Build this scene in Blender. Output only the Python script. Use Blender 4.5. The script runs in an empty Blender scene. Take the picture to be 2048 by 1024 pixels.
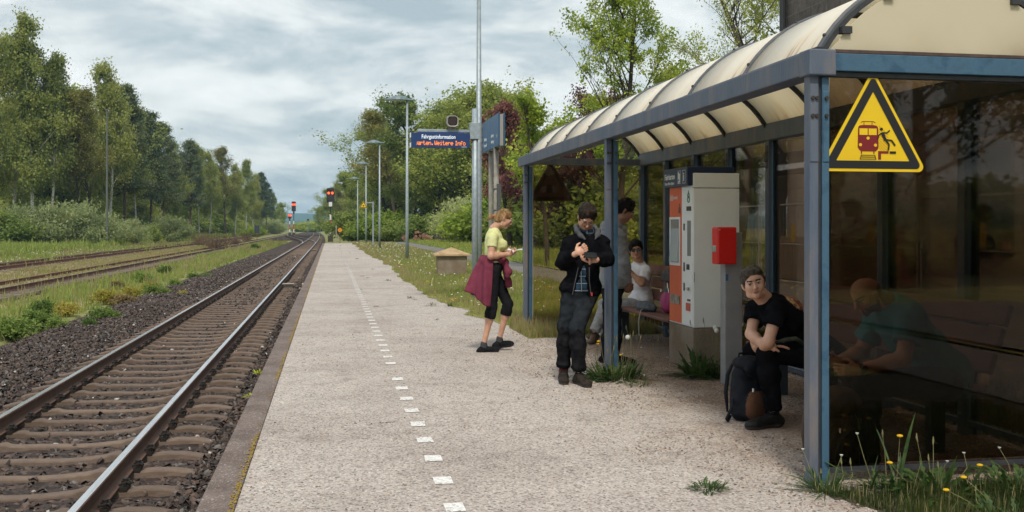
import bpy, bmesh, math, random
import numpy as np
from mathutils import Vector, Matrix, noise
sc = bpy.context.scene
R = math.radians
YAW = 10.36; FPX = 1991.0; HZ = 455.0; CH = 1.45
# ---- camera
cd = bpy.data.cameras.new('camera'); cam = bpy.data.objects.new('camera', cd); sc.collection.objects.link(cam)
cam.location = (0, 0, CH); cam.rotation_euler = (R(90), 0, R(-YAW))
cd.sensor_width = 36; cd.lens = 35.0; cd.shift_y = (HZ-512)/2048.0
cd.clip_start = 0.05; cd.clip_end = 20000
sc.camera = cam
# ---- sky: bright broken overcast
SUN_EL, SUN_AZ = 52, 188          # azimuth: clockwise from +Y, degrees (behind and left of the shelter)
w = bpy.data.worlds.new("World"); sc.world = w; w.use_nodes = True
nt = w.node_tree; N = nt.nodes; L = nt.links
for n in list(N): N.remove(n)
out = N.new('ShaderNodeOutputWorld'); bg = N.new('ShaderNodeBackground')
sky = N.new('ShaderNodeTexSky'); sky.sky_type = 'NISHITA'; sky.sun_disc = False
sky.sun_elevation = R(SUN_EL); sky.sun_rotation = R(SUN_AZ); sky.air_density = 1.3; sky.dust_density = 1.5
tc = N.new('ShaderNodeTexCoord'); sep = N.new('ShaderNodeSeparateXYZ')
L.new(tc.outputs['Generated'], sep.inputs[0])
def nmath(op, a, b=None, c=None, tree=None):
    n = (tree or nt).nodes.new('ShaderNodeMath'); n.operation = op
    for i, v in enumerate((a, b, c)):
        if v is None: continue
        if isinstance(v, (int, float)): n.inputs[i].default_value = v
        else: (tree or nt).links.new(v, n.inputs[i])
    return n.outputs[0]
zz = nmath('ADD', nmath('MAXIMUM', sep.outputs[2], 0.0), 0.30)
comb = N.new('ShaderNodeCombineXYZ')
L.new(nmath('DIVIDE', sep.outputs[0], zz), comb.inputs[0]); L.new(nmath('DIVIDE', sep.outputs[1], zz), comb.inputs[1])
mp = N.new('ShaderNodeMapping'); L.new(comb.outputs[0], mp.inputs[0]); mp.inputs['Scale'].default_value = (0.8, 0.95, 1); mp.inputs['Rotation'].default_value = (0, 0, R(-18)); mp.inputs['Location'].default_value = (3.1, 1.7, 0)
n1 = N.new('ShaderNodeTexNoise'); L.new(mp.outputs[0], n1.inputs[0]); n1.inputs['Scale'].default_value = 3.4; n1.inputs['Detail'].default_value = 11; n1.inputs['Roughness'].default_value = 0.60; n1.inputs['Distortion'].default_value = 0.25
n2 = N.new('ShaderNodeTexNoise'); L.new(mp.outputs[0], n2.inputs[0]); n2.inputs['Scale'].default_value = 1.1; n2.inputs['Detail'].default_value = 4
cl = nmath('ADD', nmath('MULTIPLY', n1.outputs[0], 0.7), nmath('MULTIPLY', n2.outputs[0], 0.45))
ramp = N.new('ShaderNodeValToRGB'); L.new(cl, ramp.inputs[0])
e = ramp.color_ramp.elements
e[0].position = 0.46; e[0].color = (2.95, 3.5, 3.75, 1)
e[1].position = 0.70; e[1].color = (6.6, 6.7, 6.65, 1)
m_ = e.new(0.53); m_.color = (4.0, 4.45, 4.6, 1)
m2_ = e.new(0.60); m2_.color = (5.5, 5.75, 5.7, 1)
mx = N.new('ShaderNodeMixRGB'); mx.inputs[0].default_value = 0.93
L.new(sky.outputs[0], mx.inputs[1]); L.new(ramp.outputs[0], mx.inputs[2])
L.new(mx.outputs[0], bg.inputs[0]); bg.inputs[1].default_value = 0.110
L.new(bg.outputs[0], out.inputs[0])
# ---- sun: veiled by cloud
sd = bpy.data.lights.new('sun', 'SUN'); sd.energy = 2.0; sd.angle = R(10); sd.color = (1, .92, .78)
sun = bpy.data.objects.new('sun', sd); sc.collection.objects.link(sun)
az = R(SUN_AZ); el = R(SUN_EL)
sun.rotation_euler = Vector((math.sin(az)*math.cos(el), math.cos(az)*math.cos(el), math.sin(el))).to_track_quat('Z', 'Y').to_euler()
sc.view_settings.view_transform = 'Standard'; sc.view_settings.look = 'None'
sc.view_settings.exposure = 0.55; sc.view_settings.gamma = 1.0
sc.cycles.use_denoising = True
sc.cycles.max_bounces = 8; sc.cycles.transparent_max_bounces = 16; sc.cycles.volume_bounces = 0
sc.cycles.diffuse_bounces = 5; sc.cycles.glossy_bounces = 3; sc.cycles.transmission_bounces = 6
sc.cycles.caustics_reflective = False; sc.cycles.caustics_refractive = False
sc.cycles.use_adaptive_sampling = True; sc.cycles.adaptive_threshold = 0.015

# ---- camera geometry helpers (photo pixel -> real place)
_c, _s = math.cos(R(YAW)), math.sin(R(YAW))
def atd(px, py, d):                       # depth along the view axis
    xc = (px-1024)/FPX*d; zc = CH-(py-HZ)/FPX*d
    return Vector((xc*_c+d*_s, -xc*_s+d*_c, zc))
def atz(px, py, z=0.0):                   # on a level plane
    return atd(px, py, FPX*(CH-z)/(py-HZ))
def atx(px, py, X):                       # on the plane X = const
    a = math.atan((px-1024)/FPX)+R(YAW); Y = X/math.tan(a)
    return atd(px, py, X*_s+Y*_c)
def aty(px, py, Y):
    a = math.atan((px-1024)/FPX)+R(YAW); X = Y*math.tan(a)
    return atd(px, py, X*_s+Y*_c)
# ======================= helpers
rng = np.random.default_rng(7); random.seed(7)
MATS = {}
def mat(name, c1, c2=None, scale=6.0, rough=0.7, bump=0.0, bscale=None, metal=0.0, detail=5, spec=0.5, coords='Object', stretch=None,
        emit=None, estr=0.0, transl=0.0, c3=None, lo=0.38, hi=0.62, rand=0.0, alpha=1.0, sheen=0.0):
    if name in MATS: return MATS[name]
    m = bpy.data.materials.new(name); m.use_nodes = True; t = m.node_tree; n = t.nodes; l = t.links
    b = n['Principled BSDF']; b.inputs['Roughness'].default_value = rough; b.inputs['Metallic'].default_value = metal
    b.inputs['Specular IOR Level'].default_value = spec
    if sheen: b.inputs['Sheen Weight'].default_value = sheen
    b.inputs['Base Color'].default_value = (*c1, 1)
    vec = None
    if c2 is not None or bump:
        tcn = n.new('ShaderNodeTexCoord'); vec = tcn.outputs[coords]
        if coords == 'Object' and False: pass
        if stretch:
            mpn = n.new('ShaderNodeMapping'); mpn.inputs['Scale'].default_value = stretch; l.new(vec, mpn.inputs[0]); vec = mpn.outputs[0]
    if c2 is not None:
        no = n.new('ShaderNodeTexNoise'); no.inputs['Scale'].default_value = scale; no.inputs['Detail'].default_value = detail; no.inputs['Roughness'].default_value = .62
        l.new(vec, no.inputs[0])
        fac = no.outputs[0]
        if rand:
            oi = n.new('ShaderNodeObjectInfo')
            fac = nmath('ADD', fac, nmath('MULTIPLY', nmath('SUBTRACT', oi.outputs['Random'], .5, tree=t), rand, tree=t), tree=t)
        rp = n.new('ShaderNodeValToRGB'); l.new(fac, rp.inputs[0])
        rp.color_ramp.elements[0].position = lo; rp.color_ramp.elements[0].color = (*c1, 1)
        rp.color_ramp.elements[1].position = hi; rp.color_ramp.elements[1].color = (*c2, 1)
        if c3 is not None:
            x = rp.color_ramp.elements.new((lo+hi)/2); x.color = (*c3, 1)
        l.new(rp.outputs[0], b.inputs['Base Color'])
    if bump:
        nb = n.new('ShaderNodeTexNoise'); nb.inputs['Scale'].default_value = bscale or scale*4; nb.inputs['Detail'].default_value = 4
        l.new(vec, nb.inputs[0]); bp = n.new('ShaderNodeBump'); bp.inputs['Strength'].default_value = bump; bp.inputs['Distance'].default_value = .02
        l.new(nb.outputs[0], bp.inputs['Height']); l.new(bp.outputs[0], b.inputs['Normal'])
    if emit is not None:
        b.inputs['Emission Color'].default_value = (*emit, 1); b.inputs['Emission Strength'].default_value = estr
    if transl:
        tr = n.new('ShaderNodeBsdfTranslucent'); ms = n.new('ShaderNodeMixShader'); ms.inputs[0].default_value = transl
        src = b.inputs['Base Color'].links[0].from_socket if b.inputs['Base Color'].links else None
        if src: l.new(src, tr.inputs[0])
        else: tr.inputs[0].default_value = (*c1, 1)
        l.new(b.outputs[0], ms.inputs[1]); l.new(tr.outputs[0], ms.inputs[2])
        l.new(ms.outputs[0], n['Material Output'].inputs[0])
    MATS[name] = m; return m
def glass(name, tint, rmul=1.0):
    if name in MATS: return MATS[name]
    m = bpy.data.materials.new(name); m.use_nodes = True; t = m.node_tree; n = t.nodes; l = t.links
    n.remove(n['Principled BSDF'])
    tr = n.new('ShaderNodeBsdfTransparent'); gl = n.new('ShaderNodeBsdfGlossy'); gl.inputs['Roughness'].default_value = 0.02
    no = n.new('ShaderNodeTexNoise'); no.inputs['Scale'].default_value = 2.2; no.inputs['Detail'].default_value = 6
    tcn = n.new('ShaderNodeTexCoord'); l.new(tcn.outputs['Object'], no.inputs[0])
    rp = n.new('ShaderNodeValToRGB'); l.new(no.outputs[0], rp.inputs[0])
    rp.color_ramp.elements[0].position = .3; rp.color_ramp.elements[0].color = (*[x*.88 for x in tint], 1)
    rp.color_ramp.elements[1].position = .7; rp.color_ramp.elements[1].color = (*tint, 1)
    l.new(rp.outputs[0], tr.inputs[0])
    fr = n.new('ShaderNodeFresnel'); fr.inputs[0].default_value = 1.5
    ms = n.new('ShaderNodeMixShader'); l.new(nmath('MULTIPLY', fr.outputs[0], rmul, tree=t), ms.inputs[0]); l.new(tr.outputs[0], ms.inputs[1]); l.new(gl.outputs[0], ms.inputs[2])
    l.new(ms.outputs[0], n['Material Output'].inputs[0]); MATS[name] = m; return m
def link(o, parent=None, label=None, cat=None, group=None, kind=None):
    sc.collection.objects.link(o)
    if parent is not None: o.parent = parent
    if label: o['label'] = label
    if cat: o['category'] = cat
    if group: o['group'] = group
    if kind: o['kind'] = kind
    return o
def thing(name, label, cat, loc=(0, 0, 0), rz=0.0, group=None):
    o = bpy.data.objects.new(name, None); o.location = loc; o.rotation_euler = (0, 0, rz); o.empty_display_size = .1
    return link(o, None, label, cat, group)
def fastmesh(name, V, F, mats, mi=None, smooth=False):
    """V (n,3); F list of int arrays (m,3)/(m,4) or a single array"""
    me = bpy.data.meshes.new(name)
    if isinstance(F, np.ndarray): F = [F]
    F = [np.asarray(f, dtype=np.int32) for f in F if len(f)]
    V = np.asarray(V, dtype=np.float32)
    me.vertices.add(len(V)); me.vertices.foreach_set('co', V.ravel())
    idx = np.concatenate([f.ravel() for f in F]); tot = np.concatenate([np.full(len(f), f.shape[1], np.int32) for f in F])
    st = np.concatenate([[0], np.cumsum(tot)[:-1]]).astype(np.int32)
    me.loops.add(len(idx)); me.loops.foreach_set('vertex_index', idx)
    me.polygons.add(len(tot)); me.polygons.foreach_set('loop_start', st); me.polygons.foreach_set('loop_total', tot)
    if mi is not None: me.polygons.foreach_set('material_index', np.asarray(mi, np.int32))
    me.polygons.foreach_set('use_smooth', np.full(len(tot), smooth, bool))
    me.update(calc_edges=True); me.validate()
    for m in (mats if isinstance(mats, (list, tuple)) else [mats]): me.materials.append(m)
    return me
class MB:
    def __init__(s): s.v = []; s.f = []; s.m = []; s.cur = 0
    def add(s, vs, fs):
        o = len(s.v); s.v += [tuple(v) for v in vs]; s.f += [tuple(i+o for i in f) for f in fs]; s.m += [s.cur]*len(fs); return s
    def mi(s, i): s.cur = i; return s
    def box(s, x0, x1, y0, y1, z0, z1):
        v = [(x, y, z) for z in (z0, z1) for y in (y0, y1) for x in (x0, x1)]
        return s.add(v, [(0, 2, 3, 1), (4, 5, 7, 6), (0, 1, 5, 4), (2, 6, 7, 3), (0, 4, 6, 2), (1, 3, 7, 5)])
    def beam(s, p, q, w, h, up=(0, 0, 1)):      # box between two points
        p = Vector(p); q = Vector(q); d = (q-p).normalized(); u = Vector(up); r = d.cross(u)
        if r.length < 1e-4: u = Vector((1, 0, 0)); r = d.cross(u)
        r.normalize(); u = r.cross(d)
        v = []
        for e_ in (p, q):
            for a, b_ in ((-1, -1), (1, -1), (1, 1), (-1, 1)): v.append(e_+r*a*w/2+u*b_*h/2)
        return s.add(v, [(0, 3, 2, 1), (4, 5, 6, 7), (0, 1, 5, 4), (1, 2, 6, 5), (2, 3, 7, 6), (3, 0, 4, 7)])
    def tube(s, pts, rad, n=8, caps=True):
        pts = [Vector(p) for p in pts]; rad = rad if isinstance(rad, (list, tuple)) else [rad]*len(pts)
        vs = []; fs = []; pr = None
        for i, p in enumerate(pts):
            d = (pts[min(i+1, len(pts)-1)]-pts[max(i-1, 0)])
            d = d.normalized() if d.length > 1e-9 else Vector((0, 0, 1))
            a = pr if pr is not None else (Vector((0, 0, 1)) if abs(d.z) < .9 else Vector((1, 0, 0)))
            r = a-d*a.dot(d); r.normalize(); pr = r; u = d.cross(r)
            for k in range(n):
                t = 2*math.pi*k/n; vs.append(p+(r*math.cos(t)+u*math.sin(t))*rad[i])
        for i in range(len(pts)-1):
            for k in range(n):
                k2 = (k+1) % n; fs.append((i*n+k, i*n+k2, (i+1)*n+k2, (i+1)*n+k))
        if caps: fs.append(tuple(range(n-1, -1, -1))); fs.append(tuple(range((len(pts)-1)*n, len(pts)*n)))
        return s.add(vs, fs)
    def cyl(s, p, q, r0, r1=None, n=12): return s.tube([p, q], [r0, r0 if r1 is None else r1], n)
    def ball(s, c, r, n=8, m=6):
        r = r if isinstance(r, (tuple, list)) else (r, r, r); vs = []; fs = []
        for i in range(m+1):
            t = math.pi*i/m
            for k in range(n):
                a = 2*math.pi*k/n; vs.append((c[0]+r[0]*math.sin(t)*math.cos(a), c[1]+r[1]*math.sin(t)*math.sin(a), c[2]+r[2]*math.cos(t)))
        for i in range(m):
            for k in range(n):
                k2 = (k+1) % n; fs.append((i*n+k, (i+1)*n+k, (i+1)*n+k2, i*n+k2))
        return s.add(vs, fs)
    def prism(s, poly, f0, f1):                # poly 2D; f0,f1 map (u,v)->3D for two ends
        n = len(poly); vs = [f0(*p) for p in poly]+[f1(*p) for p in poly]
        return s.add(vs, [tuple(range(n-1, -1, -1)), tuple(range(n, 2*n))]+[(i, (i+1) % n, n+(i+1) % n, n+i) for i in range(n)])
    def build(s, name, mats, parent=None, bevel=0.0, smooth=False, **kw):
        me = bpy.data.meshes.new(name); me.from_pydata([tuple(v) for v in s.v], [], s.f)
        for m in (mats if isinstance(mats, (list, tuple)) else [mats]): me.materials.append(m)
        for p, i in zip(me.polygons, s.m): p.material_index = i; p.use_smooth = smooth
        bm = bmesh.new(); bm.from_mesh(me); bmesh.ops.recalc_face_normals(bm, faces=bm.faces); bm.to_mesh(me); bm.free()
        o = bpy.data.objects.new(name, me)
        if bevel:
            b = o.modifiers.new('bevel', 'BEVEL'); b.width = bevel; b.segments = 2; b.limit_method = 'ANGLE'; b.angle_limit = R(40)
        return link(o, parent, **kw)
def text(name, s, size, m, parent, loc, rot, ext=0.001, align='LEFT', sx=1.0, **kw):
    c = bpy.data.curves.new(name, 'FONT'); c.body = s; c.size = size; c.extrude = ext; c.align_x = align; c.materials.append(m); c.resolution_u = 3
    if 'offset' in kw: c.offset = kw.pop('offset')
    tmp = bpy.data.objects.new(name, c); sc.collection.objects.link(tmp)
    me = bpy.data.meshes.new_from_object(tmp.evaluated_get(bpy.context.evaluated_depsgraph_get())); bpy.data.objects.remove(tmp); me.name = name
    if not me.materials: me.materials.append(m)
    o = bpy.data.objects.new(name, me); o.location = loc; o.rotation_euler = rot; o.scale = (sx, 1, 1)
    return link(o, parent, **kw)
def copy_tree(o, loc=None, rz=None, label=None, scale=None):
    c = o.copy(); sc.collection.objects.link(c)
    if loc is not None: c.location = loc
    if rz is not None: c.rotation_euler = (0, 0, rz)
    if label: c['label'] = label
    if scale: c.scale = (scale, scale, scale) if not isinstance(scale, tuple) else scale
    for ch in list(o.children):
        d = ch.copy(); sc.collection.objects.link(d); d.parent = c
        for g in list(ch.children):
            e_ = g.copy(); sc.collection.objects.link(e_); e_.parent = d
    return c
# numpy value noise
def vnoise(x, y, z, seed=0):
    xi = np.floor(x).astype(np.int64); yi = np.floor(y).astype(np.int64); zi = np.floor(z).astype(np.int64)
    xf = x-xi; yf = y-yi; zf = z-zi
    xf = xf*xf*(3-2*xf); yf = yf*yf*(3-2*yf); zf = zf*zf*(3-2*zf)
    def h(a, b, c):
        n = (a*374761393+b*668265263+c*2147483647+seed*144665) & 0xffffffff
        n = ((n ^ (n >> 13))*1274126177) & 0xffffffff
        return ((n ^ (n >> 16)) & 0xffff)/65535.0
    r = 0
    for dx in (0, 1):
        for dy in (0, 1):
            for dz in (0, 1):
                r = r+h(xi+dx, yi+dy, zi+dz)*(xf if dx else 1-xf)*(yf if dy else 1-yf)*(zf if dz else 1-zf)
    return r
# ======================= signed-distance body builder (surface nets)
def V3(a): return np.array(a, dtype=float)
def unit(a): a = V3(a); return a/np.linalg.norm(a)
class SDF:
    def __init__(s): s.p = []
    def cone(s, a, b, ra, rb, k=.02, op='+'): s.p.append(('c', V3(a), V3(b), ra, rb, k, op)); return s
    def ell(s, c, r, M=None, k=.02, op='+'): s.p.append(('e', V3(c), V3(r), np.eye(3) if M is None else M, 0, k, op)); return s
    def flat(s, a, b, ra, rb, k=.02): s.p.append(('c', V3(a), V3(b), ra, rb, k, '+f')); return s
    def chain(s, pts, rads, k=.02):
        for i in range(len(pts)-1): s.cone(pts[i], pts[i+1], rads[i], rads[i+1], k)
        return s
    def cut(s, p, n, k=.004): s.p.append(('h', V3(p), unit(n), 0, 0, k, '-')); return s     # remove the side n points to
    def bounds(s):
        lo = np.full(3, 1e9); hi = -lo
        for t, a, b, c, d, k, op in s.p:
            if op == '-' or t == 'h': continue
            if t == 'c': m0 = np.minimum(a-c, b-d); m1 = np.maximum(a+c, b+d)
            else: r = b.max(); m0 = a-r; m1 = a+r
            lo = np.minimum(lo, m0); hi = np.maximum(hi, m1)
        return lo-.03, hi+.03
    def mesh(s, h=.006, fine=None, wrinkle=None, fn=None):
        """fine: list of (axis, lo, hi, h) zones. wrinkle(X,Y,Z)->offset"""
        lo, hi = s.bounds(); ax = []
        for i in range(3):
            g = [lo[i]]
            while g[-1] < hi[i]:
                st = h
                for (a, l0, h0, hh) in (fine or []):
                    if a == i and l0 <= g[-1] < h0: st = min(st, hh)
                g.append(g[-1]+st)
            ax.append(np.array(g))
        D = np.full([len(a) for a in ax], .12, np.float32)
        for t, a, b, c, d, k, op in s.p:
            if t == 'h':
                sl = [slice(None)]*3
            else:
                if t == 'c': m0 = np.minimum(a-c, b-d); m1 = np.maximum(a+c, b+d)
                else: r = b.max(); m0 = a-r; m1 = a+r
                pad = .05+k
                sl = [slice(max(0, np.searchsorted(ax[i], m0[i]-pad)), np.searchsorted(ax[i], m1[i]+pad)+1) for i in range(3)]
            X = ax[0][sl[0]][:, None, None]; Y = ax[1][sl[1]][None, :, None]; Z = ax[2][sl[2]][None, None, :]
            if t == 'c':
                ba = b-a; l2 = ba@ba
                q = ((X-a[0])*ba[0]+(Y-a[1])*ba[1]+(Z-a[2])*ba[2])/max(l2, 1e-9); q = np.clip(q, 0, 1)
                dd = np.sqrt((X-a[0]-ba[0]*q)**2+(Y-a[1]-ba[1]*q)**2+(Z-a[2]-ba[2]*q)**2)-(c+(d-c)*q)
                if 'f' in op:
                    n_ = ba/max(math.sqrt(l2), 1e-9); dd = np.maximum(dd, (X-b[0])*n_[0]+(Y-b[1])*n_[1]+(Z-b[2])*n_[2])
            elif t == 'e':
                P = [c[0, i]*(X-a[0])+c[1, i]*(Y-a[1])+c[2, i]*(Z-a[2]) for i in range(3)]
                k0 = np.sqrt(sum((P[i]/b[i])**2 for i in range(3))); k1 = np.sqrt(sum((P[i]/b[i]**2)**2 for i in range(3)))
                dd = k0*(k0-1)/np.maximum(k1, 1e-6); dd = np.minimum(dd, .12)
            else:
                dd = -((X-a[0])*b[0]+(Y-a[1])*b[1]+(Z-a[2])*b[2])
            sl = tuple(sl); cur = D[sl]
            if op[0] == '+':
                hh = np.maximum(k-np.abs(cur-dd), 0)/k; D[sl] = np.minimum(cur, dd)-hh*hh*k*.25
            else:
                nd = -dd; hh = np.maximum(k-np.abs(cur-nd), 0)/k; D[sl] = np.maximum(cur, nd)+hh*hh*k*.25
        if wrinkle is not None:
            near = np.abs(D) < .04; ii = np.nonzero(near)
            D[ii] += wrinkle(ax[0][ii[0]], ax[1][ii[1]], ax[2][ii[2]])
        return surfnet(D, ax)
def surfnet(D, ax):
    ins = D < 0
    c = np.zeros(tuple(x-1 for x in D.shape), np.int8)
    for i in (0, 1):
        for j in (0, 1):
            for k in (0, 1):
                c += ins[i:i+c.shape[0], j:j+c.shape[1], k:k+c.shape[2]]
    act = (c > 0) & (c < 8); I = np.stack(np.nonzero(act), 1)
    vid = np.full(c.shape, -1, np.int64); vid[act] = np.arange(len(I))
    acc = np.zeros((len(I), 3)); cnt = np.zeros(len(I))
    cr = [(i, j, k) for i in (0, 1) for j in (0, 1) for k in (0, 1)]
    for a in cr:
        for b in cr:
            if sum(b)-sum(a) != 1 or sum(abs(x-y) for x, y in zip(a, b)) != 1: continue
            A = I+a; B = I+b; da = D[A[:, 0], A[:, 1], A[:, 2]]; db = D[B[:, 0], B[:, 1], B[:, 2]]
            m = (da < 0) != (db < 0); t = np.where(m, da/np.where(m, da-db, 1), 0)
            pa = np.stack([ax[i][A[:, i]] for i in range(3)], 1); pb = np.stack([ax[i][B[:, i]] for i in range(3)], 1)
            acc += np.where(m[:, None], pa+(pb-pa)*t[:, None], 0); cnt += m
    V = acc/np.maximum(cnt, 1)[:, None]
    Fs = []
    for d in range(3):
        sl0 = [slice(None)]*3; sl1 = [slice(None)]*3; sl0[d] = slice(0, -1); sl1[d] = slice(1, None)
        a = ins[tuple(sl0)]; b = ins[tuple(sl1)]; u, v = [(1, 2), (2, 0), (0, 1)][d]
        E = np.stack(np.nonzero(a != b), 1); E = E[(E[:, u] > 0) & (E[:, v] > 0)]
        E = E[(E[:, u] < vid.shape[u]) & (E[:, v] < vid.shape[v]) & (E[:, d] < vid.shape[d])]
        def g(du, dv):
            P = E.copy(); P[:, u] -= du; P[:, v] -= dv; return vid[P[:, 0], P[:, 1], P[:, 2]]
        Q = np.stack([g(1, 1), g(0, 1), g(0, 0), g(1, 0)], 1)
        fl = ~a[E[:, 0], E[:, 1], E[:, 2]]; Q[fl] = Q[fl][:, ::-1]
        Fs.append(Q[(Q >= 0).all(1)])
    return V, np.concatenate(Fs)
def sdf_obj(name, sdf, mats, parent, origin, h=.006, fine=None, wrinkle=None, mfn=None, **kw):
    V, F = sdf.mesh(h, fine, wrinkle)
    mi = None
    if mfn is not None:
        C = V[F].mean(1); mi = mfn(C)
    me = fastmesh(name, V-V3(origin), F, mats, mi, smooth=True)
    return link(bpy.data.objects.new(name, me), parent, **kw)
# ======================= ground, platform, tracks
GZ = -0.62      # general ground level beside the tracks
def node_mat(name):
    m = bpy.data.materials.new(name); m.use_nodes = True; MATS[name] = m; return m, m.node_tree, m.node_tree.nodes, m.node_tree.links, m.node_tree.nodes['Principled BSDF']
def speckle(name, cols, scale=55, base_noise=None, bump=.5, rough=.9, patch=None):
    """stone-chip surface: each voronoi cell takes a colour of its own"""
    m, t, n, l, b = node_mat(name); b.inputs['Roughness'].default_value = rough; b.inputs['Specular IOR Level'].default_value = .25
    tcn = n.new('ShaderNodeTexCoord'); vo = n.new('ShaderNodeTexVoronoi'); vo.inputs['Scale'].default_value = scale; l.new(tcn.outputs['Object'], vo.inputs[0])
    sp = n.new('ShaderNodeSeparateColor'); l.new(vo.outputs['Color'], sp.inputs[0])
    rp = n.new('ShaderNodeValToRGB'); l.new(sp.outputs[0], rp.inputs[0]); rp.color_ramp.interpolation = 'CONSTANT'
    els = rp.color_ramp.elements
    els[0].position = 0; els[0].color = (*cols[0][1], 1); els[1].position = cols[1][0]; els[1].color = (*cols[1][1], 1)
    for p_, c_ in cols[2:]: x = els.new(p_); x.color = (*c_, 1)
    src = rp.outputs[0]
    if patch:
        for (sc_, lo_, hi_, col_, amt) in patch:
            no = n.new('ShaderNodeTexNoise'); no.inputs['Scale'].default_value = sc_; no.inputs['Detail'].default_value = 6; l.new(tcn.outputs['Object'], no.inputs[0])
            mr = n.new('ShaderNodeMapRange'); l.new(no.outputs[0], mr.inputs[0]); mr.inputs[1].default_value = lo_; mr.inputs[2].default_value = hi_; mr.inputs[4].default_value = amt
            mxn = n.new('ShaderNodeMixRGB'); mxn.blend_type = 'MULTIPLY'; l.new(mr.outputs[0], mxn.inputs[0]); l.new(src, mxn.inputs[1]); mxn.inputs[2].default_value = (*col_, 1); src = mxn.outputs[0]
    l.new(src, b.inputs['Base Color'])
    bp = n.new('ShaderNodeBump'); bp.inputs['Strength'].default_value = bump; bp.inputs['Distance'].default_value = .008
    l.new(nmath('ADD', sp.outputs[1], nmath('MULTIPLY', vo.outputs['Distance'], -1.5, tree=t), tree=t), bp.inputs['Height']); l.new(bp.outputs[0], b.inputs['Normal'])
    return m
PLAT = speckle('chip_surface', [(0, (.57, .52, .485)), (.14, (.47, .42, .39)), (.34, (.40, .35, .32)), (.50, (.53, .455, .42)), (.64, (.29, .255, .24)), (.76, (.49, .44, .41)), (.88, (.17, .15, .14)), (.92, (.64, .60, .55))], 82,
               patch=[(.9, .45, .70, (.74, .72, .71), .7), (4.5, .52, .72, (.66, .63, .61), .6), (.25, .42, .62, (.88, .86, .85), .8), (22, .61, .72, (.50, .47, .45), .6)])
GRAV = speckle('loose_gravel', [(0, (.46, .36, .28)), (.2, (.36, .27, .20)), (.45, (.28, .20, .15)), (.62, (.40, .30, .23)), (.8, (.20, .15, .12)), (.92, (.52, .44, .37))], 42, bump=.9,
               patch=[(2.2, .42, .62, (.48, .38, .30), .7)])
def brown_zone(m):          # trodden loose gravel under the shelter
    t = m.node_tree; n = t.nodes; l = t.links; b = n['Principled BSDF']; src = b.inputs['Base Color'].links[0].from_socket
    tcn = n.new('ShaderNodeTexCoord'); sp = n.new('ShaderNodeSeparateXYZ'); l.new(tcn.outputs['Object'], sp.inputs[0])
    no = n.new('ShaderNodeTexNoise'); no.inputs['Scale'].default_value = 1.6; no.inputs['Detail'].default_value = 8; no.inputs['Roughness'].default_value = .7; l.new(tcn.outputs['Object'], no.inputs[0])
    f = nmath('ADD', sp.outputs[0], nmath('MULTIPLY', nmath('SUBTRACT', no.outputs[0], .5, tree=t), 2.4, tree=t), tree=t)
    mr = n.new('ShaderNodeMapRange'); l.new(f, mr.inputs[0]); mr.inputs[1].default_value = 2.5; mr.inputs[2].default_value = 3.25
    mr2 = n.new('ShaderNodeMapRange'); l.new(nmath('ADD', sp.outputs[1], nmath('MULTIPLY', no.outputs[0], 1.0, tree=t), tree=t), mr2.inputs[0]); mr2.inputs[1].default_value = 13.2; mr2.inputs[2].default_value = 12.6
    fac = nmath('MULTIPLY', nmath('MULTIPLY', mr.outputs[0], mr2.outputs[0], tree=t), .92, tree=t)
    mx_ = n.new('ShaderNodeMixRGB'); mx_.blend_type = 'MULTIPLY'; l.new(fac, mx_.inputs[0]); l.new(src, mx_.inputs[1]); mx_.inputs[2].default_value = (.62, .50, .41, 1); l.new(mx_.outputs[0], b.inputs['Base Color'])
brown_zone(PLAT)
KERB = speckle('kerb_concrete', [(0, (.20, .16, .145)), (.25, (.165, .13, .12)), (.6, (.235, .19, .175)), (.85, (.13, .105, .10)), (.97, (.42, .40, .38))], 130, bump=.3,
               patch=[(3, .4, .65, (.62, .58, .56), .8)])
BALLM = speckle('ballast_bed', [(0, (.060, .044, .040)), (.3, (.038, .030, .028)), (.55, (.085, .060, .052)), (.8, (.03, .025, .024)), (.9, (.12, .09, .078))], 18, bump=1.6,
                patch=[(1.5, .4, .65, (.7, .62, .58), .7)])
ASPH = speckle('asphalt_old', [(0, (.19, .185, .18)), (.3, (.15, .145, .14)), (.6, (.23, .22, .21)), (.9, (.11, .105, .10))], 50, bump=.4, patch=[(1, .45, .7, (.7, .7, .66), .7)])
SOIL = mat('meadow_soil', (.15, .17, .050), (.29, .25, .11), .9, rough=1, bump=.8, bscale=16, c3=(.20, .215, .065), detail=10)
SOIL2 = mat('verge_soil', (.19, .21, .055), (.34, .31, .12), 1.3, rough=1, bump=.8, bscale=18, c3=(.26, .26, .075), detail=10)
DIRT = mat('tan_dirt', (.24, .18, .11), (.31, .24, .155), 3, rough=1, bump=.7, bscale=24, c3=(.22, .19, .09), detail=10)
def hnoise(x, y, s, sd=0): return vnoise(np.asarray(x)*s, np.asarray(y)*s, np.zeros_like(np.asarray(x)*1.0), sd)
def sheet(name, xs, ys, zf, m, **kw):
    X, Y = np.meshgrid(xs, ys, indexing='ij'); Z = zf(X, Y); nx, ny = X.shape
    V = np.stack([X.ravel(), Y.ravel(), Z.ravel()], 1); i = np.arange(nx*ny).reshape(nx, ny)
    F = np.stack([i[:-1, :-1], i[1:, :-1], i[1:, 1:], i[:-1, 1:]], -1).reshape(-1, 4)
    return link(bpy.data.objects.new(name, fastmesh(name, V, F, m, smooth=True)), **kw)
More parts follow.
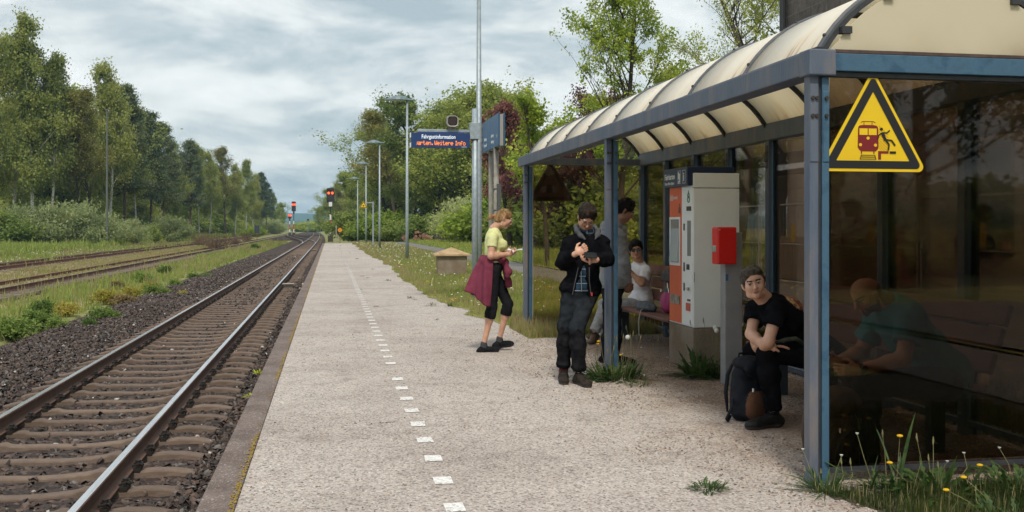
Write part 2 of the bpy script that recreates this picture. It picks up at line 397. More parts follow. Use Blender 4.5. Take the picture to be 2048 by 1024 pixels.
# one ground sheet to the horizon, stepping down at the platform wall
def curve_off(Y): Y = np.asarray(Y, float); return -np.where(Y > 95, (Y-95)**2/26000.0, 0)
def gz(X, Y):
    base = np.where(X < -.42, GZ-.10, -.05)
    base = np.where((X < -.42) & (X > -6.1), -.82, base)
    far = np.clip((Y-93)/14, 0, 1); base = np.where(X > -.42, -.05*(1-far)+(GZ-.03)*far, base)
    base = base+np.where(X < -6.1, (hnoise(X, Y, .22)-.5)*.14, 0)
    base = base+np.where(X > 9, np.clip((X-9)/60, 0, 3)*.35*(1-far), 0)
    return base
xs = np.concatenate([np.linspace(-6000, -120, 14), np.linspace(-100, -7, 60), [-6.3, -6.1, -6.0, -.70, -.45, -.40, 0], np.linspace(1, 40, 40), np.linspace(60, 300, 8), np.linspace(500, 6000, 8)])
ys = np.concatenate([np.linspace(-400, -15, 12), np.linspace(-10, 140, 130), np.linspace(150, 700, 30), np.linspace(900, 9000, 14)])
sheet('ground', xs, ys, gz, SOIL, kind='structure')
# ballast bed of the main track
def bz(X, Y):
    Xc = X-curve_off(Y)
    side = np.clip((-5.25-Xc)/.9, 0, 1); z = -.590-.22*side*side*(3-2*side)
    z = z-.06*np.clip((Xc+1.2)/.5, 0, 1)+np.where((Xc < -3.8), .03*np.sin(np.clip((-3.8-Xc)/1.2, 0, 1)*3.1), 0)
    return z+(hnoise(X, Y, 9, 3)-.5)*.035
def bxs(Y0): return None
ysb = np.concatenate([np.arange(-4, 34, .16), np.arange(34, 130, .8), np.arange(130, 1200, 12)])
xsb = np.arange(-6.3, -.50, .13)
X, Y = np.meshgrid(xsb, ysb, indexing='ij'); Xr = X+curve_off(Y)+np.where(X < -6.0, (hnoise(X*0, Y, .7, 5)-.5)*.8, 0)
i = np.arange(X.size).reshape(X.shape); V = np.stack([Xr.ravel(), Y.ravel(), bz(Xr, Y).ravel()], 1)
link(bpy.data.objects.new('ballast_bed', fastmesh('ballast_bed', V, np.stack([i[:-1, :-1], i[1:, :-1], i[1:, 1:], i[:-1, 1:]], -1).reshape(-1, 4), BALLM, smooth=True)), kind='structure')
# platform: slab + kerb
MB().box(-.48, 2.62, -4, 93.2, -.80, 0).box(2.62, 5.1, 2.0, 14.6, -.3, -.0005).build('platform', PLAT, kind='structure')
b = MB(); y = -4.0
while y < 93:
    b.box(-.675, -.483, y+.004, y+.996, -.13, .006+random.uniform(-.003, .003)); y += 1.0
b.box(-.640, -.50, -4, 93, -.82, -.125)
kb = b.build('platform_kerb', KERB, bevel=.006, kind='structure')
# moss along the kerb's inner edge
MOSS = mat('moss_yellow', (.22, .145, .03), (.34, .24, .05), 40, rough=1, bump=.6, bscale=120)
vs = []; fs = []
for k in range(3200):
    y = 3.2+70*random.random()**2.2; q = vnoise(np.array([y*.9]), np.array([0.]), np.array([0.]), 6)[0]
    if q < .50 and y > 3 and random.random() < .85: continue
    x = -.486-abs(random.gauss(0, .016)); s = random.uniform(.0025, .0075)*(1+y*.03); o = len(vs)
    a0 = random.random()*6; n_ = 6
    vs += [(x+s*math.cos(a0+a*2*math.pi/n_)*random.uniform(.6, 1.2), y+1.6*s*math.sin(a0+a*2*math.pi/n_), .0105) for a in range(n_)]+[(x, y, .016)]
    fs += [(o+a, o+(a+1) % n_, o+n_) for a in range(n_)]
me = bpy.data.meshes.new('moss'); me.from_pydata(vs, [], fs); me.materials.append(MOSS); link(bpy.data.objects.new('moss', me), kind='stuff')
# loose gravel sheet inside the shelter and beside it (irregular outline)
def blob_sheet(name, x0, x1, y0, y1, st, inside, zf, m, **kw):
    xs = np.arange(x0, x1, st); ys = np.arange(y0, y1, st); X, Y = np.meshgrid(xs, ys, indexing='ij')
    X = X+(hnoise(X, Y, 3.1, 9)-.5)*st*.5; Z = zf(X, Y); i = np.arange(X.size).reshape(X.shape)
    F = np.stack([i[:-1, :-1], i[1:, :-1], i[1:, 1:], i[:-1, 1:]], -1).reshape(-1, 4); V = np.stack([X.ravel(), Y.ravel(), Z.ravel()], 1)
    C = V[F].mean(1); F = F[inside(C[:, 0], C[:, 1])]
    return link(bpy.data.objects.new(name, fastmesh(name, V, F, m, smooth=True)), **kw)
# verge (grass) right of the platform: soil sheet with ragged edge
def verge_edge(y): return 2.12+.22*(hnoise(np.asarray(y)*0, y, .35, 11)-.5)*2+.20*(hnoise(np.asarray(y)*0, y, 1.7, 12)-.5)
def in_verge(x, y):
    a = (y > 13.9) & (y < 93.5) & (x > verge_edge(y)+np.where(y < 16, (16-y)*.28, 0))
    b_ = (y > 12.7+.4*hnoise(x, y, 2, 4)) & (y < 14.2) & (x > 2.55)
    c = (x > 4.52) & (y > 2) & (y < 14.2)
    d_ = (y < 5.12-.2*hnoise(x, y, 3, 6)) & (x > 2.60+(5.1-y)*.28+.25*(hnoise(x, y, 2.2, 3)-.5))
    return a | b_ | c | d_
blob_sheet('verge', 1.9, 5.62, 12.6, 93.5, .05, lambda x, y: in_verge(x, y) & (y > 12.7), lambda X, Y: .003+.008*hnoise(X, Y, 1.5, 8), SOIL2, kind='structure')
SOILB = mat('bare_soil', (.050, .040, .026), (.085, .070, .045), 6, rough=1, bump=.7, bscale=40)
blob_sheet('bare_soil', 2.4, 5.62, 1.5, 12.8, .05, lambda x, y: in_verge(x, y) & (y < 12.75), lambda X, Y: .002+.004*hnoise(X, Y, 1.5, 8), SOILB, kind='structure')
sheet('grass_field', np.linspace(7.55, 40, 40), np.linspace(-10, 100, 60), lambda X, Y: .01+.05*hnoise(X, Y, .5, 8)+np.clip((X-10)/80, 0, 1), SOIL2, kind='structure')
sheet('asphalt_path', np.linspace(5.55, 7.62, 12), np.linspace(-6, 99, 90), lambda X, Y: .012+.012*hnoise(X, Y, 1, 8)+0*X, ASPH, kind='structure')
sheet('station_yard', np.linspace(7.63, 12.4, 12), np.linspace(-6, 27, 30), lambda X, Y: .075+.012*hnoise(X, Y, 1, 8)+0*X, ASPH, kind='structure')
# painted dashes
PAINT = speckle('line_paint', [(0, (.72, .72, .72)), (.35, (.62, .61, .60)), (.7, (.78, .78, .78)), (.93, (.42, .38, .36))], 60, bump=.4)
b = MB(); y = 2.9; k = 0
while y < 84:
    if not (.03 > 0 and (y > 9.9 and y < 11.2 and k % 2)):
        w = .053; L_ = .082*random.uniform(.9, 1.05); x0 = .637
        a = [random.uniform(-.006, .006) for _ in range(8)]
        b.add([(x0-w+a[0], y-L_+a[1], .004), (x0+a[6], y-L_+a[7], .004), (x0+w+a[2], y-L_+a[3], .004), (x0+w+a[4], y+L_+a[5], .004), (x0-w+a[6], y+L_+a[7], .004)], [(0, 1, 2, 3, 4)])
    y += .555 if y < 30 else .6; k += 1
b.build('platform_marking', PAINT, kind='structure')

# rails
RAILS = mat('rail_steel_top', (.60, .62, .65), (.80, .81, .83), 3, rough=.24, metal=1.0, stretch=(8, .3, 8))
RAILR = mat('rail_rust', (.10, .055, .040), (.16, .09, .065), 6, rough=.8, bump=.3, bscale=40, lo=.3, hi=.7)
RAILO = mat('rail_rust_old', (.14, .065, .045), (.20, .10, .07), 6, rough=.85)
def rail(name, pts, top, mats, parent=None, step_clip=None, **kw):
    """pts: list of (x,y). Real flat-bottom profile."""
    prof = [(-.0625, -.154), (-.0625, -.143), (-.015, -.126), (-.009, -.115), (-.009, -.045), (-.030, -.034), (-.0335, -.008), (-.027, 0), (.027, 0), (.0335, -.008), (.030, -.034), (.009, -.045), (.009, -.115), (.015, -.126), (.0625, -.143), (.0625, -.154)]
    n = len(prof); V = []; F = []; mi = []
    for i, p in enumerate(pts):
        a = pts[max(i-1, 0)]; c = pts[min(i+1, len(pts)-1)]; dx, dy = c[0]-a[0], c[1]-a[1]; l_ = math.hypot(dx, dy); nx, ny = dy/l_, -dx/l_
        for u, v in prof: V.append((p[0]+nx*u, p[1]+ny*u, top+v))
    for i in range(len(pts)-1):
        for k in range(n):
            k2 = (k+1) % n; F.append((i*n+k, i*n+k2, (i+1)*n+k2, (i+1)*n+k)); mi.append(1 if k == 7 else 0)
    F0 = np.array(F); o = bpy.data.objects.new(name, fastmesh(name, V, F0, mats, mi)); return link(o, parent, **kw)
RT = -.38; TC = -2.39; G2 = .7525
ly = list(np.arange(-5, 90, 5))+list(np.arange(90, 1300, 15))
def xo(y): return float(curve_off(y))
for q, lb in ((1, 'shiny steel rail nearest the platform'), (-1, 'shiny steel rail of the main track on its side away from the platform')):
    rail('rail', [(TC+q*G2+xo(y), y) for y in ly], RT, [RAILR, RAILS], label=lb, cat='rail')
# sleepers: steel trough sleepers lying in the ballast, one object each (shared mesh)
SLP = mat('sleeper_dusty', (.120, .084, .062), (.190, .136, .102), 9, rough=.9, bump=.35, bscale=60, rand=.25, c3=(.15, .108, .086), lo=.3, hi=.7)
def sleeper_mesh():
    xs = np.concatenate([np.linspace(-1.3, 1.3, 53)]); V = []; F = []
    def top(x):
        a = abs(x); z = -.022*math.cos(min(a, .6)/.6*math.pi/2)-.006
        z += .020*math.exp(-((a-.56)/.05)**2); z += .010*math.exp(-((a-.98)/.05)**2); z -= .035*max(0, (a-1.12))/.18
        return z
    prof = [(-.125, -.14), (-.112, -.012), (-.100, .0), (.100, .0), (.112, -.012), (.125, -.14)]; n = len(prof)
    for x in xs:
        for (u, v) in prof:
            sc_ = 1+.06*math.sin(x*2); V.append((x, u*.60*(1 if abs(x) > .5 else .92), top(x)+v*(1 if v < -.1 else .9)-.004*math.sin(x*9)))
    for i in range(len(xs)-1):
        for k in range(n-1): F.append((i*n+k, i*n+k+1, (i+1)*n+k+1, (i+1)*n+k))
    F += [tuple(range(n))] and []
    me = fastmesh('sleeper', V, np.array(F), SLP, smooth=False)
    e0 = bpy.data.meshes.new('x'); 
    return me
CLIP = mat('clip_black', (.018, .015, .014), (.03, .024, .02), 30, rough=.6, metal=.3)
def clip_mesh(q):
    b = MB(); b.box(-.03+q*.09, .03+q*.09, -.07, .07, -.012, .016)
    x0 = q*.075; b.tube([(x0-q*.02, -.045, .035), (x0+q*.035, -.05, .055), (x0+q*.055, -.02, .030), (x0+q*.03, 0, .05), (x0+q*.055, .02, .030), (x0+q*.035, .05, .055), (x0-q*.02, .045, .035)], .010, 6)
    b.cyl((x0+q*.02, 0, .01), (x0+q*.02, 0, .055), .014, n=6); b.cyl((x0+q*.02, 0, .055), (x0+q*.02, 0, .075), .022, n=6)
    me = bpy.data.meshes.new('rail_clip'); me.from_pydata([tuple(v) for v in b.v], [], b.f); me.materials.append(CLIP); return me
SM = sleeper_mesh(); CM = {q: clip_mesh(q) for q in (1, -1)}; y = 3.2; k = 0
while y < 96:
    o = bpy.data.objects.new('sleeper', SM); o.location = (TC+xo(y)+random.uniform(-.015, .015), y, -.537+random.uniform(-.004, .004)); o.rotation_euler = (0, 0, random.gauss(0, .004))
    link(o, None, 'narrow dusty brown sleeper under the main track rails', 'sleeper', 'sleepers of the main track')
    if y < 45:
        for r_ in (-1, 1):
            for q in (1, -1): c = bpy.data.objects.new('rail_clip', CM[q]); c.location = (r_*G2, 0, 0); link(c, o)
    y += .6; k += 1
b = MB()
for y_ in np.arange(y, 240, .6): b.box(TC+xo(y_)-1.3, TC+xo(y_)+1.3, y_-.08, y_+.08, -.64, -.545)
b.build('distant_sleepers', SLP, kind='stuff')
# turnout: branch curving to the left track
def scurve(y0, y1, x0, x1, ys_):
    r = []
    for y in ys_:
        t = min(max((y-y0)/(y1-y0), 0), 1); r.append(x0+(x1-x0)*t*t*(3-2*t))
    return r
yb = list(np.arange(118, 262, 6)); cx = scurve(112, 262, TC, -9.0, yb)
t = thing('turnout', 'diverging curved rails of the points where the main track meets the left siding', 'points', (0, 0, 0))
for q in (1, -1): rail('switch_rail', [(c+q*G2+xo(y)*.6, y) for c, y in zip(cx, yb)], RT+.003, [RAILR, RAILS], t)
for y in np.arange(112, 262, 2.4):
    b = MB()
    c = scurve(112, 262, TC, -9.0, [y])[0]; b.box(min(c, TC)-1.25+xo(y), max(c, TC)+1.25+xo(y), y-.12, y+.12, -.62, -.54)
    b.build('points_timber', mat('timber_dark', (.05, .038, .03), rough=.9), t)
sheet('ballast_junction', np.linspace(-11, -4.8, 12), np.linspace(170, 420, 40), lambda X, Y: -.60+0*X, BALLM, kind='structure')
# left sidings
SB2 = -9.78
for x0, top, mt, nm, lb in ((SB2, RT, RAILS, 'rail', 'worn shiny rail of the nearer siding, running through the grass'), (SB2-1.505, RT-.05, RAILO, 'rail', 'half buried rusty rail of the nearer siding'),
                        (-15.2, RT, RAILO, 'rail', 'rusty brown rail of the farther siding beyond the tan strip'), (-16.7, RT-.02, RAILO, 'rail', 'rusty rail of the farther siding hidden along the meadow edge')):
    rail(nm, [(x0+xo(y), y) for y in list(np.arange(5, 90, 8))+list(np.arange(90, 500, 15))], top, [RAILO, mt], label=lb, cat='rail')
def strip(name, x0, x1, y0, y1, z, m, rag=.3, st=.25, **kw):
    return blob_sheet(name, x0-rag, x1+rag, y0, y1, st, lambda x, y: (x > x0+rag*(hnoise(x, y, .8, 2)-.5)*2) & (x < x1+rag*(hnoise(x, y, .8, 3)-.5)*2) & (hnoise(x, y, .5, 4) > .12), lambda X, Y: z+.03*hnoise(X, Y, 5, 8), m, **kw)
strip('ballast_strip', -10.6, -9.4, 12, 200, GZ+.02, BALLM, kind='structure')
strip('dirt_strip', -14.9, -10.4, 12, 150, GZ+.04, DIRT, .4, .4, kind='structure')
strip('ballast_strip', -18.0, -16.9, 40, 190, GZ+.10, BALLM, .35, .4, kind='structure')
SLG = mat('sleeper_old', (.13, .10, .085), (.20, .16, .13), 8, rough=.9, rand=.3)
b = MB().box(-.28, .42, -.11, .11, -.10, .0); 
for xx, y0, y1, lb, gp in ((-9.45, 24, 80, 'old sleeper end sticking out under the nearer siding rail', 'sleeper ends of the nearer siding'), (-14.95, 34, 62, 'old sleeper end beside the rusty farther siding rail', 'sleeper ends of the farther siding')):
    me = None; y = y0
    while y < y1:
        if me is None: o = b.build('sleeper', SLG, bevel=.01); me = o
        else: o = me.copy(); sc.collection.objects.link(o)
        o.location = (xx+xo(y), y, -.54); o['label'] = lb; o['category'] = 'sleeper'; o['group'] = gp; y += .65
b = MB()
for xx, y0, y1 in ((-9.45, 80, 170), (-14.95, 62, 170)):
    for y in np.arange(y0, y1, .65): b.box(xx+xo(y)-.28, xx+xo(y)+.42, y-.11, y+.11, -.64, -.54)
b.build('far_sleepers', SLG, kind='stuff')
# track box between rail and platform
t = atz(577, 571, -.40)
for (py, px, nm, lb, s) in ((570, 580, 'track_box', 'small grey metal box beside the near rail, closest to the viewer', 1.0), (500, 626, 'track_box', 'small grey metal box beside the rail far down the track', 1.0)):
    p = atz(px, py, -.48); t = thing(nm, lb, 'box', (-1.38, p.y, -.58)); b = MB().box(-.17, .17, -.14, .14, 0, .13); b.build('housing', mat('cast_iron', (.05, .042, .038), (.08, .065, .055), 12, rough=.8), t, .01)
    MB().box(-.19, .19, -.16, .16, .131, .155).build('lid', mat('lid_dusty', (.34, .28, .23), (.42, .36, .30), 12, rough=.8), t, .006)
    MB().tube([(.17, 0, .05), (.40, .03, .0), (.68, .02, -.02)], .015, 6).build('cable', CLIP, t)
t = thing('cable_marker', 'small orange marker stone at the platform wall beside the track', 'marker', (-.80, 32.2, -.52)); MB().box(-.07, .07, -.1, .1, 0, .16).mi(1).box(-.075, .075, -.105, .105, .161, .2).build('marker_block', [mat('orange_dull', (.45, .22, .08), rough=.8), mat('cream_dull', (.5, .42, .3), rough=.8)], t, .01)
# near ballast as real stones
def stones(name, n, dens_fn, smin, smax, mats, zf):
    u = rng.random((n, 2)); P = dens_fn(u); s = smin+(smax-smin)*rng.random(len(P))**1.5
    base = np.array([(0, 0, 1), (.9, 0, .45), (.28, .85, .4), (-.72, .53, .45), (-.72, -.53, .4), (.28, -.85, .45), (.72, .53, -.4), (-.28, .85, -.45), (-.9, 0, -.4), (-.28, -.85, -.45), (.72, -.53, -.4), (0, 0, -1)])
    tri = np.array([(0, 1, 2), (0, 2, 3), (0, 3, 4), (0, 4, 5), (0, 5, 1), (1, 6, 2), (2, 7, 3), (3, 8, 4), (4, 9, 5), (5, 10, 1), (6, 7, 2), (7, 8, 3), (8, 9, 4), (9, 10, 5), (10, 6, 1)])
    K = len(P); q = rng.normal(size=(K, 4)); q /= np.linalg.norm(q, axis=1)[:, None]; w_, x, y, z = q.T
    M = np.stack([1-2*(y*y+z*z), 2*(x*y-z*w_), 2*(x*z+y*w_), 2*(x*y+z*w_), 1-2*(x*x+z*z), 2*(y*z-x*w_), 2*(x*z-y*w_), 2*(y*z+x*w_), 1-2*(x*x+y*y)], 1).reshape(K, 3, 3)
    sh = base[None]*(1+.45*(rng.random((K, 12, 1))-.5)); sh *= np.stack([np.ones(K), .6+.4*rng.random(K), .45+.4*rng.random(K)], 1)[:, None]
    V = np.einsum('kij,kvj->kvi', M, sh)*s[:, None, None]; V += P[:, None]+np.array((0, 0, 1))*0; F = (tri[None]+(np.arange(K)*12)[:, None, None]).reshape(-1, 3)
    mi = np.repeat(rng.choice(len(mats), K, p=[.40, .30, .22, .073, .007][:len(mats)]), len(tri))
    return link(bpy.data.objects.new(name, fastmesh(name, V.reshape(-1, 3), F, mats, mi)), kind='stuff')
STM = [mat('stone_'+a, c, c2, 30, rough=.85) for a, c, c2 in (('dark', (.030, .024, .023), (.050, .040, .037)), ('brown', (.060, .043, .037), (.085, .062, .054)), ('rust', (.095, .065, .052), (.13, .09, .075)), ('grey', (.11, .10, .098), (.17, .155, .15)), ('pale', (.35, .31, .28), (.5, .46, .42)))]
def dn(u):
    d = 3.2+26*u[:, 0]**1.5; X = -6.35+5.65*u[:, 1]; X = X+0; Z = bz(X, d)+.012
    k = ~((np.abs(X-TC-G2) < .075) | (np.abs(X-TC+G2) < .075)); 
    ph = ((d-3.2+.3) % .6)-.3; onsl = (np.abs(ph) < .10) & (np.abs(X-TC) < 1.25); k &= ~(onsl & (rng.random(len(X)) > .015)); Z = np.where(onsl, -.545, Z)
    inner = (np.abs(X-TC) < 1.25); Z = Z-np.where(inner, .026, 0)
    return np.stack([X, d, Z], 1)[k]
stones('ballast_stones', 78000, dn, .018, .045, STM, None)
def dn2(u):
    d = 27+48*u[:, 0]**1.3; X = -6.3+5.6*u[:, 1]; Z = bz(X, d)+.01; k = ~((np.abs(X-TC-G2) < .08) | (np.abs(X-TC+G2) < .08) | ((np.abs(X-TC) < 1.25) & (rng.random(len(X)) < .8)))
    return np.stack([X, d, Z], 1)[k]
stones('ballast_stones', 52000, dn2, .028, .060, STM, None)
def dchips(u):
    y = 3.6+10.5*u[:, 0]**1.3; x = -.45+5.1*u[:, 1]; k = (hnoise(x, y, 1.1, 31) > .42-.12*(x > 2.4)) & ((x > 1.7+.9*hnoise(x, y, .7, 5)) | (rng.random(len(x)) < .10)) & ~in_verge(x, y)
    return np.stack([x, y, .001+0*x], 1)[k]
CHM = [mat('chip_'+a, c, c2, 30, rough=.9) for a, c, c2 in (('tan', (.30, .235, .185), (.38, .30, .24)), ('rose', (.42, .34, .30), (.50, .42, .38)), ('brown', (.20, .145, .11), (.26, .19, .15)), ('dark', (.10, .085, .08), (.15, .13, .12)), ('white', (.55, .52, .50), (.62, .60, .58)))]
stones('loose_chips', 26000, dchips, .004, .012, CHM, None)
# ======================= people
def folds(amp=.008, fx=(9, 9, 22), seed=1):
    def f(X, Y, Z):
        a = vnoise(X*fx[0]+vnoise(X*6, Y*6, Z*6, 5)*3, Y*fx[1], Z*fx[2], seed)
        b = vnoise(X*38, Y*38, Z*38, seed+3)
        return amp*(np.abs(a-.5)*2-.4)+amp*.35*(b-.5)
    return f
def hairw(amp=.012, fr=60, seed=2):
    def f(X, Y, Z): return amp*(vnoise(X*fr, Y*fr, Z*fr*.6, seed)-.5)+amp*.8*(vnoise(X*25, Y*25, Z*25, seed+1)-.5)
    return f
SKIN = mat('skin_light', (.50, .27, .18), (.60, .34, .24), 9, rough=.5, bump=.05, bscale=90)
SKIN2 = mat('skin_tan', (.36, .18, .11), (.45, .24, .15), 9, rough=.5, bump=.05, bscale=90)
SKIN3 = mat('skin_brown', (.20, .10, .06), (.28, .14, .085), 9, rough=.5, bump=.05, bscale=90)
LIP = mat('lip', (.40, .17, .13), rough=.45)
EYE = mat('eye_dark', (.03, .02, .018), rough=.3); EYW = mat('eye_white', (.42, .38, .35), rough=.4)
BROW = mat('brow_hair', (.035, .025, .02), rough=.9)
class Head:
    def __init__(s, c, f, u, k=1.0):
        s.c = V3(c); s.f = unit(f); u = V3(u); s.u = unit(u-s.f*(u@s.f)); s.r = np.cross(s.f, s.u); s.k = k; s.M = np.stack([s.r, s.f, s.u])
    def p(s, r, f, u): return s.c+(s.r*r+s.f*f+s.u*u)*s.k
    def loc(s, C): D = (C-s.c)/s.k; return D@s.r, D@s.f, D@s.u
    def add(s, S, neck, female=False):
        k = s.k
        def e(r, f, u, a, b, c, kk=.02, op='+'): S.ell(s.p(r, f, u), V3((a, b, c))*k, s.M, kk*k, op)
        e(0, -.012, .028, .073, .093, .086); e(0, .022, -.030, .056, .066, .082, .03)
        e(0, .062, -.088, .022, .018, .018, .03)                           # chin
        e(0, .078, .030, .050, .018, .013, .02)                            # brow ridge
        for q in (-1, 1):
            e(q*.036, .058, -.025, .024, .026, .026, .02)                  # cheek
            e(q*.031, .103, .006, .017, .018, .011, .012, '-')             # eye socket
            e(q*.031, .080, .004, .014, .011, .010, .004)                  # eyeball under the lids
            e(q*.074, -.006, -.004, .010, .020, .032, .006)                # ear
            e(q*.046, .02, -.075, .014, .03, .02, .03)                     # jaw corner
        S.cone(s.p(0, .088, .012), s.p(0, .108, -.026), .008*k, .012*k, .012)
        for q in (-1, 1): e(q*.010, .096, -.030, .009, .009, .007, .008)
        e(0, .0835, -.054, .024, .009, .0055, .006); e(0, .0815, -.062, .020, .009, .006, .006)
        r = .046 if female else .057
        S.cone(s.p(0, -.022, -.045), neck, r, r*1.12, .03)
    def mfn(s, beard=0, mo=False, gaze=0.0):
        def f(C):
            r, ff, u = s.loc(C); m = np.zeros(len(C), int); a = np.abs(r); fr = ff > .05; rad = np.sqrt(r*r+ff*ff+u*u) < .16
            nz = (vnoise(C[:, 0]*160, C[:, 1]*160, C[:, 2]*160)-.5)*.012
            if beard: m[rad & (ff+nz > -.01) & (u+nz < -.035-(.012 if not mo else 0)) & ~((a < .022) & (u > -.07) & (ff > .07)) & (ff > -.02)] = 2
            if mo: m[rad & fr & (np.abs(u+.044) < .006) & (a < .026)] = 2
            m[rad & fr & (u > -.066) & (u < -.051) & (a < .022) & (ff > .074)] = 1
            m[rad & fr & (np.abs(u-.026-.10*np.minimum(a-.03, 0)) < .0055) & (a > .013) & (a < .052)] = 2
            ey = rad & fr & (np.abs(a-.031) < .015)
            m[ey & (np.abs(u-.003) < .0045)] = 4; m[ey & (np.abs(u-.003) < .0048) & (np.abs(r-gaze-np.sign(r)*.031) < .0055)] = 3; m[ey & (u >= .0065) & (u < .0115)] = 3
            return m
        return f
    def hair(s, S, vol=.012, top=.0, line=.0, low=-.09):
        k = s.k
        S.ell(s.p(0, -.014, .032), V3((.073+vol, .093+vol, .086+vol+top))*k, s.M, .02)
        if top: S.ell(s.p(0, .02, .085), V3((.062, .075, .035+top))*k, s.M, .03)
        S.ell(s.p(0, -.06, -.03), V3((.060+vol*.5, .045+vol, .055))*k, s.M, .03)
        n = s.f*.824-s.u*.566
        S.cut(s.p(0, .088+line, .068), n, .012); S.cut(s.p(0, 0, low), -s.u, .02)
def hand(S, w, d, n, th=1, curl=.5, k=1.0, spread=0.0, thumb=1.0):
    w = V3(w); d = unit(d); n = V3(n); n = unit(n-d*(n@d)); t = np.cross(d, n)*th
    S.ell(w+d*.048*k, V3((.041, .016, .052))*k, np.stack([t, n, d]), .012)
    S.cone(w-d*.02*k, w+d*.03*k, .026*k, .024*k, .02)
    for i, (o, ln) in enumerate(zip((.030, .010, -.010, -.029), (.074, .082, .076, .058))):
        b = w+(d*(.088-abs(o)*.15)+t*o)*k; a = 0.0; r = .0092*k
        for j, fr in enumerate((.45, .32, .26)):
            a += curl*(.7+.15*i) if j else curl*.6
            dv = d*math.cos(a)+n*math.sin(a)+t*spread*o*8
            e_ = b+dv*ln*fr*k; S.cone(b, e_, r, r*.92, .004); b = e_; r *= .93
    b = w+(d*.025+t*.036)*k; m = b+(d*.6+t*.55*thumb+n*.45)*.042*k; S.cone(b, m, .013*k, .0105*k, .01); S.cone(m, m+(d*.75+n*.55)*.034*k, .0105*k, .008*k, .004)
class Body:
    """joint positions -> prims"""
    def __init__(s, J, k=1.0, bulk=1.0): s.J = {a: V3(b) for a, b in J.items()}; s.k = k; s.b = bulk
    def torso(s, S, g=0.0, hip=True, k=.05):
        J = s.J; r = unit(J['shR']-J['shL']); up = unit(J['neck']-J['pel']); f = np.cross(up, r); M = np.stack([r, f, unit(np.cross(r, f))]); b = s.b*s.k
        pr = unit(J['hpR']-J['hpL'])
        p0 = J['pel']; p3 = J['neck']; ch = s.J.get('chest', p0+(p3-p0)*.66); be = s.J.get('belly', p0+(ch-p0)*.5)
        w = np.linalg.norm(J['shR']-J['shL'])/.36
        S.ell(ch, (.150*b*w+g, .108*b+g, .175*s.k+g), M, k); S.ell(be, (.132*b+g, .100*b+g, .14*s.k+g), M, k)
        S.cone(ch+(p3-ch)*.55+(J['shR']-p3)*.25, J['shR'], .065*b+g, .052*b+g, k); S.cone(ch+(p3-ch)*.55+(J['shL']-p3)*.25, J['shL'], .065*b+g, .052*b+g, k)
        S.cone(ch, ch+(p3-ch)*.85, .09*b+g, .06*b+g, k)
        if hip:
            f2 = unit(np.cross(up, pr)); S.ell(p0, (.158*b+g, .112*b+g, .10*s.k+g), np.stack([pr, f2, np.cross(pr, f2)]), k)
    def arm(s, S, q, g=0.0, fore=True, end=1.0, k=.03, flat=False):
        sh, el, wr = s.J['sh'+q], s.J['el'+q], s.J['wr'+q]; b = s.b*s.k
        if not fore:
            e_ = sh+(el-sh)*end; (S.flat if flat else S.cone)(sh, e_, .052*b+g, .050*b+g*1.3, k); return
        S.cone(sh, el, .050*b+g, .038*b+g, k); e_ = el+(wr-el)*end
        m = el+(wr-el)*.3*end; S.cone(el, m, .038*b+g, .037*b+g, k); (S.flat if flat else S.cone)(m, e_, .037*b+g, .026*b+g, k)
    def leg(s, S, q, g=0.0, shin=True, end=1.0, k=.03, flat=False, gl=None):
        hp, kn, an = s.J['hp'+q], s.J['kn'+q], s.J['an'+q]; b = s.b*s.k; gl = g if gl is None else gl
        S.cone(hp, kn, .086*b+g, .056*b+g, .016)
        if shin:
            e_ = kn+(an-kn)*end; m = kn+(an-kn)*min(.35, end*.6); bk = unit(np.cross(np.cross(kn-hp, an-kn)+1e-6, an-kn))*0
            S.cone(kn, m, .054*b+g, .053*b+gl, k); (S.flat if flat else S.cone)(m, e_, .053*b+gl, (.053-(.053-.036)*(end-.35)/.65)*b+gl, k)
def shoe(name, an, toe, ground, m, sole, parent, org, lace=None, w=1.0, col=-.018):
    """an: ankle, toe: toe point on the ground plane z=ground"""
    an = V3(an); toe = V3(toe); d = toe-an; d[2] = 0; L_ = np.linalg.norm(d); d = d/L_; r = np.cross(d, (0, 0, 1.)); S = SDF()
    tilt = toe[2]-ground
    heel = V3((an[0], an[1], an[2]-.075))-d*.045
    t2 = V3((toe[0], toe[1], toe[2]+.028))-d*.035
    S.ell(heel+V3((0, 0, .012)), (.036*w, .045, .036), np.stack([r, d, V3((0, 0, 1))]), .03)
    S.cone(heel+d*.03+V3((0, 0, .01)), t2, .036*w, .030*w, .03); S.ell(t2-d*.03, (.044*w, .058, .031), np.stack([r, d, V3((0, 0, 1))]), .02)
    S.flat(heel+d*.02, an+V3((0, 0, col)), .038, .041, .03); S.cone(an+d*.035+V3((0, 0, col-.022)), t2-d*.04, .030, .030*w, .03)
    zb = min(heel[2]-.030, t2[2]-.028)
    fx = folds(.003, (30, 30, 30), 4)
    def mf(C):
        h = C[:, 2]-(heel[2]-.030+(C-heel)@d/max(L_, .1)*((t2[2]-.028)-(heel[2]-.030)))
        return (h < .022).astype(int)
    o = sdf_obj(name, S, [m, sole], parent, org, .006, wrinkle=fx, mfn=mf)
    if lace:
        b = MB()
        for i in range(4):
            c = an+d*(.042+.024*i)+V3((0, 0, col+.004-.014*i)); b.tube([c-r*.026, c+V3((0, 0, .012)), c+r*.026], .0035, 5)
        for q in (-1, 1): c = an+d*.04+V3((0, 0, col+.018)); b.tube([c, c+r*q*.03+V3((0, 0, .012)), c+r*q*.038-V3((0, 0, .008))], .003, 5)
        bo = b.build('lace', lace, o); bo.data.transform(Matrix.Translation(-Vector(org)))
    return o
def mid(a, b, t=.5): return V3(a)+(V3(b)-V3(a))*t
BLK = mat('cloth_black', (.010, .010, .012), (.020, .020, .023), 14, rough=.95, bump=.25, bscale=300, spec=0)
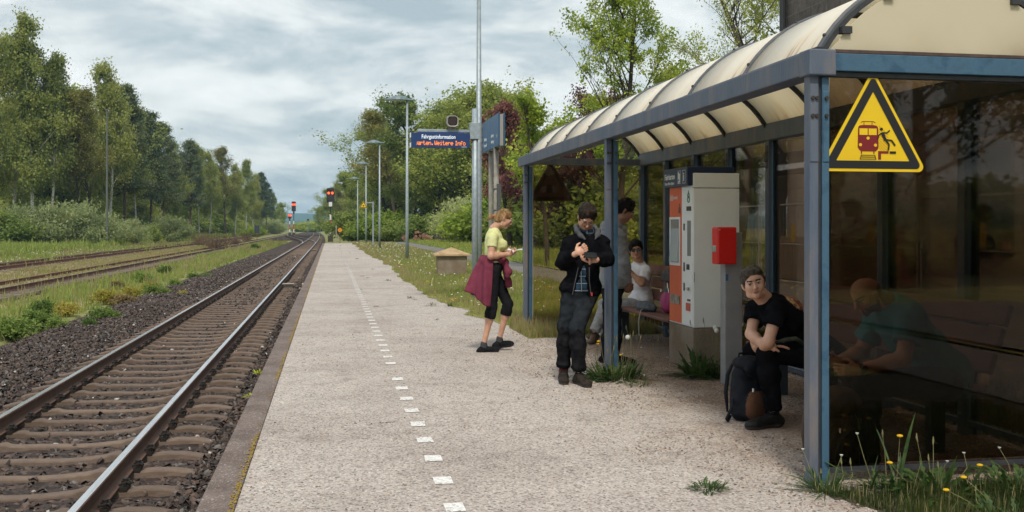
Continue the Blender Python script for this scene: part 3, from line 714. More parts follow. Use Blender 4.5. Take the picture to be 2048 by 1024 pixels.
BLK2 = mat('cloth_black_trousers', (.012, .012, .014), (.022, .022, .026), 10, rough=.9, bump=.2, bscale=200, spec=0)
SOLE = mat('sole_dark', (.05, .045, .04), rough=.8)

# ---------- woman in the yellow top
def woman():
    d = 11.65
    def A(px, py, dy=0.0): return V3(atd(px, py, d))+V3((0, dy, 0))
    J = dict(neck=A(988, 457), shR=A(981, 476, -.155), shL=A(986, 474, .16), pel=A(985, 536), hpR=A(984, 541, -.09), hpL=A(987, 541, .09),
             elR=A(977, 511, -.20), elL=A(985, 511, .22), wrR=A(1012, 508, -.10), wrL=A(1013, 506, .08),
             knR=A(982, 612, -.08), anR=A(966, 688, -.06), knL=A(1019, 609, .10), anL=A(1003, 681, .14), chest=A(988, 487), belly=A(986, 512))
    org = V3((J['pel'][0], J['pel'][1], 0)); B = Body(J, .93, .98)
    H = Head(A(1008, 438), (1, -.12, -.42), (.42, 0, 1), .93)
    S = SDF(); B.torso(S, -.012); H.add(S, J['neck'], True)
    for q in 'RL': B.arm(S, q, .002); B.leg(S, q, -.006)
    hand(S, J['wrR'], J['wrL']+V3((.10, -.16, 0))-J['wrR']+V3((.06, 0, .01)), (0, .4, .6), 1, .9, .9); hand(S, J['wrL'], (1, -.25, .1), (0, -.6, .5), -1, .8, .9)
    root = sdf_obj('person', S, [SKIN, LIP, BROW, EYE, EYW], None, org, .0065, [(2, H.c[2]-.14, H.c[2]+.14, .0038), (0, H.c[0]-.1, H.c[0]+.13, .0045)], mfn=H.mfn(),
                   label='woman with blond tied hair in a pale yellow top walking along the platform', cat='person')
    root.location = Vector(org)
    # top
    Y_ = mat('cloth_yellow', (.56, .58, .26), (.64, .65, .33), 12, rough=.85, bump=.15, bscale=120)
    S = SDF(); B.torso(S, .004)
    for q in (-1, 1): S.ell(J['chest']+V3((.085, q*.07, -.012)), (.062, .066, .066), k=.04)
    S.cut(J['belly']+V3((0, 0, -.10)), (0, 0, -1)); S.cut(J['neck']+V3((.01, 0, .012)), (.45, 0, 1))
    for q in 'RL': B.arm(S, q, .009, False, .50, flat=True)
    sdf_obj('shirt', S, Y_, root, org, .0065, wrinkle=folds(.009, (14, 14, 16), 2))
    # leggings
    S = SDF(); S.ell(J['pel'], (.115, .155, .11), k=.04); S.ell(J['pel']+V3((-.045, -.07, -.03)), (.09, .085, .09), k=.05); S.ell(J['pel']+V3((-.045, .07, -.03)), (.09, .085, .09), k=.05)
    for q in 'RL': B.leg(S, q, .006, True, .30, flat=True, gl=.012)
    sdf_obj('leggings', S, BLK2, root, org, .007, wrinkle=folds(.008, (8, 8, 24), 3))
    # jacket tied round the waist
    MAR = mat('cloth_maroon', (.13, .022, .045), (.19, .040, .070), 7, rough=.95, bump=.35, bscale=60, spec=.2, lo=.3, hi=.7)
    # back panel: flared cloth hanging from the waist
    V = []; F = []; nu, nv = 57, 30; W = A(985, 510); rr_ = np.random.default_rng(5)
    for sh_ in (0, 1):
        for i in range(nv):
            v = i/(nv-1)
            for j in range(nu):
                th = (R(-82)+R(164)*j/(nu-1))*(1-.10*v); rx = .128+.165*v**.9; ry = .180+.065*v; c_ = math.cos(th); s_ = math.sin(th)
                ff = (.030*v+.004)*math.sin(th*6.3+1.3+v*1.1)+.018*v*math.sin(th*13+4*v)+.006*math.sin(v*22+th*3)*(v < .25)
                dz = v*(.40+.20*(abs(s_)**1.5)*(.6+.4*(th < 0))-.10*max(0, -c_))
                off = ff-.012*sh_; V.append((W[0]-(rx+off)*c_+.02*v*(s_*s_), W[1]+(ry+off)*s_, W[2]-dz))
    for sh_ in (0, 1):
        o = sh_*nu*nv
        for i in range(nv-1):
            for j in range(nu-1):
                q = (o+i*nu+j, o+i*nu+j+1, o+(i+1)*nu+j+1, o+(i+1)*nu+j); F.append(q if not sh_ else q[::-1])
    o = nu*nv
    for i in range(nv-1): F += [(i*nu, (i+1)*nu, o+(i+1)*nu, o+i*nu), (i*nu+nu-1, o+i*nu+nu-1, o+(i+1)*nu+nu-1, (i+1)*nu+nu-1)]
    for j in range(nu-1): F.append(((nv-1)*nu+j, (nv-1)*nu+j+1, o+(nv-1)*nu+j+1, o+(nv-1)*nu+j))
    link(bpy.data.objects.new('jacket_drape', fastmesh('jacket_drape', np.array(V)-org, np.array(F), MAR, smooth=True)), root)
    S = SDF(); W = A(985, 516)
    S.ell(W, (.132, .163, .045), k=.03)
    for f_ in (0, 1): S.cone(A(1004, 517, -.12+.2*f_), A(1008, 524, -.04+.02*f_), .03, .035, .02)
    # sleeves knotted at the front
    S.cone(A(998, 520, -.10), A(1008, 525, -.04), .03, .035, .02); S.ell(A(1008, 524, -.03), (.045, .05, .045), k=.02)
    S.cone(A(1008, 524, -.05), A(1014, 543, -.09), .03, .042, .02); S.cone(A(1014, 543, -.09), A(1012, 550, -.1), .042, .03, .02)
    S.cone(A(1008, 530, -.01), A(1017, 568, .02), .03, .034, .02); S.flat(A(1017, 560, .0), A(1019, 573, .03), .034, .036, .02)
    sdf_obj('tied_jacket', S, MAR, root, org, .007, wrinkle=folds(.010, (10, 10, 7), 6))
    # hair
    HA = mat('hair_blond', (.16, .085, .035), (.38, .24, .11), 30, spec=.2, rough=.6, bump=.6, bscale=140, stretch=(1, 1, .35))
    S = SDF(); H.hair(S, .012, line=.004, low=-.075)
    S.cone(H.p(0, -.09, -.005), H.p(0, -.128, -.02), .040, .020, .02); S.cone(H.p(0, -.125, -.02), H.p(0, -.165, -.038), .020, .028, .015); S.cone(H.p(0, -.165, -.038), H.p(.01, -.175, -.075), .028, .008, .01)
    ho = sdf_obj('hair', S, HA, root, org, .0055, wrinkle=hairw(.010, 70))
    b = MB(); b.tube([H.p(.022*math.cos(a)*1.1, -.132, -.018+.024*math.sin(a)) for a in np.linspace(0, 2*math.pi, 9)], .006, 6, False)
    t_ = b.build('hair_tie', mat('hair_tie_red', (.5, .03, .02), rough=.6), ho); t_.data.transform(Matrix.Translation(-Vector(org)))
    b = MB(); b.ball(H.p(.084, -.004, -.042), .007)
    t_ = b.build('earring', mat('silver', (.8, .8, .78), rough=.25, metal=1), root); t_.data.transform(Matrix.Translation(-Vector(org)))
    for q, tx, ty in (('R', 998, 704), ('L', 1033, 697)):
        t = atz(tx, ty, .005) if q == 'R' else V3(A(tx, ty, .14)); t = V3(t)
        if q == 'R': t = V3((A(998, 704)[0], J['anR'][1]-.02, .0))
        else: t[2] = .045
        S = SDF(); S.cone(J['an'+q]+V3((0, 0, .006)), J['an'+q]-V3((0, 0, .03)), .039, .041)
        sdf_obj('sock', S, mat('cloth_sock_grey', (.04, .04, .045), rough=.9), root, org, .006)
        shoe('shoe', J['an'+q]-V3((0, 0, .012)), t, 0, BLK, mat('sole_black', (.015, .015, .017), rough=.7), root, org, BLK, .95)
    # things in her hands
    P = A(1022, 502, -.03); o = thing('paper_tissue', 'crumpled white tissue in the hands of the woman in yellow', 'tissue', Vector(P))
    S = SDF(); S.cone(P+V3((-.03, 0, .01)), P+V3((.03, 0, -.01)), .018, .022, .01); S.cone(P+V3((0, -.01, 0)), P+V3((.04, -.02, -.035)), .015, .010, .01)
    sdf_obj('tissue_paper', S, mat('paper_white', (.72, .74, .78), rough=.8), o, P, .005, wrinkle=folds(.012, (60, 60, 60), 9))
    P = A(1035, 500, -.03); b = MB(); b.tube([(-.075, 0, -.012), (.045, 0, .01)], .006, 6); b.box(.02, .05, -.012, .012, .002, .016)
    o = b.build('marker_pen', mat('plastic_white', (.75, .78, .82), rough=.35), None, label='thin white pen held out in front of the woman in yellow', cat='pen'); o.location = Vector(P)
woman()

# ---------- man in the black jacket
def man_phone():
    d = 9.35
    def A(px, py, dd=0.0): return V3(atd(px, py, d+dd))
    J = dict(neck=A(1173, 462, .04), shR=A(1141, 487, .02), shL=A(1203, 485, .04), pel=A(1160, 580, .0), hpR=A(1143, 590, .0), hpL=A(1175, 590, .02),
             elR=A(1124, 526, .0), elL=A(1215, 520, -.02), wrR=A(1152, 507, -.30), wrL=A(1190, 520, -.30),
             knR=A(1130, 655, -.02), knL=A(1154, 656, -.20), anR=A(1127, 738, .04), anL=A(1158, 745, -.14), chest=A(1172, 500, .03), belly=A(1166, 542, .0))
    org = V3((J['pel'][0], J['pel'][1], 0)); B = Body(J, 1.0, 1.0)
    H = Head(A(1173, 434, -.07), (-.08, -1, -1.0), (.04, -1, 1.0), .97)
    S = SDF(); B.torso(S, -.03); H.add(S, J['neck'])
    for q in 'RL': B.arm(S, q, -.008); B.leg(S, q, -.02)
    hand(S, J['wrR'], (.55, -.25, .35), (.35, .55, .25), 1, 1.35); hand(S, J['wrL'], (-1, -.12, -.10), (0, -.25, 1), 1, .75)
    GL = MB()
    root = sdf_obj('person', S, [SKIN, LIP, BROW, EYE, EYW], None, org, .0065, [(2, H.c[2]-.15, H.c[2]+.15, .0038), (0, H.c[0]-.1, H.c[0]+.1, .0042)], mfn=H.mfn(0, True),
                   label='man in black hooded jacket and glasses leaning on the shelter post, reading a phone', cat='person')
    root.location = Vector(org)
    # shirt
    PL = bpy.data.materials.new('cloth_plaid'); PL.use_nodes = True; t = PL.node_tree; bs = t.nodes['Principled BSDF']; bs.inputs['Roughness'].default_value = .9
    tcn = t.nodes.new('ShaderNodeTexCoord'); sp = t.nodes.new('ShaderNodeSeparateXYZ'); t.links.new(tcn.outputs['Object'], sp.inputs[0])
    def stripe(o, fr, ph, w_): return nmath('LESS_THAN', nmath('FRACT', nmath('ADD', nmath('MULTIPLY', o, fr, tree=t), ph, tree=t), tree=t), w_, tree=t)
    f1 = nmath('MAXIMUM', stripe(sp.outputs[0], 15, .3, .12), stripe(sp.outputs[2], 15, .1, .12), tree=t)
    f2 = nmath('MULTIPLY', nmath('ADD', stripe(sp.outputs[0], 15, .0, .5), stripe(sp.outputs[2], 15, .7, .5), tree=t), .5, tree=t)
    m1 = t.nodes.new('ShaderNodeMixRGB'); t.links.new(f2, m1.inputs[0]); m1.inputs[1].default_value = (.004, .010, .025, 1); m1.inputs[2].default_value = (.02, .06, .11, 1)
    m2 = t.nodes.new('ShaderNodeMixRGB'); t.links.new(nmath('MULTIPLY', f1, .8, tree=t), m2.inputs[0]); t.links.new(m1.outputs[0], m2.inputs[1]); m2.inputs[2].default_value = (.30, .36, .40, 1)
    t.links.new(m2.outputs[0], bs.inputs['Base Color'])
    S = SDF(); B.torso(S, .004); S.ell(J['pel']+V3((0, .0, .04)), (.15, .112, .12), k=.04); S.cone(J['neck']+V3((0, -.02, -.01)), J['neck']+V3((0, -.03, .045)), .075, .075, .02); S.cut(J['pel']+V3((0, 0, -.01)), (0, 0, -1)); S.cut(J['neck']+V3((0, 0, .04)), (0, -.35, 1))
    sdf_obj('shirt', S, PL, root, org, .0075, wrinkle=folds(.006, (16, 16, 10), 8))
    # jacket, open at the front
    JK = mat('softshell_black', (.005, .005, .0065), (.011, .011, .0135), 10, rough=.9, bump=.3, bscale=120, spec=0)
    S = SDF(); B.torso(S, .022, k=.05); S.ell(J['pel']+V3((.01, .01, .03)), (.195, .135, .13), k=.05)
    S.cut(J['pel']+V3((0, 0, -.035)), (-.15, 0, -1))
    nz = V3((J['neck'][0], J['neck'][1]-.12, J['neck'][2])); hm = J['pel']+V3((-.01, -.16, 0))
    S.cone(hm+V3((-.02, -.0, -.14)), hm+V3((.005, -.0, .16)), .090, .060, .01, '-'); S.cone(hm+V3((.005, -.0, .16)), nz+V3((0, -.03, -.10)), .060, .02, .01, '-'); S.cone(nz+V3((0, -.03, -.10)), nz+V3((0, 0, .10)), .02, .10, .01, '-')
    for q in 'RL':
        B.arm(S, q, .022, True, .96, flat=True)
    S.ell(J['neck']+V3((.0, .075, -.005)), (.10, .055, .045), k=.04)
    fw = folds(.016, (8, 8, 14), 11)
    jk = sdf_obj('jacket', S, JK, root, org, .0075, wrinkle=fw)
    b = MB()
    S2 = SDF()
    GR = mat('hood_lining_grey', (.045, .05, .06), (.085, .09, .102), 9, rough=.95, bump=.3, bscale=90)
    n0 = J['neck']
    for q in (-1, 1):
        S2.chain([n0+V3((q*.02, .085, .035)), n0+V3((q*.085, .04, .035)), n0+V3((q*.098, -.04, .0)), n0+V3((q*.080, -.10, -.04)), n0+V3((q*.050, -.125, -.075))], [.014, .020, .022, .020, .008], .03)
    sdf_obj('hood_lining', S2, GR, jk, org, .006, wrinkle=folds(.008, (20, 20, 20), 12))
    b = MB(); RD = mat('zip_red', (.45, .03, .02), rough=.5); ZP = mat('zip_dark', (.10, .10, .11), rough=.4, metal=.5)
    b.mi(1)
    for q, x0, x1 in ((1, .070, .055), (-1, -.105, -.05)):
        b.tube([hm+V3((x0, -.010, -.03)), hm+V3((x0*.75, -.018, .10)), hm+V3((x1, -.012, .22))], .004, 5)
    b.mi(0); b.box(*[v for i in range(3) for v in (hm[i]+(.071, -.022, -.045)[i], hm[i]+(.083, -.012, -.012)[i])])
    z_ = b.build('zip', [RD, ZP], jk); z_.data.transform(Matrix.Translation(-Vector(org)))
    # trousers
    TR = mat('cloth_charcoal', (.014, .017, .021), (.026, .030, .036), 9, spec=0, rough=.95, bump=.3, bscale=110)
    S = SDF(); S.ell(J['pel']+V3((0, .01, -.02)), (.175, .125, .12), k=.05)
    for q in 'RL': B.leg(S, q, .014, True, .95, flat=True, gl=.019)
    for q in 'RL': S.ell(mid(J['knR' if q == 'R' else 'knL'], J['an'+q], .88), (.064, .066, .03), k=.03)
    kz = J['knL'][2]-.02
    sdf_obj('trousers', S, [TR, BLK], root, org, .0075, wrinkle=folds(.014, (9, 9, 16), 13), mfn=lambda C: (C[:, 2] < kz+.02*np.sin(C[:, 0]*60)).astype(int))
    S = SDF(); S.cone(J['anR']+V3((.01, 0, .06)), J['anR']-V3((0, 0, .02)), .042, .045); sdf_obj('sock', S, mat('cloth_sock_red', (.12, .01, .012), rough=.9), root, org, .006)
    SH = mat('shoe_brown_dark', (.022, .017, .014), (.040, .032, .028), 20, spec=.1, rough=.8)
    for q, tx in (('R', (-.05, -.235)), ('L', (.04, -.235))):
        a = J['an'+q].copy(); a[2] = .10
        shoe('shoe', a, a+V3((tx[0], tx[1], -.10)), 0, SH, SOLE, root, org, BLK, 1.12, .0)
    HA = mat('hair_dark_brown', (.012, .008, .006), (.035, .022, .015), 30, rough=.6, spec=.15, bump=.6, bscale=120, stretch=(1, 1, .4))
    S = SDF(); H.hair(S, .014, .012, .004, low=-.06)
    sdf_obj('hair', S, HA, root, org, .0055, wrinkle=hairw(.020, 45))
    b = MB()
    for q in (-1, 1):
        b.tube([H.p(q*.033+.023*math.cos(a), .103, .002+.018*math.sin(a)) for a in np.linspace(0, 2*math.pi, 13)], .0016, 5, False); b.tube([H.p(q*.056, .10, .008), H.p(q*.078, .03, .008), H.p(q*.078, -.01, .004)], .0018, 5)
    b.tube([H.p(-.010, .104, .006), H.p(.010, .104, .006)], .0016, 5)
    g_ = b.build('glasses', mat('wire_dark', (.05, .045, .04), rough=.35, metal=.6), root); g_.data.transform(Matrix.Translation(-Vector(org)))
    P = J['wrL']+V3((-.055, -.06, .045)); b = MB(); b.box(-.060, .060, -.031, .031, -.0045, .0045)
    ph = b.build('smartphone', mat('phone_black', (.01, .01, .012), rough=.15), None, .003, label='black smartphone in the hand of the man in the black jacket', cat='phone'); ph.location = Vector(P); ph.rotation_euler = (R(52), R(4), R(8))
    b = MB(); b.box(-.056, .056, -.028, .028, .005, .0055); b.build('screen', mat('phone_screen', (.02, .025, .03), rough=.08), ph)
man_phone()

# ---------- man in the grey hoodie
def man_hoodie():
    d = 10.6
    def A(px, py, dd=0.0): return V3(atd(px, py, d+dd))
    J = dict(neck=A(1233, 455), shR=A(1229, 470, .17), shL=A(1236, 474, -.17), pel=A(1224, 574), hpR=A(1222, 584, .09), hpL=A(1226, 584, -.09),
             elR=A(1236, 520, .22), elL=A(1247, 525, -.20), wrR=A(1256, 560, .04), wrL=A(1255, 563, -.10),
             knR=A(1219, 655, .08), knL=A(1230, 655, -.09), anR=A(1213, 718, .08), anL=A(1226, 718, -.10), chest=A(1229, 500), belly=A(1227, 540))
    org = V3((J['pel'][0], J['pel'][1], 0)); B = Body(J, 1.0, 1.0)
    H = Head(A(1249, 423), (1, -.15, -.45), (.42, 0, 1), .97)
    S = SDF(); B.torso(S, -.02); H.add(S, J['neck'])
    for q in 'RL': B.arm(S, q, -.006); B.leg(S, q, -.02)
    hand(S, J['wrR'], (.3, -.5, -1), (0, 0, -.2), -1, .9); hand(S, J['wrL'], (.15, .15, -1), (0, 1, 0), 1, .9)
    root = sdf_obj('person', S, [SKIN3, LIP, BROW, EYE, EYW], None, org, .0065, [(2, H.c[2]-.15, H.c[2]+.15, .0038), (0, H.c[0]-.1, H.c[0]+.13, .0045)], mfn=H.mfn(0, True),
                   label='man in grey hooded sweatshirt and black trousers standing behind the shelter post', cat='person')
    root.location = Vector(org)
    G = mat('cloth_grey_marl', (.17, .175, .185), (.23, .235, .245), 60, rough=.95, bump=.15, bscale=200)
    S = SDF(); B.torso(S, .030, k=.06); S.ell(J['pel']+V3((0, 0, .05)), (.15, .19, .12), k=.05); S.cut(J['pel']+V3((0, 0, -.01)), (0, 0, -1))
    for q in 'RL': B.arm(S, q, .024, True, .97, flat=True)
    S.chain([J['neck']+V3((.07, -.06, -.01)), J['neck']+V3((-.02, -.10, .02)), J['neck']+V3((-.10, -.04, .02)), J['neck']+V3((-.10, .05, .02)), J['neck']+V3((-.02, .10, .02)), J['neck']+V3((.07, .06, -.01))], [.025, .035, .045, .045, .035, .025], .04)
    S.ell(J['neck']+V3((-.12, 0, -.05)), (.05, .11, .09), k=.04)
    sdf_obj('hooded_sweatshirt', S, G, root, org, .0075, wrinkle=folds(.016, (8, 8, 15), 21))
    S = SDF(); S.ell(J['pel']+V3((0, 0, -.02)), (.125, .165, .11), k=.05)
    for q in 'RL': B.leg(S, q, .012, True, .97, flat=True, gl=.022)
    sdf_obj('trousers', S, BLK2, root, org, .008, wrinkle=folds(.012, (9, 9, 18), 22))
    for q in 'RL':
        a = J['an'+q].copy(); a[2] = .10; shoe('shoe', a, a+V3((.25, -.03, -.10)), 0, BLK, SOLE, root, org)
    S = SDF(); H.hair(S, .016, .018, -.004, low=-.055)
    sdf_obj('hair', S, mat('hair_black', (.005, .004, .004), (.014, .011, .010), 50, spec=.1, rough=.6, bump=.8, bscale=130), root, org, .0055, wrinkle=hairw(.022, 60, 7))
man_hoodie()
# ---------- seated man with sunglasses
def man_white():
    d = 12.75
    def A(px, py, dd=0.0): return V3(atd(px, py, d+dd))
    J = dict(neck=A(1277, 524, .05), shR=A(1269, 538, .22), shL=A(1292, 540, -.14), pel=A(1281, 606, .08), hpR=A(1272, 610, .17), hpL=A(1282, 612, -.02),
             elR=A(1258, 560, .20), elL=A(1283, 567, -.20), wrR=A(1252, 556, .0), wrL=A(1262, 545, -.16),
             knR=A(1207, 608, .25), knL=A(1218, 603, -.10), anR=A(1204, 672, .30), anL=A(1188, 664, -.22), chest=A(1281, 558, .05), belly=A(1284, 588, .08))
    org = V3((J['pel'][0], J['pel'][1], 0)); B = Body(J, 1.0, 1.0)
    H = Head(A(1272, 500, .0), (-.30, -1, -.05), (-.08, 0, 1), 1.0)
    S = SDF(); B.torso(S, -.02); H.add(S, J['neck'])
    for q in 'RL': B.arm(S, q, .002); B.leg(S, q, -.02)
    hand(S, J['wrL'], (-.5, 0, .8), (-.4, 0, -.3), 1, 1.1); hand(S, J['wrR'], (-.4, -.3, .5), (-.3, 0, -.3), -1, 1.0)
    root = sdf_obj('person', S, [SKIN2, LIP, BROW, EYE, EYW], None, org, .007, [(2, H.c[2]-.15, H.c[2]+.15, .004), (0, H.c[0]-.1, H.c[0]+.1, .0045)], mfn=H.mfn(),
                   label='man in white t-shirt and dark sunglasses sitting on the far bench', cat='person')
    root.location = Vector(org)
    S = SDF(); B.torso(S, .016, k=.06); S.ell(J['pel']+V3((0, 0, .04)), (.16, .18, .11), k=.05); S.cut(J['pel']+V3((0, 0, -.03)), (0, 0, -1)); S.cut(J['neck']+V3((0, 0, .015)), (0, -.5, 1))
    for q in 'RL': B.arm(S, q, .020, False, .62, flat=True)
    sdf_obj('shirt', S, mat('cloth_white', (.62, .62, .66), (.72, .72, .76), 10, rough=.9, bump=.1, bscale=100), root, org, .0075, wrinkle=folds(.016, (12, 12, 14), 31))
    LG = mat('cloth_light_grey', (.26, .26, .27), (.35, .35, .36), 12, rough=.92, bump=.3, bscale=120)
    S = SDF(); S.ell(J['pel']+V3((0, 0, -.02)), (.15, .17, .11), k=.05)
    for q in 'RL': B.leg(S, q, .014, True, .97, flat=True, gl=.026)
    sdf_obj('trousers', S, LG, root, org, .008, wrinkle=folds(.014, (9, 9, 18), 32))
    BR = mat('boot_brown', (.075, .042, .028), (.12, .07, .045), 16, rough=.7)
    for q in 'RL':
        a = J['an'+q].copy(); a[2] = .12; shoe('boot', a, a+V3((-.10 if q == 'L' else -.22, -.20 if q == 'L' else -.05, -.12)), 0, BR, SOLE, root, org, BLK, 1.15)
    S = SDF(); H.hair(S, .012, .006, -.004, low=-.05)
    sdf_obj('hair', S, MATS['hair_black'], root, org, .006, wrinkle=hairw(.012, 60, 8))
    b = MB()
    for q in (-1, 1):
        b.ball((0, 0, 0), (1e-4, 1e-4, 1e-4), 3, 2)
        pts = [H.p(q*.033+.027*math.cos(a), .100, .003+.021*math.sin(a)) for a in np.linspace(0, 2*math.pi, 13)[:-1]]; bk = [p-H.f*.006 for p in pts]
        b.add(pts+bk, [tuple(range(12)), tuple(range(23, 11, -1))]+[(i, (i+1) % 12, 12+(i+1) % 12, 12+i) for i in range(12)])
        b.tube([H.p(q*.058, .097, .010), H.p(q*.080, .02, .008), H.p(q*.080, -.02, .002)], .003, 5)
    b.tube([H.p(-.010, .104, .008), H.p(.010, .104, .008)], .003, 5)
    b.v = [v for v in b.v]
    g_ = b.build('sunglasses', mat('sunglass_black', (.006, .006, .007), rough=.12), root); g_.data.transform(Matrix.Translation(-Vector(org)))
man_white()

# ---------- seated man in the black t-shirt
def man_black():
    d = 7.3
    def A(px, py, dd=0.0): return V3(atd(px, py, d+dd))
    J = dict(neck=A(1531, 600, .05), shR=A(1511, 620, .20), shL=A(1554, 620, -.15), pel=A(1651, 705, .10), hpR=A(1640, 713, .26), hpL=A(1648, 713, -.02),
             elR=A(1502, 668, .06), elL=A(1537, 684, -.22), wrR=A(1531, 693, -.16), wrL=A(1512, 694, .10),
             knR=A(1505, 702, .36), knL=A(1533, 706, -.10), anR=A(1520, 800, .48), anL=A(1547, 820, -.07), chest=A(1572, 638, .06), belly=A(1615, 668, .08))
    org = V3((J['pel'][0], J['pel'][1], 0)); B = Body(J, 1.0, 1.0)
    H = Head(A(1507, 567, -.04), (-.36, -1, .0), (-.26, -.05, 1), 1.0)
    S = SDF(); B.torso(S, -.02); H.add(S, J['neck'])
    for q in 'RL': B.arm(S, q, .0); B.leg(S, q, -.02)
    hand(S, J['wrR'], (1, -.12, .02), (0, -.15, -1), -1, .22, spread=.25); hand(S, J['wrL'], (-.4, .2, .9), (1, 0, 0), 1, .6)
    root = sdf_obj('person', S, [SKIN, LIP, BROW, EYE, EYW], None, org, .006, [(2, H.c[2]-.15, H.c[2]+.15, .0032), (0, H.c[0]-.1, H.c[0]+.1, .0034), (1, H.c[1]-.13, H.c[1]+.05, .0036)], mfn=H.mfn(gaze=.002),
                   label='man in black t-shirt with slicked-back hair sitting forward, looking at the viewer', cat='person')
    root.location = Vector(org)
    S = SDF(); B.torso(S, .014, k=.06); S.cut(J['neck']+V3((-.03, 0, .012)), (-.55, -.25, 1))
    for q in 'RL': B.arm(S, q, .020, False, .50, flat=True)
    BT = mat('cloth_black_tee', (.006, .006, .007), (.011, .011, .013), 10, rough=.95, bump=.2, bscale=150, spec=0)
    sh = sdf_obj('shirt', S, BT, root, org, .007, wrinkle=folds(.014, (12, 12, 12), 41))
    PR = mat('print_red_gold', (.20, .03, .025), (.34, .20, .08), 28, rough=.8, lo=.45, hi=.55, c3=(.03, .015, .012))
    # printed patch on the back: shallow shell just over the shirt
    S = SDF(); B.torso(S, .0165, k=.06); V, F = S.mesh(.007, wrinkle=folds(.014, (12, 12, 12), 41)); C = V[F].mean(1)
    pc = A(1585, 598, .02); m = (np.abs(C-pc) < (.085, .16, .10)).all(1) & (C[:, 2] > pc[2]-.085) & ((((C[:, 0]-pc[0])/.075)**2+((C[:, 1]-pc[1])/.17)**2+((C[:, 2]-pc[2])/.10)**2) < 1)
    me = fastmesh('print', V-org, F[m], PR, smooth=True); link(bpy.data.objects.new('back_print', me), sh)
    S = SDF(); S.ell(J['pel']+V3((0, 0, -.02)), (.15, .17, .11), k=.05)
    for q in 'RL': B.leg(S, q, .016, True, .99, flat=True, gl=.022)
    sdf_obj('trousers', S, BT, root, org, .0075, wrinkle=folds(.016, (9, 9, 16), 42))
    SB = mat('shoe_black_leather', (.006, .006, .0065), (.012, .012, .012), 18, spec=.25, rough=.5, bump=.3)
    for q in 'RL':
        a = J['an'+q].copy(); a[2] = .11; shoe('shoe', a, a+V3((-.235, -.05, -.11)), 0, SB, SOLE, root, org, BLK, 1.2)
    HA = mat('hair_grey_brown', (.016, .012, .009), (.095, .074, .058), 40, spec=.3, rough=.5, bump=1.0, bscale=110, stretch=(.5, .5, 1.4))
    S = SDF(); H.hair(S, .008, .004, -.020, low=-.06); S.ell(H.p(-.02, -.115, .0), (.032, .032, .032), k=.02)
    sdf_obj('hair', S, HA, root, org, .005, wrinkle=hairw(.013, 55, 12))
    # strap of a bag lying over his lap
    b = MB(); p0 = A(1558, 682, -.17); b.tube([p0+V3((-.03, 0, -.01)), p0+V3((.04, -.02, .012)), p0+V3((.12, -.02, .016)), p0+V3((.19, 0, -.02))], [.008, .016, .018, .012], 7)
    o = b.build('folded_scarf', mat('cloth_olive', (.03, .035, .022), (.05, .055, .04), 20, rough=.9), None, smooth=True, label='dark olive rolled cloth lying on the lap of the man in the black t-shirt', cat='scarf')
man_black()

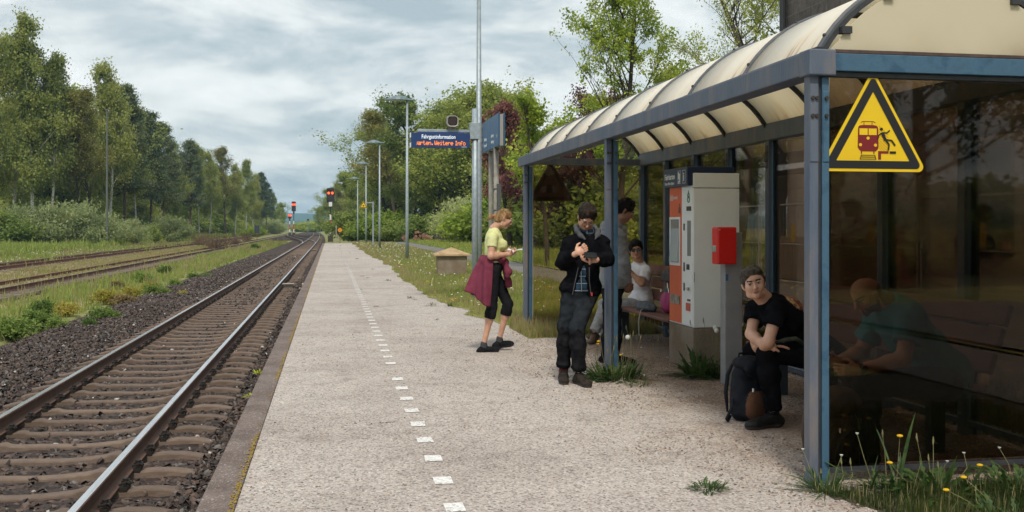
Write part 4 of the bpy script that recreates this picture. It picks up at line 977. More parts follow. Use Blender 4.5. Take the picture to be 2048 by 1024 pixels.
# ---------- bald man behind the tinted pane
def man_bald():
    d = 6.2
    def A(px, py, dd=0.0): return V3(atd(px, py, d+dd))
    J = dict(neck=A(1776, 606, .0), shR=A(1752, 640, .20), shL=A(1822, 636, -.16), pel=A(1888, 750, .0), hpR=A(1876, 760, .10), hpL=A(1890, 765, -.12),
             elR=A(1722, 704, .26), elL=A(1806, 718, -.22), wrR=A(1676, 722, .10), wrL=A(1716, 740, -.20),
             knR=A(1706, 752, .28), knL=A(1730, 765, -.12), anR=A(1718, 880, .28), anL=A(1735, 905, -.10), chest=A(1810, 655, .0), belly=A(1858, 705, .0))
    org = V3((J['pel'][0], J['pel'][1], 0)); B = Body(J, 1.02, 1.06)
    H = Head(A(1733, 592, .0), (-1, -.22, -.55), (-.5, 0, 1), 1.0)
    S = SDF(); B.torso(S, -.02); H.add(S, J['neck'])
    for q in 'RL': B.arm(S, q, .004); B.leg(S, q, -.02)
    hand(S, J['wrR'], (-1, -.1, -.05), (0, -1, 0), 1, .8); hand(S, J['wrL'], (-1, .1, 0), (0, 1, 0), -1, .8)
    mf0 = H.mfn(1)
    def mf(C):
        m = mf0(C); r, f, u = H.loc(C); nz = (vnoise(C[:, 0]*90, C[:, 1]*90, C[:, 2]*90)-.5)*.02
        m[(f < .0) & (u+nz < .045) & (u > -.09) & (np.abs(r) < .12) & (f > -.13) & ~((np.abs(r) > .070) & (f > -.03)) & (m == 0)] = 2; return m
    root = sdf_obj('person', S, [SKIN2, LIP, mat('stubble', (.09, .05, .035), (.14, .08, .055), 60, rough=.8), EYE, EYW], None, org, .006, [(2, H.c[2]-.15, H.c[2]+.15, .004)], mfn=mf,
                   label='bald man with beard in a dark teal t-shirt sitting bent forward behind the tinted pane', cat='person')
    root.location = Vector(org)
    S = SDF(); B.torso(S, .016, k=.07); S.ell(mid(J['pel'], J['belly'], .2), (.17, .19, .14), k=.06); S.cut(J['neck']+V3((-.01, 0, .012)), (-1, -.1, .9))
    for q in 'RL': B.arm(S, q, .022, False, .60, flat=True)
    sdf_obj('shirt', S, mat('cloth_teal', (.03, .15, .19), (.045, .20, .24), 12, rough=.9, bump=.1, bscale=120), root, org, .0075, wrinkle=folds(.014, (10, 10, 12), 51))
    S = SDF(); S.ell(J['pel']+V3((0, 0, -.03)), (.16, .18, .11), k=.05)
    for q in 'RL': B.leg(S, q, .016, True, .98, flat=True, gl=.03)
    sdf_obj('trousers', S, mat('cloth_dark_jeans', (.010, .012, .02), (.02, .024, .035), 20, rough=.9), root, org, .008, wrinkle=folds(.016, (9, 9, 16), 52))
    for q in 'RL':
        a = J['an'+q].copy(); a[2] = .10; shoe('shoe', a, a+V3((-.24, -.03, -.10)), 0, BLK, SOLE, root, org)
    w_ = mid(J['elL'], J['wrL'], .93); dv = unit(J['wrL']-J['elL']); b = MB()
    b.tube([w_-dv*.012, w_+dv*.012], .036, 16); b.cyl(w_+V3((0, -.030, .006)), w_+V3((0, -.046, .008)), .021, n=14)
    o = b.build('wristwatch', mat('watch_black', (.02, .02, .02), rough=.3), root); o.data.transform(Matrix.Translation(-Vector(org)))
man_bald()

# ---------- bags
def backpack(name, label, loc, rz, mats, h=.48, w=.30, dp=.20, straps=True, flap=True, lean=0.0):
    t = thing(name, label, 'backpack', loc, rz)
    S = SDF(); S.ell((0, 0, h*.36), (w*.52, dp*.52, h*.40), k=.03); S.ell((0, 0, h*.68), (w*.46, dp*.44, h*.34), k=.05); S.ell((0, -.01, h*.14), (w*.5, dp*.5, h*.15), k=.05)
    S.ell((0, -dp*.42, h*.28), (w*.40, dp*.26, h*.26), k=.015); S.cut((0, 0, .008), (0, 0, -1))
    body = sdf_obj('bag_body', S, mats[:2], t, (0, 0, 0), .009, wrinkle=folds(.014, (12, 12, 10), 61), mfn=lambda C: ((C[:, 1] < -dp*.45) & (C[:, 2] < h*.50)).astype(int))
    if flap:
        S = SDF(); S.ell((0, -.01, h*.93), (w*.44, dp*.55, h*.12), k=.02); S.ell((0, -dp*.45, h*.84), (w*.40, dp*.16, h*.14), k=.03)
        sdf_obj('top_flap', S, mats[0], t, (0, 0, 0), .009, wrinkle=folds(.010, (14, 14, 14), 62))
    ZP = MATS['silver']; b = MB()
    b.tube([(w*.15, -dp*.60, h*.72), (w*.22, -dp*.62, h*.62), (w*.25, -dp*.60, h*.5)], .005, 5); b.box(w*.2, w*.26, -dp*.66, -dp*.60, h*.60, h*.66); b.box(-w*.25, -w*.19, -dp*.66, -dp*.60, h*.50, h*.56)
    b.build('zip', ZP, t)
    if straps:
        for q in (-1, 1):
            b = MB(); b.tube([(q*w*.25, dp*.42, h*.90), (q*w*.30, dp*.60, h*.72), (q*w*.36, dp*.62, h*.42), (q*w*.42, dp*.45, h*.12)], [.010, .016, .016, .008], 6); b.build('strap', mats[0], t, smooth=True)
    b = MB(); b.tube([(-.05, dp*.2, h*1.0), (-.04, dp*.2, h*1.08), (.04, dp*.2, h*1.08), (.05, dp*.2, h*1.0)], .008, 6); b.build('grab_handle', mats[0], t)
    return t
NV = mat('nylon_navy', (.006, .007, .010), (.013, .015, .021), 14, spec=.15, rough=.7, bump=.2, bscale=200)
BRN = mat('suede_brown', (.11, .045, .020), (.15, .065, .03), 12, rough=.85)
p = atz(1496, 840); bk = backpack('backpack', 'dark navy backpack with brown suede pocket on the ground by black shoes', (p.x, p.y+.02, 0), R(22), [NV, BRN], .46, .27, .20)
b = MB(); b.tube([(-.15, .02, .04), (-.20, .0, .015), (-.23, -.02, .03), (-.21, -.03, .08), (-.17, -.02, .13), (-.15, .0, .17)], [.010, .013, .013, .012, .010, .008], 6); b.build('loose_strap', NV, bk, smooth=True)
# ======================= shelter
SX0, SX1, SY0, SY1 = 2.72, 4.40, 5.25, 13.65
STL = mat('steel_grey_blue', (.062, .088, .140), (.155, .140, .145), 5, rough=.55, bump=.15, bscale=60, stretch=(1, 1, .25), c3=(.092, .112, .155), lo=.35, hi=.68)
STB = mat('steel_blue', (.026, .075, .135), (.042, .10, .165), 7, rough=.5, bump=.1, bscale=50, c3=(.045, .11, .18))
DKS = mat('steel_dark', (.018, .022, .028), (.035, .036, .04), 9, rough=.6)
BOLT = mat('bolt_dull', (.06, .05, .045), rough=.5, metal=.6)
BROWNB = mat('bitumen_brown', (.055, .035, .030), (.09, .06, .05), 12, rough=.9)
def acrylic(name, c1, c2, c3, transl):
    m, t, n, l, b = node_mat(name); b.inputs['Roughness'].default_value = .42
    tcn = n.new('ShaderNodeTexCoord'); mp_ = n.new('ShaderNodeMapping'); mp_.inputs['Scale'].default_value = (1.2, 16, 1.2); l.new(tcn.outputs['Object'], mp_.inputs[0])
    no = n.new('ShaderNodeTexNoise'); no.inputs['Scale'].default_value = 1.6; no.inputs['Detail'].default_value = 7; l.new(mp_.outputs[0], no.inputs[0])
    n2_ = n.new('ShaderNodeTexNoise'); n2_.inputs['Scale'].default_value = 2.4; n2_.inputs['Detail'].default_value = 7; l.new(tcn.outputs['Object'], n2_.inputs[0])
    sp = n.new('ShaderNodeSeparateXYZ'); l.new(tcn.outputs['Object'], sp.inputs[0])
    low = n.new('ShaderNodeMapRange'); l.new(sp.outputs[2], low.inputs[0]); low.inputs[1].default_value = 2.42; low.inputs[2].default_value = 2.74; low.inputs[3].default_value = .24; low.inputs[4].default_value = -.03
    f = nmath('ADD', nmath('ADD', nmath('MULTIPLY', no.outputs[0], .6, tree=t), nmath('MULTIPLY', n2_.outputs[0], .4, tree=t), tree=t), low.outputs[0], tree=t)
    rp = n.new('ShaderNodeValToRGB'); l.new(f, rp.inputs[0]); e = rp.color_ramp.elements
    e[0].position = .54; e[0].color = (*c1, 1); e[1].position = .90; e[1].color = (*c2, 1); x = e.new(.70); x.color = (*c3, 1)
    l.new(rp.outputs[0], b.inputs['Base Color']); tr = n.new('ShaderNodeBsdfTranslucent'); wm = n.new('ShaderNodeMixRGB'); wm.blend_type = 'MULTIPLY'; wm.inputs[0].default_value = 1; l.new(rp.outputs[0], wm.inputs[1]); wm.inputs[2].default_value = (1, .95, .80, 1); l.new(wm.outputs[0], tr.inputs[0])
    ms = n.new('ShaderNodeMixShader'); ms.inputs[0].default_value = transl; l.new(b.outputs[0], ms.inputs[1]); l.new(tr.outputs[0], ms.inputs[2]); l.new(ms.outputs[0], n['Material Output'].inputs[0])
    return m
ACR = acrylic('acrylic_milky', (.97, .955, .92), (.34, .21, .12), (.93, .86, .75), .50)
ACG = acrylic('acrylic_gable', (.78, .73, .60), (.50, .40, .27), (.73, .67, .53), .45)
sh = thing('waiting_shelter', 'long blue-grey steel platform shelter with arched milky roof and brown tinted panes', 'shelter', (0, 0, 0))
def post(x, y, front=True, z1=2.32):
    b = MB(); b.mi(0).box(x-.062, x-.008, y-.035, y+.035, 0, z1).mi(2).box(x-.012, x+.016, y-.020, y+.020, 0, z1).mi(1).box(x+.014, x+.058, y-.034, y+.034, 0, z1-.02)
    b.mi(0).box(x-.060, x-.010, y-.041, y-.034, z1-.50, z1-.06); b.mi(1).box(x+.018, x+.056, y-.040, y-.033, z1-.50, z1-.10)
    o = b.build('post', [STL, STB, DKS], sh, .004)
    b = MB()
    for dz in (.14, .24):
        for dx in (-.048, -.022, .036): b.cyl((x+dx, y-.038, z1-dz), (x+dx, y-.052, z1-dz), .011, n=8)
    b.build('bolt', BOLT, o); return o
for y in (SY0, 9.45, SY1): post(SX0, y)
for y in np.arange(SY0, SY1+.1, 1.05):
    x = SX1; b = MB(); b.mi(0).box(x-.05, x-.02, y-.04, y+.04, 0, 2.33).mi(1).box(x-.02, x+.045, y-.012, y+.012, 0, 2.33).mi(0).box(x+.045, x+.07, y-.04, y+.04, 0, 2.33)
    b.mi(2).box(x-.056, x-.05, y-.03, y+.03, 2.05, 2.28); o = b.build('post', [STL, STB, DKS], sh, .003)
    b = MB()
    for dz in (2.12, 2.20):
        for dy in (-.015, .015): b.cyl((x-.056, y+dy, dz), (x-.066, y+dy, dz), .008, n=6)
    b.build('bolt', BOLT, o)
# beams
MB().box(SX0-.075, SX0+.072, SY0-.02, SY1+.35, 2.315, 2.445).box(SX0-.055, SX0+.05, SY0-.02, SY1+.30, 2.445, 2.458).build('front_beam', STL, sh, .008)
MB().box(SX0-.082, SX0+.080, SY0-.075, SY0+.06, 2.305, 2.452).build('beam_end_cap', STL, sh, .008)
MB().box(SX1-.06, SX1+.06, SY0-.02, SY1+.05, 2.33, 2.50).build('back_beam', STL, sh, .006)
MB().mi(0).box(SX0+.082, SX1+.06, SY0-.055, SY0+.03, 2.335, 2.435).mi(1).box(SX0+.085, SX1+.06, SY0-.050, SY0+.03, 2.436, 2.458).mi(2).box(SX0+.06, SX1, SY0-.03, SY0+.02, 2.305, 2.334).build('end_beam', [STB, BROWNB, DKS], sh, .004)
MB().box(SX0+.075, SX1-.06, SY1-.03, SY1+.03, 2.33, 2.42).build('end_beam', STL, sh, .004)
# arch
AX0, AX1, SP, RISE = SX0+.03, SX1-.02, 2.462, .47
hw = (AX1-AX0)/2; rad = (hw*hw+RISE*RISE)/(2*RISE); cxm = (AX0+AX1)/2; czm = SP+RISE-rad; amax = math.asin(hw/rad)
def arc(k, n, off=0.0): a = -amax+2*amax*k/n; return (cxm+(rad+off)*math.sin(a), czm+(rad+off)*math.cos(a))
NA = 22
for j in range(8):
    y0 = SY0+.03+1.05*j+.012; y1 = y0+1.05-.024; V = []; F = []
    for k in range(NA+1):
        for (yy, of) in ((y0, 0), (y1, 0), (y1, .006), (y0, .006)):
            x, z = arc(k, NA, of); V.append((x, yy, z))
    for k in range(NA):
        for q in range(4): F.append((4*k+q, 4*k+(q+1) % 4, 4*k+4+(q+1) % 4, 4*k+4+q))
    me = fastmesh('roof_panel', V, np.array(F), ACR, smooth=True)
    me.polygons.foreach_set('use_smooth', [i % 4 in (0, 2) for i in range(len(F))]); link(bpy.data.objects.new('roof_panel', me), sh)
for j in range(9):
    y = SY0+.03+1.05*j; V = []; F = []; w_ = .017
    for k in range(NA+1):
        for (dy, of) in ((-w_, -.006), (w_, -.006), (w_, .010), (w_*.4, .022), (-w_*.4, .022), (-w_, .010)):
            x, z = arc(k, NA, of); V.append((x, y+dy, z))
    for k in range(NA):
        for q in range(6): F.append((6*k+q, 6*k+(q+1) % 6, 6*k+6+(q+1) % 6, 6*k+6+q))
    o = link(bpy.data.objects.new('roof_rib', fastmesh('roof_rib', V, np.array(F), [mat('rib_dark', (.05, .06, .075), (.085, .09, .10), 9, rough=.5)])), sh)
    V = []; F = []
    for k in range(NA+1):
        for (dy, of) in ((-.018, -.035), (.018, -.035), (.018, -.007), (-.018, -.007)):
            x, z = arc(k, NA, of); V.append((x, y+dy, z))
    for k in range(NA):
        for q in range(4): F.append((4*k+q, 4*k+(q+1) % 4, 4*k+4+(q+1) % 4, 4*k+4+q))
    link(bpy.data.objects.new('under_rib', fastmesh('under_rib', V, np.array(F), [DKS])), o)
    b = MB()
    for k in (1, 6, 16, 21): x, z = arc(k, NA, .02); b.ball((x, y, z), .014, 6, 4)
    b.box(SX0+.0, SX0+.05, y-.03, y+.03, 2.459, 2.478)
    b.build('rib_bolt', DKS, o)
# near gable (thickened sheet) with its seal
pts = [arc(k, NA, -.055) for k in range(1, NA)]; pts = [(AX0+.05, SP+.002)]+pts+[(AX1-.05, SP+.002)]
MB().prism(pts, lambda u, v: (u, SY0-.004, v), lambda u, v: (u, SY0+.004, v)).build('gable_panel', ACG, sh)
b = MB()
for k in (2, 6, 11, 16): x, z = arc(k, NA, -.05); b.box(x-.03, x+.03, SY0-.03, SY0+.02, z-.02, z+.02)
b.build('gable_bracket', DKS, sh)
# panes
GN = glass('glass_smoked', (.555, .49, .425), .8); GF = glass('glass_tinted', (.86, .79, .66), .8); GB = glass('glass_back', (.66, .59, .52), .5)
MB().box(SX0+.075, SX1-.02, SY0-.012, SY0-.002, .10, 2.300).build('pane', GN, sh)
MB().box(SX0+.07, SX1-.06, SY1-.006, SY1+.006, .10, 2.325).build('pane', GF, sh)
SE = mat('seal_pale', (.42, .38, .32), rough=.7)
MB().box(SX0+.064, SX0+.074, SY1-.012, SY1+.012, .10, 2.32).box(SX0+.064, SX1-.05, SY1-.012, SY1+.012, .085, .10).build('pane_seal', SE, sh)
for j in range(8):
    y0 = SY0+1.05*j+.045; MB().box(SX1-.004, SX1+.004, y0, y0+.96, .12, 2.325).build('pane', GB, sh)
for y in (SY0, SY1): MB().box(SX0+.06, SX1-.05, y-.015, y+.015, .055, .083).build('bottom_rail', DKS, sh)
MB().box(SX1-.02, SX1+.02, SY0, SY1, .06, .10).build('bottom_rail', STL, sh)
MB().box(3.02, 3.20, 5.30, 5.36, 2.06, 2.17).build('junction_box', DKS, sh, .006)
# warning sign
YEL = mat('sign_yellow', (.76, .52, .010), (.70, .46, .010), 3, rough=.4); SBK = mat('sign_black', (.008, .008, .009), rough=.5); SRD = mat('sign_red', (.17, .006, .008), rough=.5)
def rtri(cx, cz, h_, r, n=8):
    s = 2*h_/math.sqrt(3); C_ = [(0, h_*2/3), (s/2, -h_/3), (-s/2, -h_/3)]; out_ = []
    for i, (x, z) in enumerate(C_):
        l_ = math.hypot(x, z); ux, uz = x/l_, z/l_; ccx, ccz = x-ux*2*r, z-uz*2*r; a0 = math.atan2(uz, ux)
        for k in range(n+1):
            a = a0+R(60)-R(120)*k/n; out_.append((cx+ccx+r*math.cos(a), cz+ccz+r*math.sin(a)))
    return out_
def warn_sign(loc, rz, label, k=1.0, name='warning_sign', full=True, YEL=None, SBK=None):
    YEL = YEL or MATS['sign_yellow']; SBK = SBK or MATS['sign_black']
    t = thing(name, label, 'sign', loc, rz)
    def lay(poly, y, m, nm, par): return MB().prism(poly, lambda u, v: (u, y, v), lambda u, v: (u, y-.0015, v)).build(nm, m, par)
    MB().prism(rtri(0, 0, .585*k, .03*k), lambda u, v: (u, .004, v), lambda u, v: (u, -.002, v)).build('plate', YEL, t)
    o_ = rtri(0, 0, .535*k, .022*k); i_ = rtri(0, -.002, .395*k, .003*k); b = MB(); n = len(o_)
    vs = [(u, -.0040, v) for u, v in o_]+[(u, -.0040, v) for u, v in i_]; b.add(vs, [(j, (j+1) % n, n+(j+1) % n, n+j) for j in range(n)]); b.build('border', SBK, t)
    if not full:
        b = MB(); b.prism([(-.06*k, -.08*k), (.02*k, -.08*k), (.02*k, .04*k), (-.06*k, .04*k)], lambda u, v: (u, -.003, v), lambda u, v: (u, -.005, v)); b.prism([(.05*k, -.08*k), (.07*k, -.08*k), (.08*k, .04*k), (.05*k, .05*k)], lambda u, v: (u, -.003, v), lambda u, v: (u, -.005, v)); b.build('pictogram', SBK, t); return t
    # pictogram; crop coordinates (1182x1024 for 150x130 photo px) -> metres on the plate
    def q(px, py): X = 1690+px/7.88; Z = 200+py/7.88; return ((X-1761)*.00312, (272.0-Z)*.00282-.012)
    def P(l_): return [q(*p) for p in l_]
    tr = [(325, 400), (330, 365), (350, 345), (400, 336), (560, 336), (612, 345), (632, 365), (640, 400), (645, 690), (632, 725), (600, 757), (370, 757), (335, 725), (318, 690)]
    b = MB(); F_ = lambda y: (lambda u, v: (u, y, v))
    b.prism(P(tr), F_(-.0021), F_(-.0036))
    for x in (378, 573): b.prism(P([(x-8, 757), (x+8, 757), (x+8, 797), (x-8, 797)]), F_(-.0021), F_(-.0036))
    def stroke(b, pts, w, y=-.0021):
        for a, c in zip(pts[:-1], pts[1:]):
            dx, dy = c[0]-a[0], c[1]-a[1]; L_ = math.hypot(dx, dy); nx, ny = -dy/L_*w/2, dx/L_*w/2
            b.prism(P([(a[0]+nx, a[1]+ny), (c[0]+nx, c[1]+ny), (c[0]-nx, c[1]-ny), (a[0]-nx, a[1]-ny)]), F_(y), F_(y-.0015)); y -= .00005
    stroke(b, [(368, 298), (400, 280), (560, 280), (595, 298)], 9); stroke(b, [(417, 280), (417, 336)], 8); stroke(b, [(543, 280), (543, 336)], 8)
    b.prism(P([(640, 750), (803, 750), (803, 790), (684, 790), (684, 887), (640, 887)]), F_(-.0021), F_(-.0036))
    b.build('train_pictogram', SRD, t)
    b = MB()
    for poly in ([(345, 392), (472, 392), (472, 495), (345, 495)], [(488, 392), (614, 392), (614, 495), (488, 495)]): b.prism(P(poly), F_(-.0037), F_(-.0046))
    for (x, y) in ((479, 547), (360, 653), (596, 657)): b.prism(P([(x+25*math.cos(a), y+25*math.sin(a)) for a in np.linspace(0, 2*math.pi, 15)[:-1]]), F_(-.0037), F_(-.0046))
    b.build('train_lamp', YEL, t)
    b = MB()
    for k_ in range(9): y_ = 345+k_*44; b_ = 0; stroke(b, [(650, y_), (min(800, 650+(745-y_)), min(745, y_+150))] if y_ < 740 else [(650, 740), (655, 745)], 4)
    b.build('hatching', mat('sign_orange', (.5, .22, .01), rough=.5), t)
    b = MB()
    b.prism(P([(689+24*math.cos(a), 398+24*math.sin(a)) for a in np.linspace(0, 2*math.pi, 13)[:-1]]), F_(-.0041), F_(-.0056))
    stroke(b, [(820, 415), (775, 458), (700, 455)], 20, -.0041); stroke(b, [(700, 455), (650, 495), (630, 562)], 18, -.0044); stroke(b, [(702, 460), (752, 575)], 46, -.0047)
    stroke(b, [(750, 565), (850, 578), (905, 660)], 24, -.0050); stroke(b, [(752, 572), (808, 640), (796, 738)], 24, -.0054)
    b.prism(P([(820, 752), (918, 752), (918, 790), (820, 790)]), F_(-.0041), F_(-.0056))
    for a_, c_ in (((375, 812), (352, 887)), ((583, 812), (605, 887))): stroke(b, [a_, c_], 9, -.0041)
    for y_, x0, x1 in ((818, 372, 588), (848, 362, 596), (880, 355, 603)): stroke(b, [(x0, y_), (x1, y_)], 7, -.0043)
    b.build('figure_pictogram', SBK, t)
    return t
ws = warn_sign((3.055, SY0-.018, 1.965), 0, 'large yellow triangle with red train and falling figure on the near pane')
p = aty(1103, 372, SY1); warn_sign((p.x, SY1+.030, p.z-.02), 0, 'brownish warning triangle seen from behind through the far end pane', full=False, YEL=mat('sign_back', (.20, .12, .075), (.16, .095, .06), 5, rough=.7), SBK=mat('sign_back_dark', (.07, .045, .03), rough=.7))

# ======================= ticket machine
WHT = mat('lacquer_white', (.80, .82, .82), (.84, .86, .86), 3, rough=.45, bump=.04, bscale=200); DBR = mat('lacquer_red', (.66, .10, .018), (.72, .125, .024), 2.5, rough=.5); NVB = mat('lacquer_navy', (.010, .022, .065), rough=.4)
CON = speckle('concrete_base', [(0, (.27, .225, .175)), (.4, (.23, .19, .15)), (.8, (.31, .26, .205))], 150, bump=.2, patch=[(3, .4, .62, (.70, .62, .54), .8)])
STE = mat('stainless', (.45, .45, .44), (.55, .55, .54), 20, rough=.35, metal=.8)
WTX = mat('lettering_white', (.75, .78, .80), rough=.6)
mx0, mx1, my0, my1 = 3.60, 4.09, 9.53, 10.25
tm = thing('ticket_machine', 'tall white and red ticket machine with blue header on a concrete base', 'ticket machine', (mx0, my0, 0))
W_, D_ = mx1-mx0, my1-my0
MB().box(-.005, W_-.01, .0, D_, 0, .435).build('plinth', CON, tm, .008)
b = MB(); b.mi(0).box(0, W_, 0, D_, .44, 1.845).mi(0).box(.0, W_, .0, D_, 1.852, 2.0); b.build('cabinet', WHT, tm, .006)
MB().box(-.007, -.001, .335, D_-.02, .455, 1.87).build('front_panel', DBR, tm, .002)
MB().box(-.060, W_-.05, -.0+.02, D_+.02, 1.875, 1.99+.075).build('header', NVB, tm, .004)
MB().box(-.006, -.001, .015, .325, .455, 1.87).build('side_panel', WHT, tm, .001)
# recessed screen bay
b = MB(); b.mi(0).box(-.016, -.007, .36, .68, 1.05, 1.085).box(-.016, -.007, .36, .68, 1.535, 1.56).box(-.016, -.007, .36, .385, 1.085, 1.535).box(-.016, -.007, .655, .68, 1.085, 1.535)
b.build('screen_bezel', WHT, tm, .002)
b = MB(); b.add([(-.008, .385, 1.085), (-.008, .655, 1.085), (-.008, .655, 1.535), (-.008, .385, 1.535)], [(0, 1, 2, 3)]); b.build('screen_recess', mat('recess_grey', (.22, .21, .19), (.30, .29, .27), 4, rough=.6), tm)
b = MB(); b.prism([(-.035, 1.09), (-.010, 1.09), (-.010, 1.44)], lambda u, v: (u, .40, v), lambda u, v: (u, .64, v)); b.build('screen', mat('screen_glass', (.50, .56, .62), rough=.08, spec=.8), tm)
# details of the narrow panel
b = MB(); b.mi(0).box(-.010, -.006, .06, .155, 1.16, 1.52); b.build('slot_recess', mat('slot_grey', (.20, .20, .20), rough=.5), tm, .001)
b = MB()
for (y0, y1, z0, z1) in ((.05, .17, 1.62, 1.665), (.10, .17, 1.02, 1.075), (.235, .26, 1.00, 1.09), (.235, .26, 1.42, 1.49), (.235, .26, .80, .88), (.07, .15, .70, .72)): b.box(-.013, -.006, y0, y1, z0, z1)
b.build('slot', mat('slot_dark', (.04, .04, .042), rough=.5), tm)
MB().tube([(-.006, .13, .83), (-.035, .10, .83), (-.035, .06, .82)], .012, 6).build('knob', STE, tm)
MB().box(-.012, -.006, .07, .19, .60, .68).build('sticker', mat('sticker_red', (.55, .10, .06), rough=.6), tm)
MB().box(-.013, -.006, .38, .66, .645, .74).build('ticket_tray', mat('tray_dark', (.10, .10, .10), (.30, .29, .27), 12, rough=.3, metal=.6), tm, .002)
RX = (R(90), 0, R(-90))
text('lettering', 'Fahrkarten', .085, WTX, tm, (-.0615, .70, 1.955), RX, sx=.85, offset=.001)
text('lettering', 'Tickets Billets Biglietti', .040, WTX, tm, (-.0615, .70, 1.900), RX, sx=.84)
text('lettering', 'i', .125, WTX, tm, (-.0615, .130, 1.925), RX, offset=.003)
b = MB(); b.box(-.0625, -.0615, .255, .28, 1.945, 2.02).box(-.0625, -.0615, .225, .25, 1.915, 2.005).box(-.0625, -.0615, .24, .275, 1.905, 1.93)
for y0, y1 in ((.205, .295), (.065, .155)):
    b.box(-.0622, -.0615, y0, y1, 2.03, 2.034).box(-.0622, -.0615, y0, y1, 1.90, 1.904).box(-.0622, -.0615, y0, y0+.004, 1.90, 2.034).box(-.0622, -.0615, y1-.004, y1, 1.90, 2.034)
b.build('ticket_symbol', WTX, tm)
text('lettering', 'DB', .052, WTX, tm, (-.0085, .668, 1.745), RX); text('lettering', 'BAHN', .046, WTX, tm, (-.0085, .575, 1.747), RX)
b = MB(); 
for a in ((.590, .594, 1.735, 1.79), (.672, .676, 1.735, 1.79), (.590, .676, 1.735, 1.739), (.590, .676, 1.787, 1.791)): b.box(-.0085, -.0075, *a)
b.build('logo_frame', WTX, tm)
b = MB(); b.box(-.0085, -.0075, .355, .42, 1.60, 1.66).box(-.0085, -.0075, .37, .40, 1.66, 1.70); b.build('notice', mat('notice_dark', (.16, .035, .02), rough=.5), tm)
GRN = mat('logo_green', (.02, .16, .06), rough=.5)
b = MB()
for zc, r_ in ((1.735, .030), (1.775, .022)):
    b.tube([(-.008, .12+r_*math.cos(a), zc+r_*math.sin(a)) for a in np.linspace(0, 2*math.pi, 11)], .006, 4, False)
b.prism([(.100, 1.79), (.14, 1.79), (.12, 1.83)], lambda u, v: (-.007, u, v), lambda u, v: (-.010, u, v)); b.build('round_logo', GRN, tm)
MB().box(.004, .010, -.004, .001, .90, 1.0).build('lock', STE, tm)
# validator on its post
vp = thing('ticket_validator', 'red ticket validator box on a square grey post', 'validator', (3.64, 8.71, 0))
GP = mat('lacquer_grey', (.22, .22, .23), (.26, .26, .27), 6, rough=.5, bump=.1, bscale=120)
MB().box(-.065, .105, -.055, .065, 0, 1.405).build('post', GP, vp, .008)
rb = MB().box(-.175, .010, -.150, -.0, 1.115, 1.455).build('box', mat('lacquer_signal_red', (.62, .012, .008), rough=.35), vp, .014)
MB().box(-.190, -.174, -.10, -.04, 1.235, 1.275).mi(0).box(-.183, -.174, -.115, -.025, 1.225, 1.285).build('slot', STE, rb, .003); MB().cyl((-.16, -.156, 1.43), (-.16, -.161, 1.43), .008).build('screw', STE, rb)
MB().box(-.060, -.035, -.058, -.054, .96, 1.02).mi(0).build('sticker', mat('sticker_blue', (.03, .12, .25), rough=.5), vp)

# ======================= benches
BW = mat('bench_plank_brown', (.115, .045, .034), (.165, .070, .052), 6, rough=.7, bump=.25, bscale=40, stretch=(1, .3, 1)); BF = mat('bench_frame', (.035, .045, .055), rough=.6)
def bench(label, y0, y1, x=3.60, grp='benches in the shelter', planks=3):
    t = thing('bench', label, 'bench', (x, y0, 0), 0, grp); L_ = y1-y0
    for i in range(planks): MB().box(.02+.155*i, .02+.155*i+.145, 0, L_, .408, .450).build('seat_plank', BW, t, .014)
    for i in range(3):
        z = .53+.15*i; xx = .47+.055*i
        b = MB(); b.beam((xx, 0, z), (xx+.045, 0, z+.135), .001, .001)
        b = MB(); v = []
        for yy in (0, L_):
            v += [(xx, yy, z), (xx+.045, yy, z+.135), (xx+.083, yy, z+.123), (xx+.038, yy, z-.012)]
        b.add(v, [(0, 1, 2, 3), (7, 6, 5, 4), (0, 4, 5, 1), (1, 5, 6, 2), (2, 6, 7, 3), (3, 7, 4, 0)]); b.build('back_plank', BW, t, .012)
    for yy in (.22, L_-.22):
        MB().box(.03, .47, yy-.025, yy+.025, .36, .407).box(.20, .30, yy-.035, yy+.035, 0, .36).beam((.49, yy, .38), (.64, yy, .93), .04, .03).build('leg', BF, t, .004)
    return t
bench('brown plank bench behind the ticket machine, under the man in white', 10.35, 12.95)
bench('brown plank bench at the shelter\'s open middle, under the man in the black t-shirt', 7.0, 8.3)
bench('brown plank bench close behind the near tinted pane, under the bald man', 5.62, 6.94)
# rucksack + stick on far bench
t = backpack('backpack', 'black frame rucksack with a pink cover standing on the far bench', (3.93, 11.05, .452), R(-75), [mat('nylon_black', (.014, .014, .016), (.03, .03, .034), 12, rough=.6), mat('nylon_pink', (.30, .02, .12), rough=.6)], .50, .30, .20)
b = MB(); b.tube([(3.98+.0, 11.32, .46), (4.03, 11.30, .72), (4.07, 11.15, .92), (4.05, 10.95, .98), (4.0, 10.8, .85)], .013, 7); o = b.build('pack_frame', STE, t); o.data.transform((Matrix.Translation((3.93, 11.05, .452)) @ Matrix.Rotation(R(-75), 4, 'Z')).inverted())
t = thing('shoulder_bag', 'small grey bag with trailing strap lying on the far bench', 'bag', (3.72, 11.45, .452)); S = SDF(); S.ell((0, 0, .055), (.11, .15, .06), k=.03); S.ell((.02, -.12, .04), (.07, .10, .05), k=.04); S.cut((0, 0, .003), (0, 0, -1))
sdf_obj('bag_body', S, mat('fabric_bluegrey', (.06, .07, .085), (.10, .115, .135), 14, rough=.9), t, (0, 0, 0), .008, wrinkle=folds(.02, (14, 14, 14), 71)); MB().tube([(-.06, -.1, .03), (-.11, -.16, .02), (-.14, -.17, -.10), (-.13, -.16, -.28)], .007, 5).build('strap', mat('strap_pale', (.35, .33, .3), rough=.8), t)
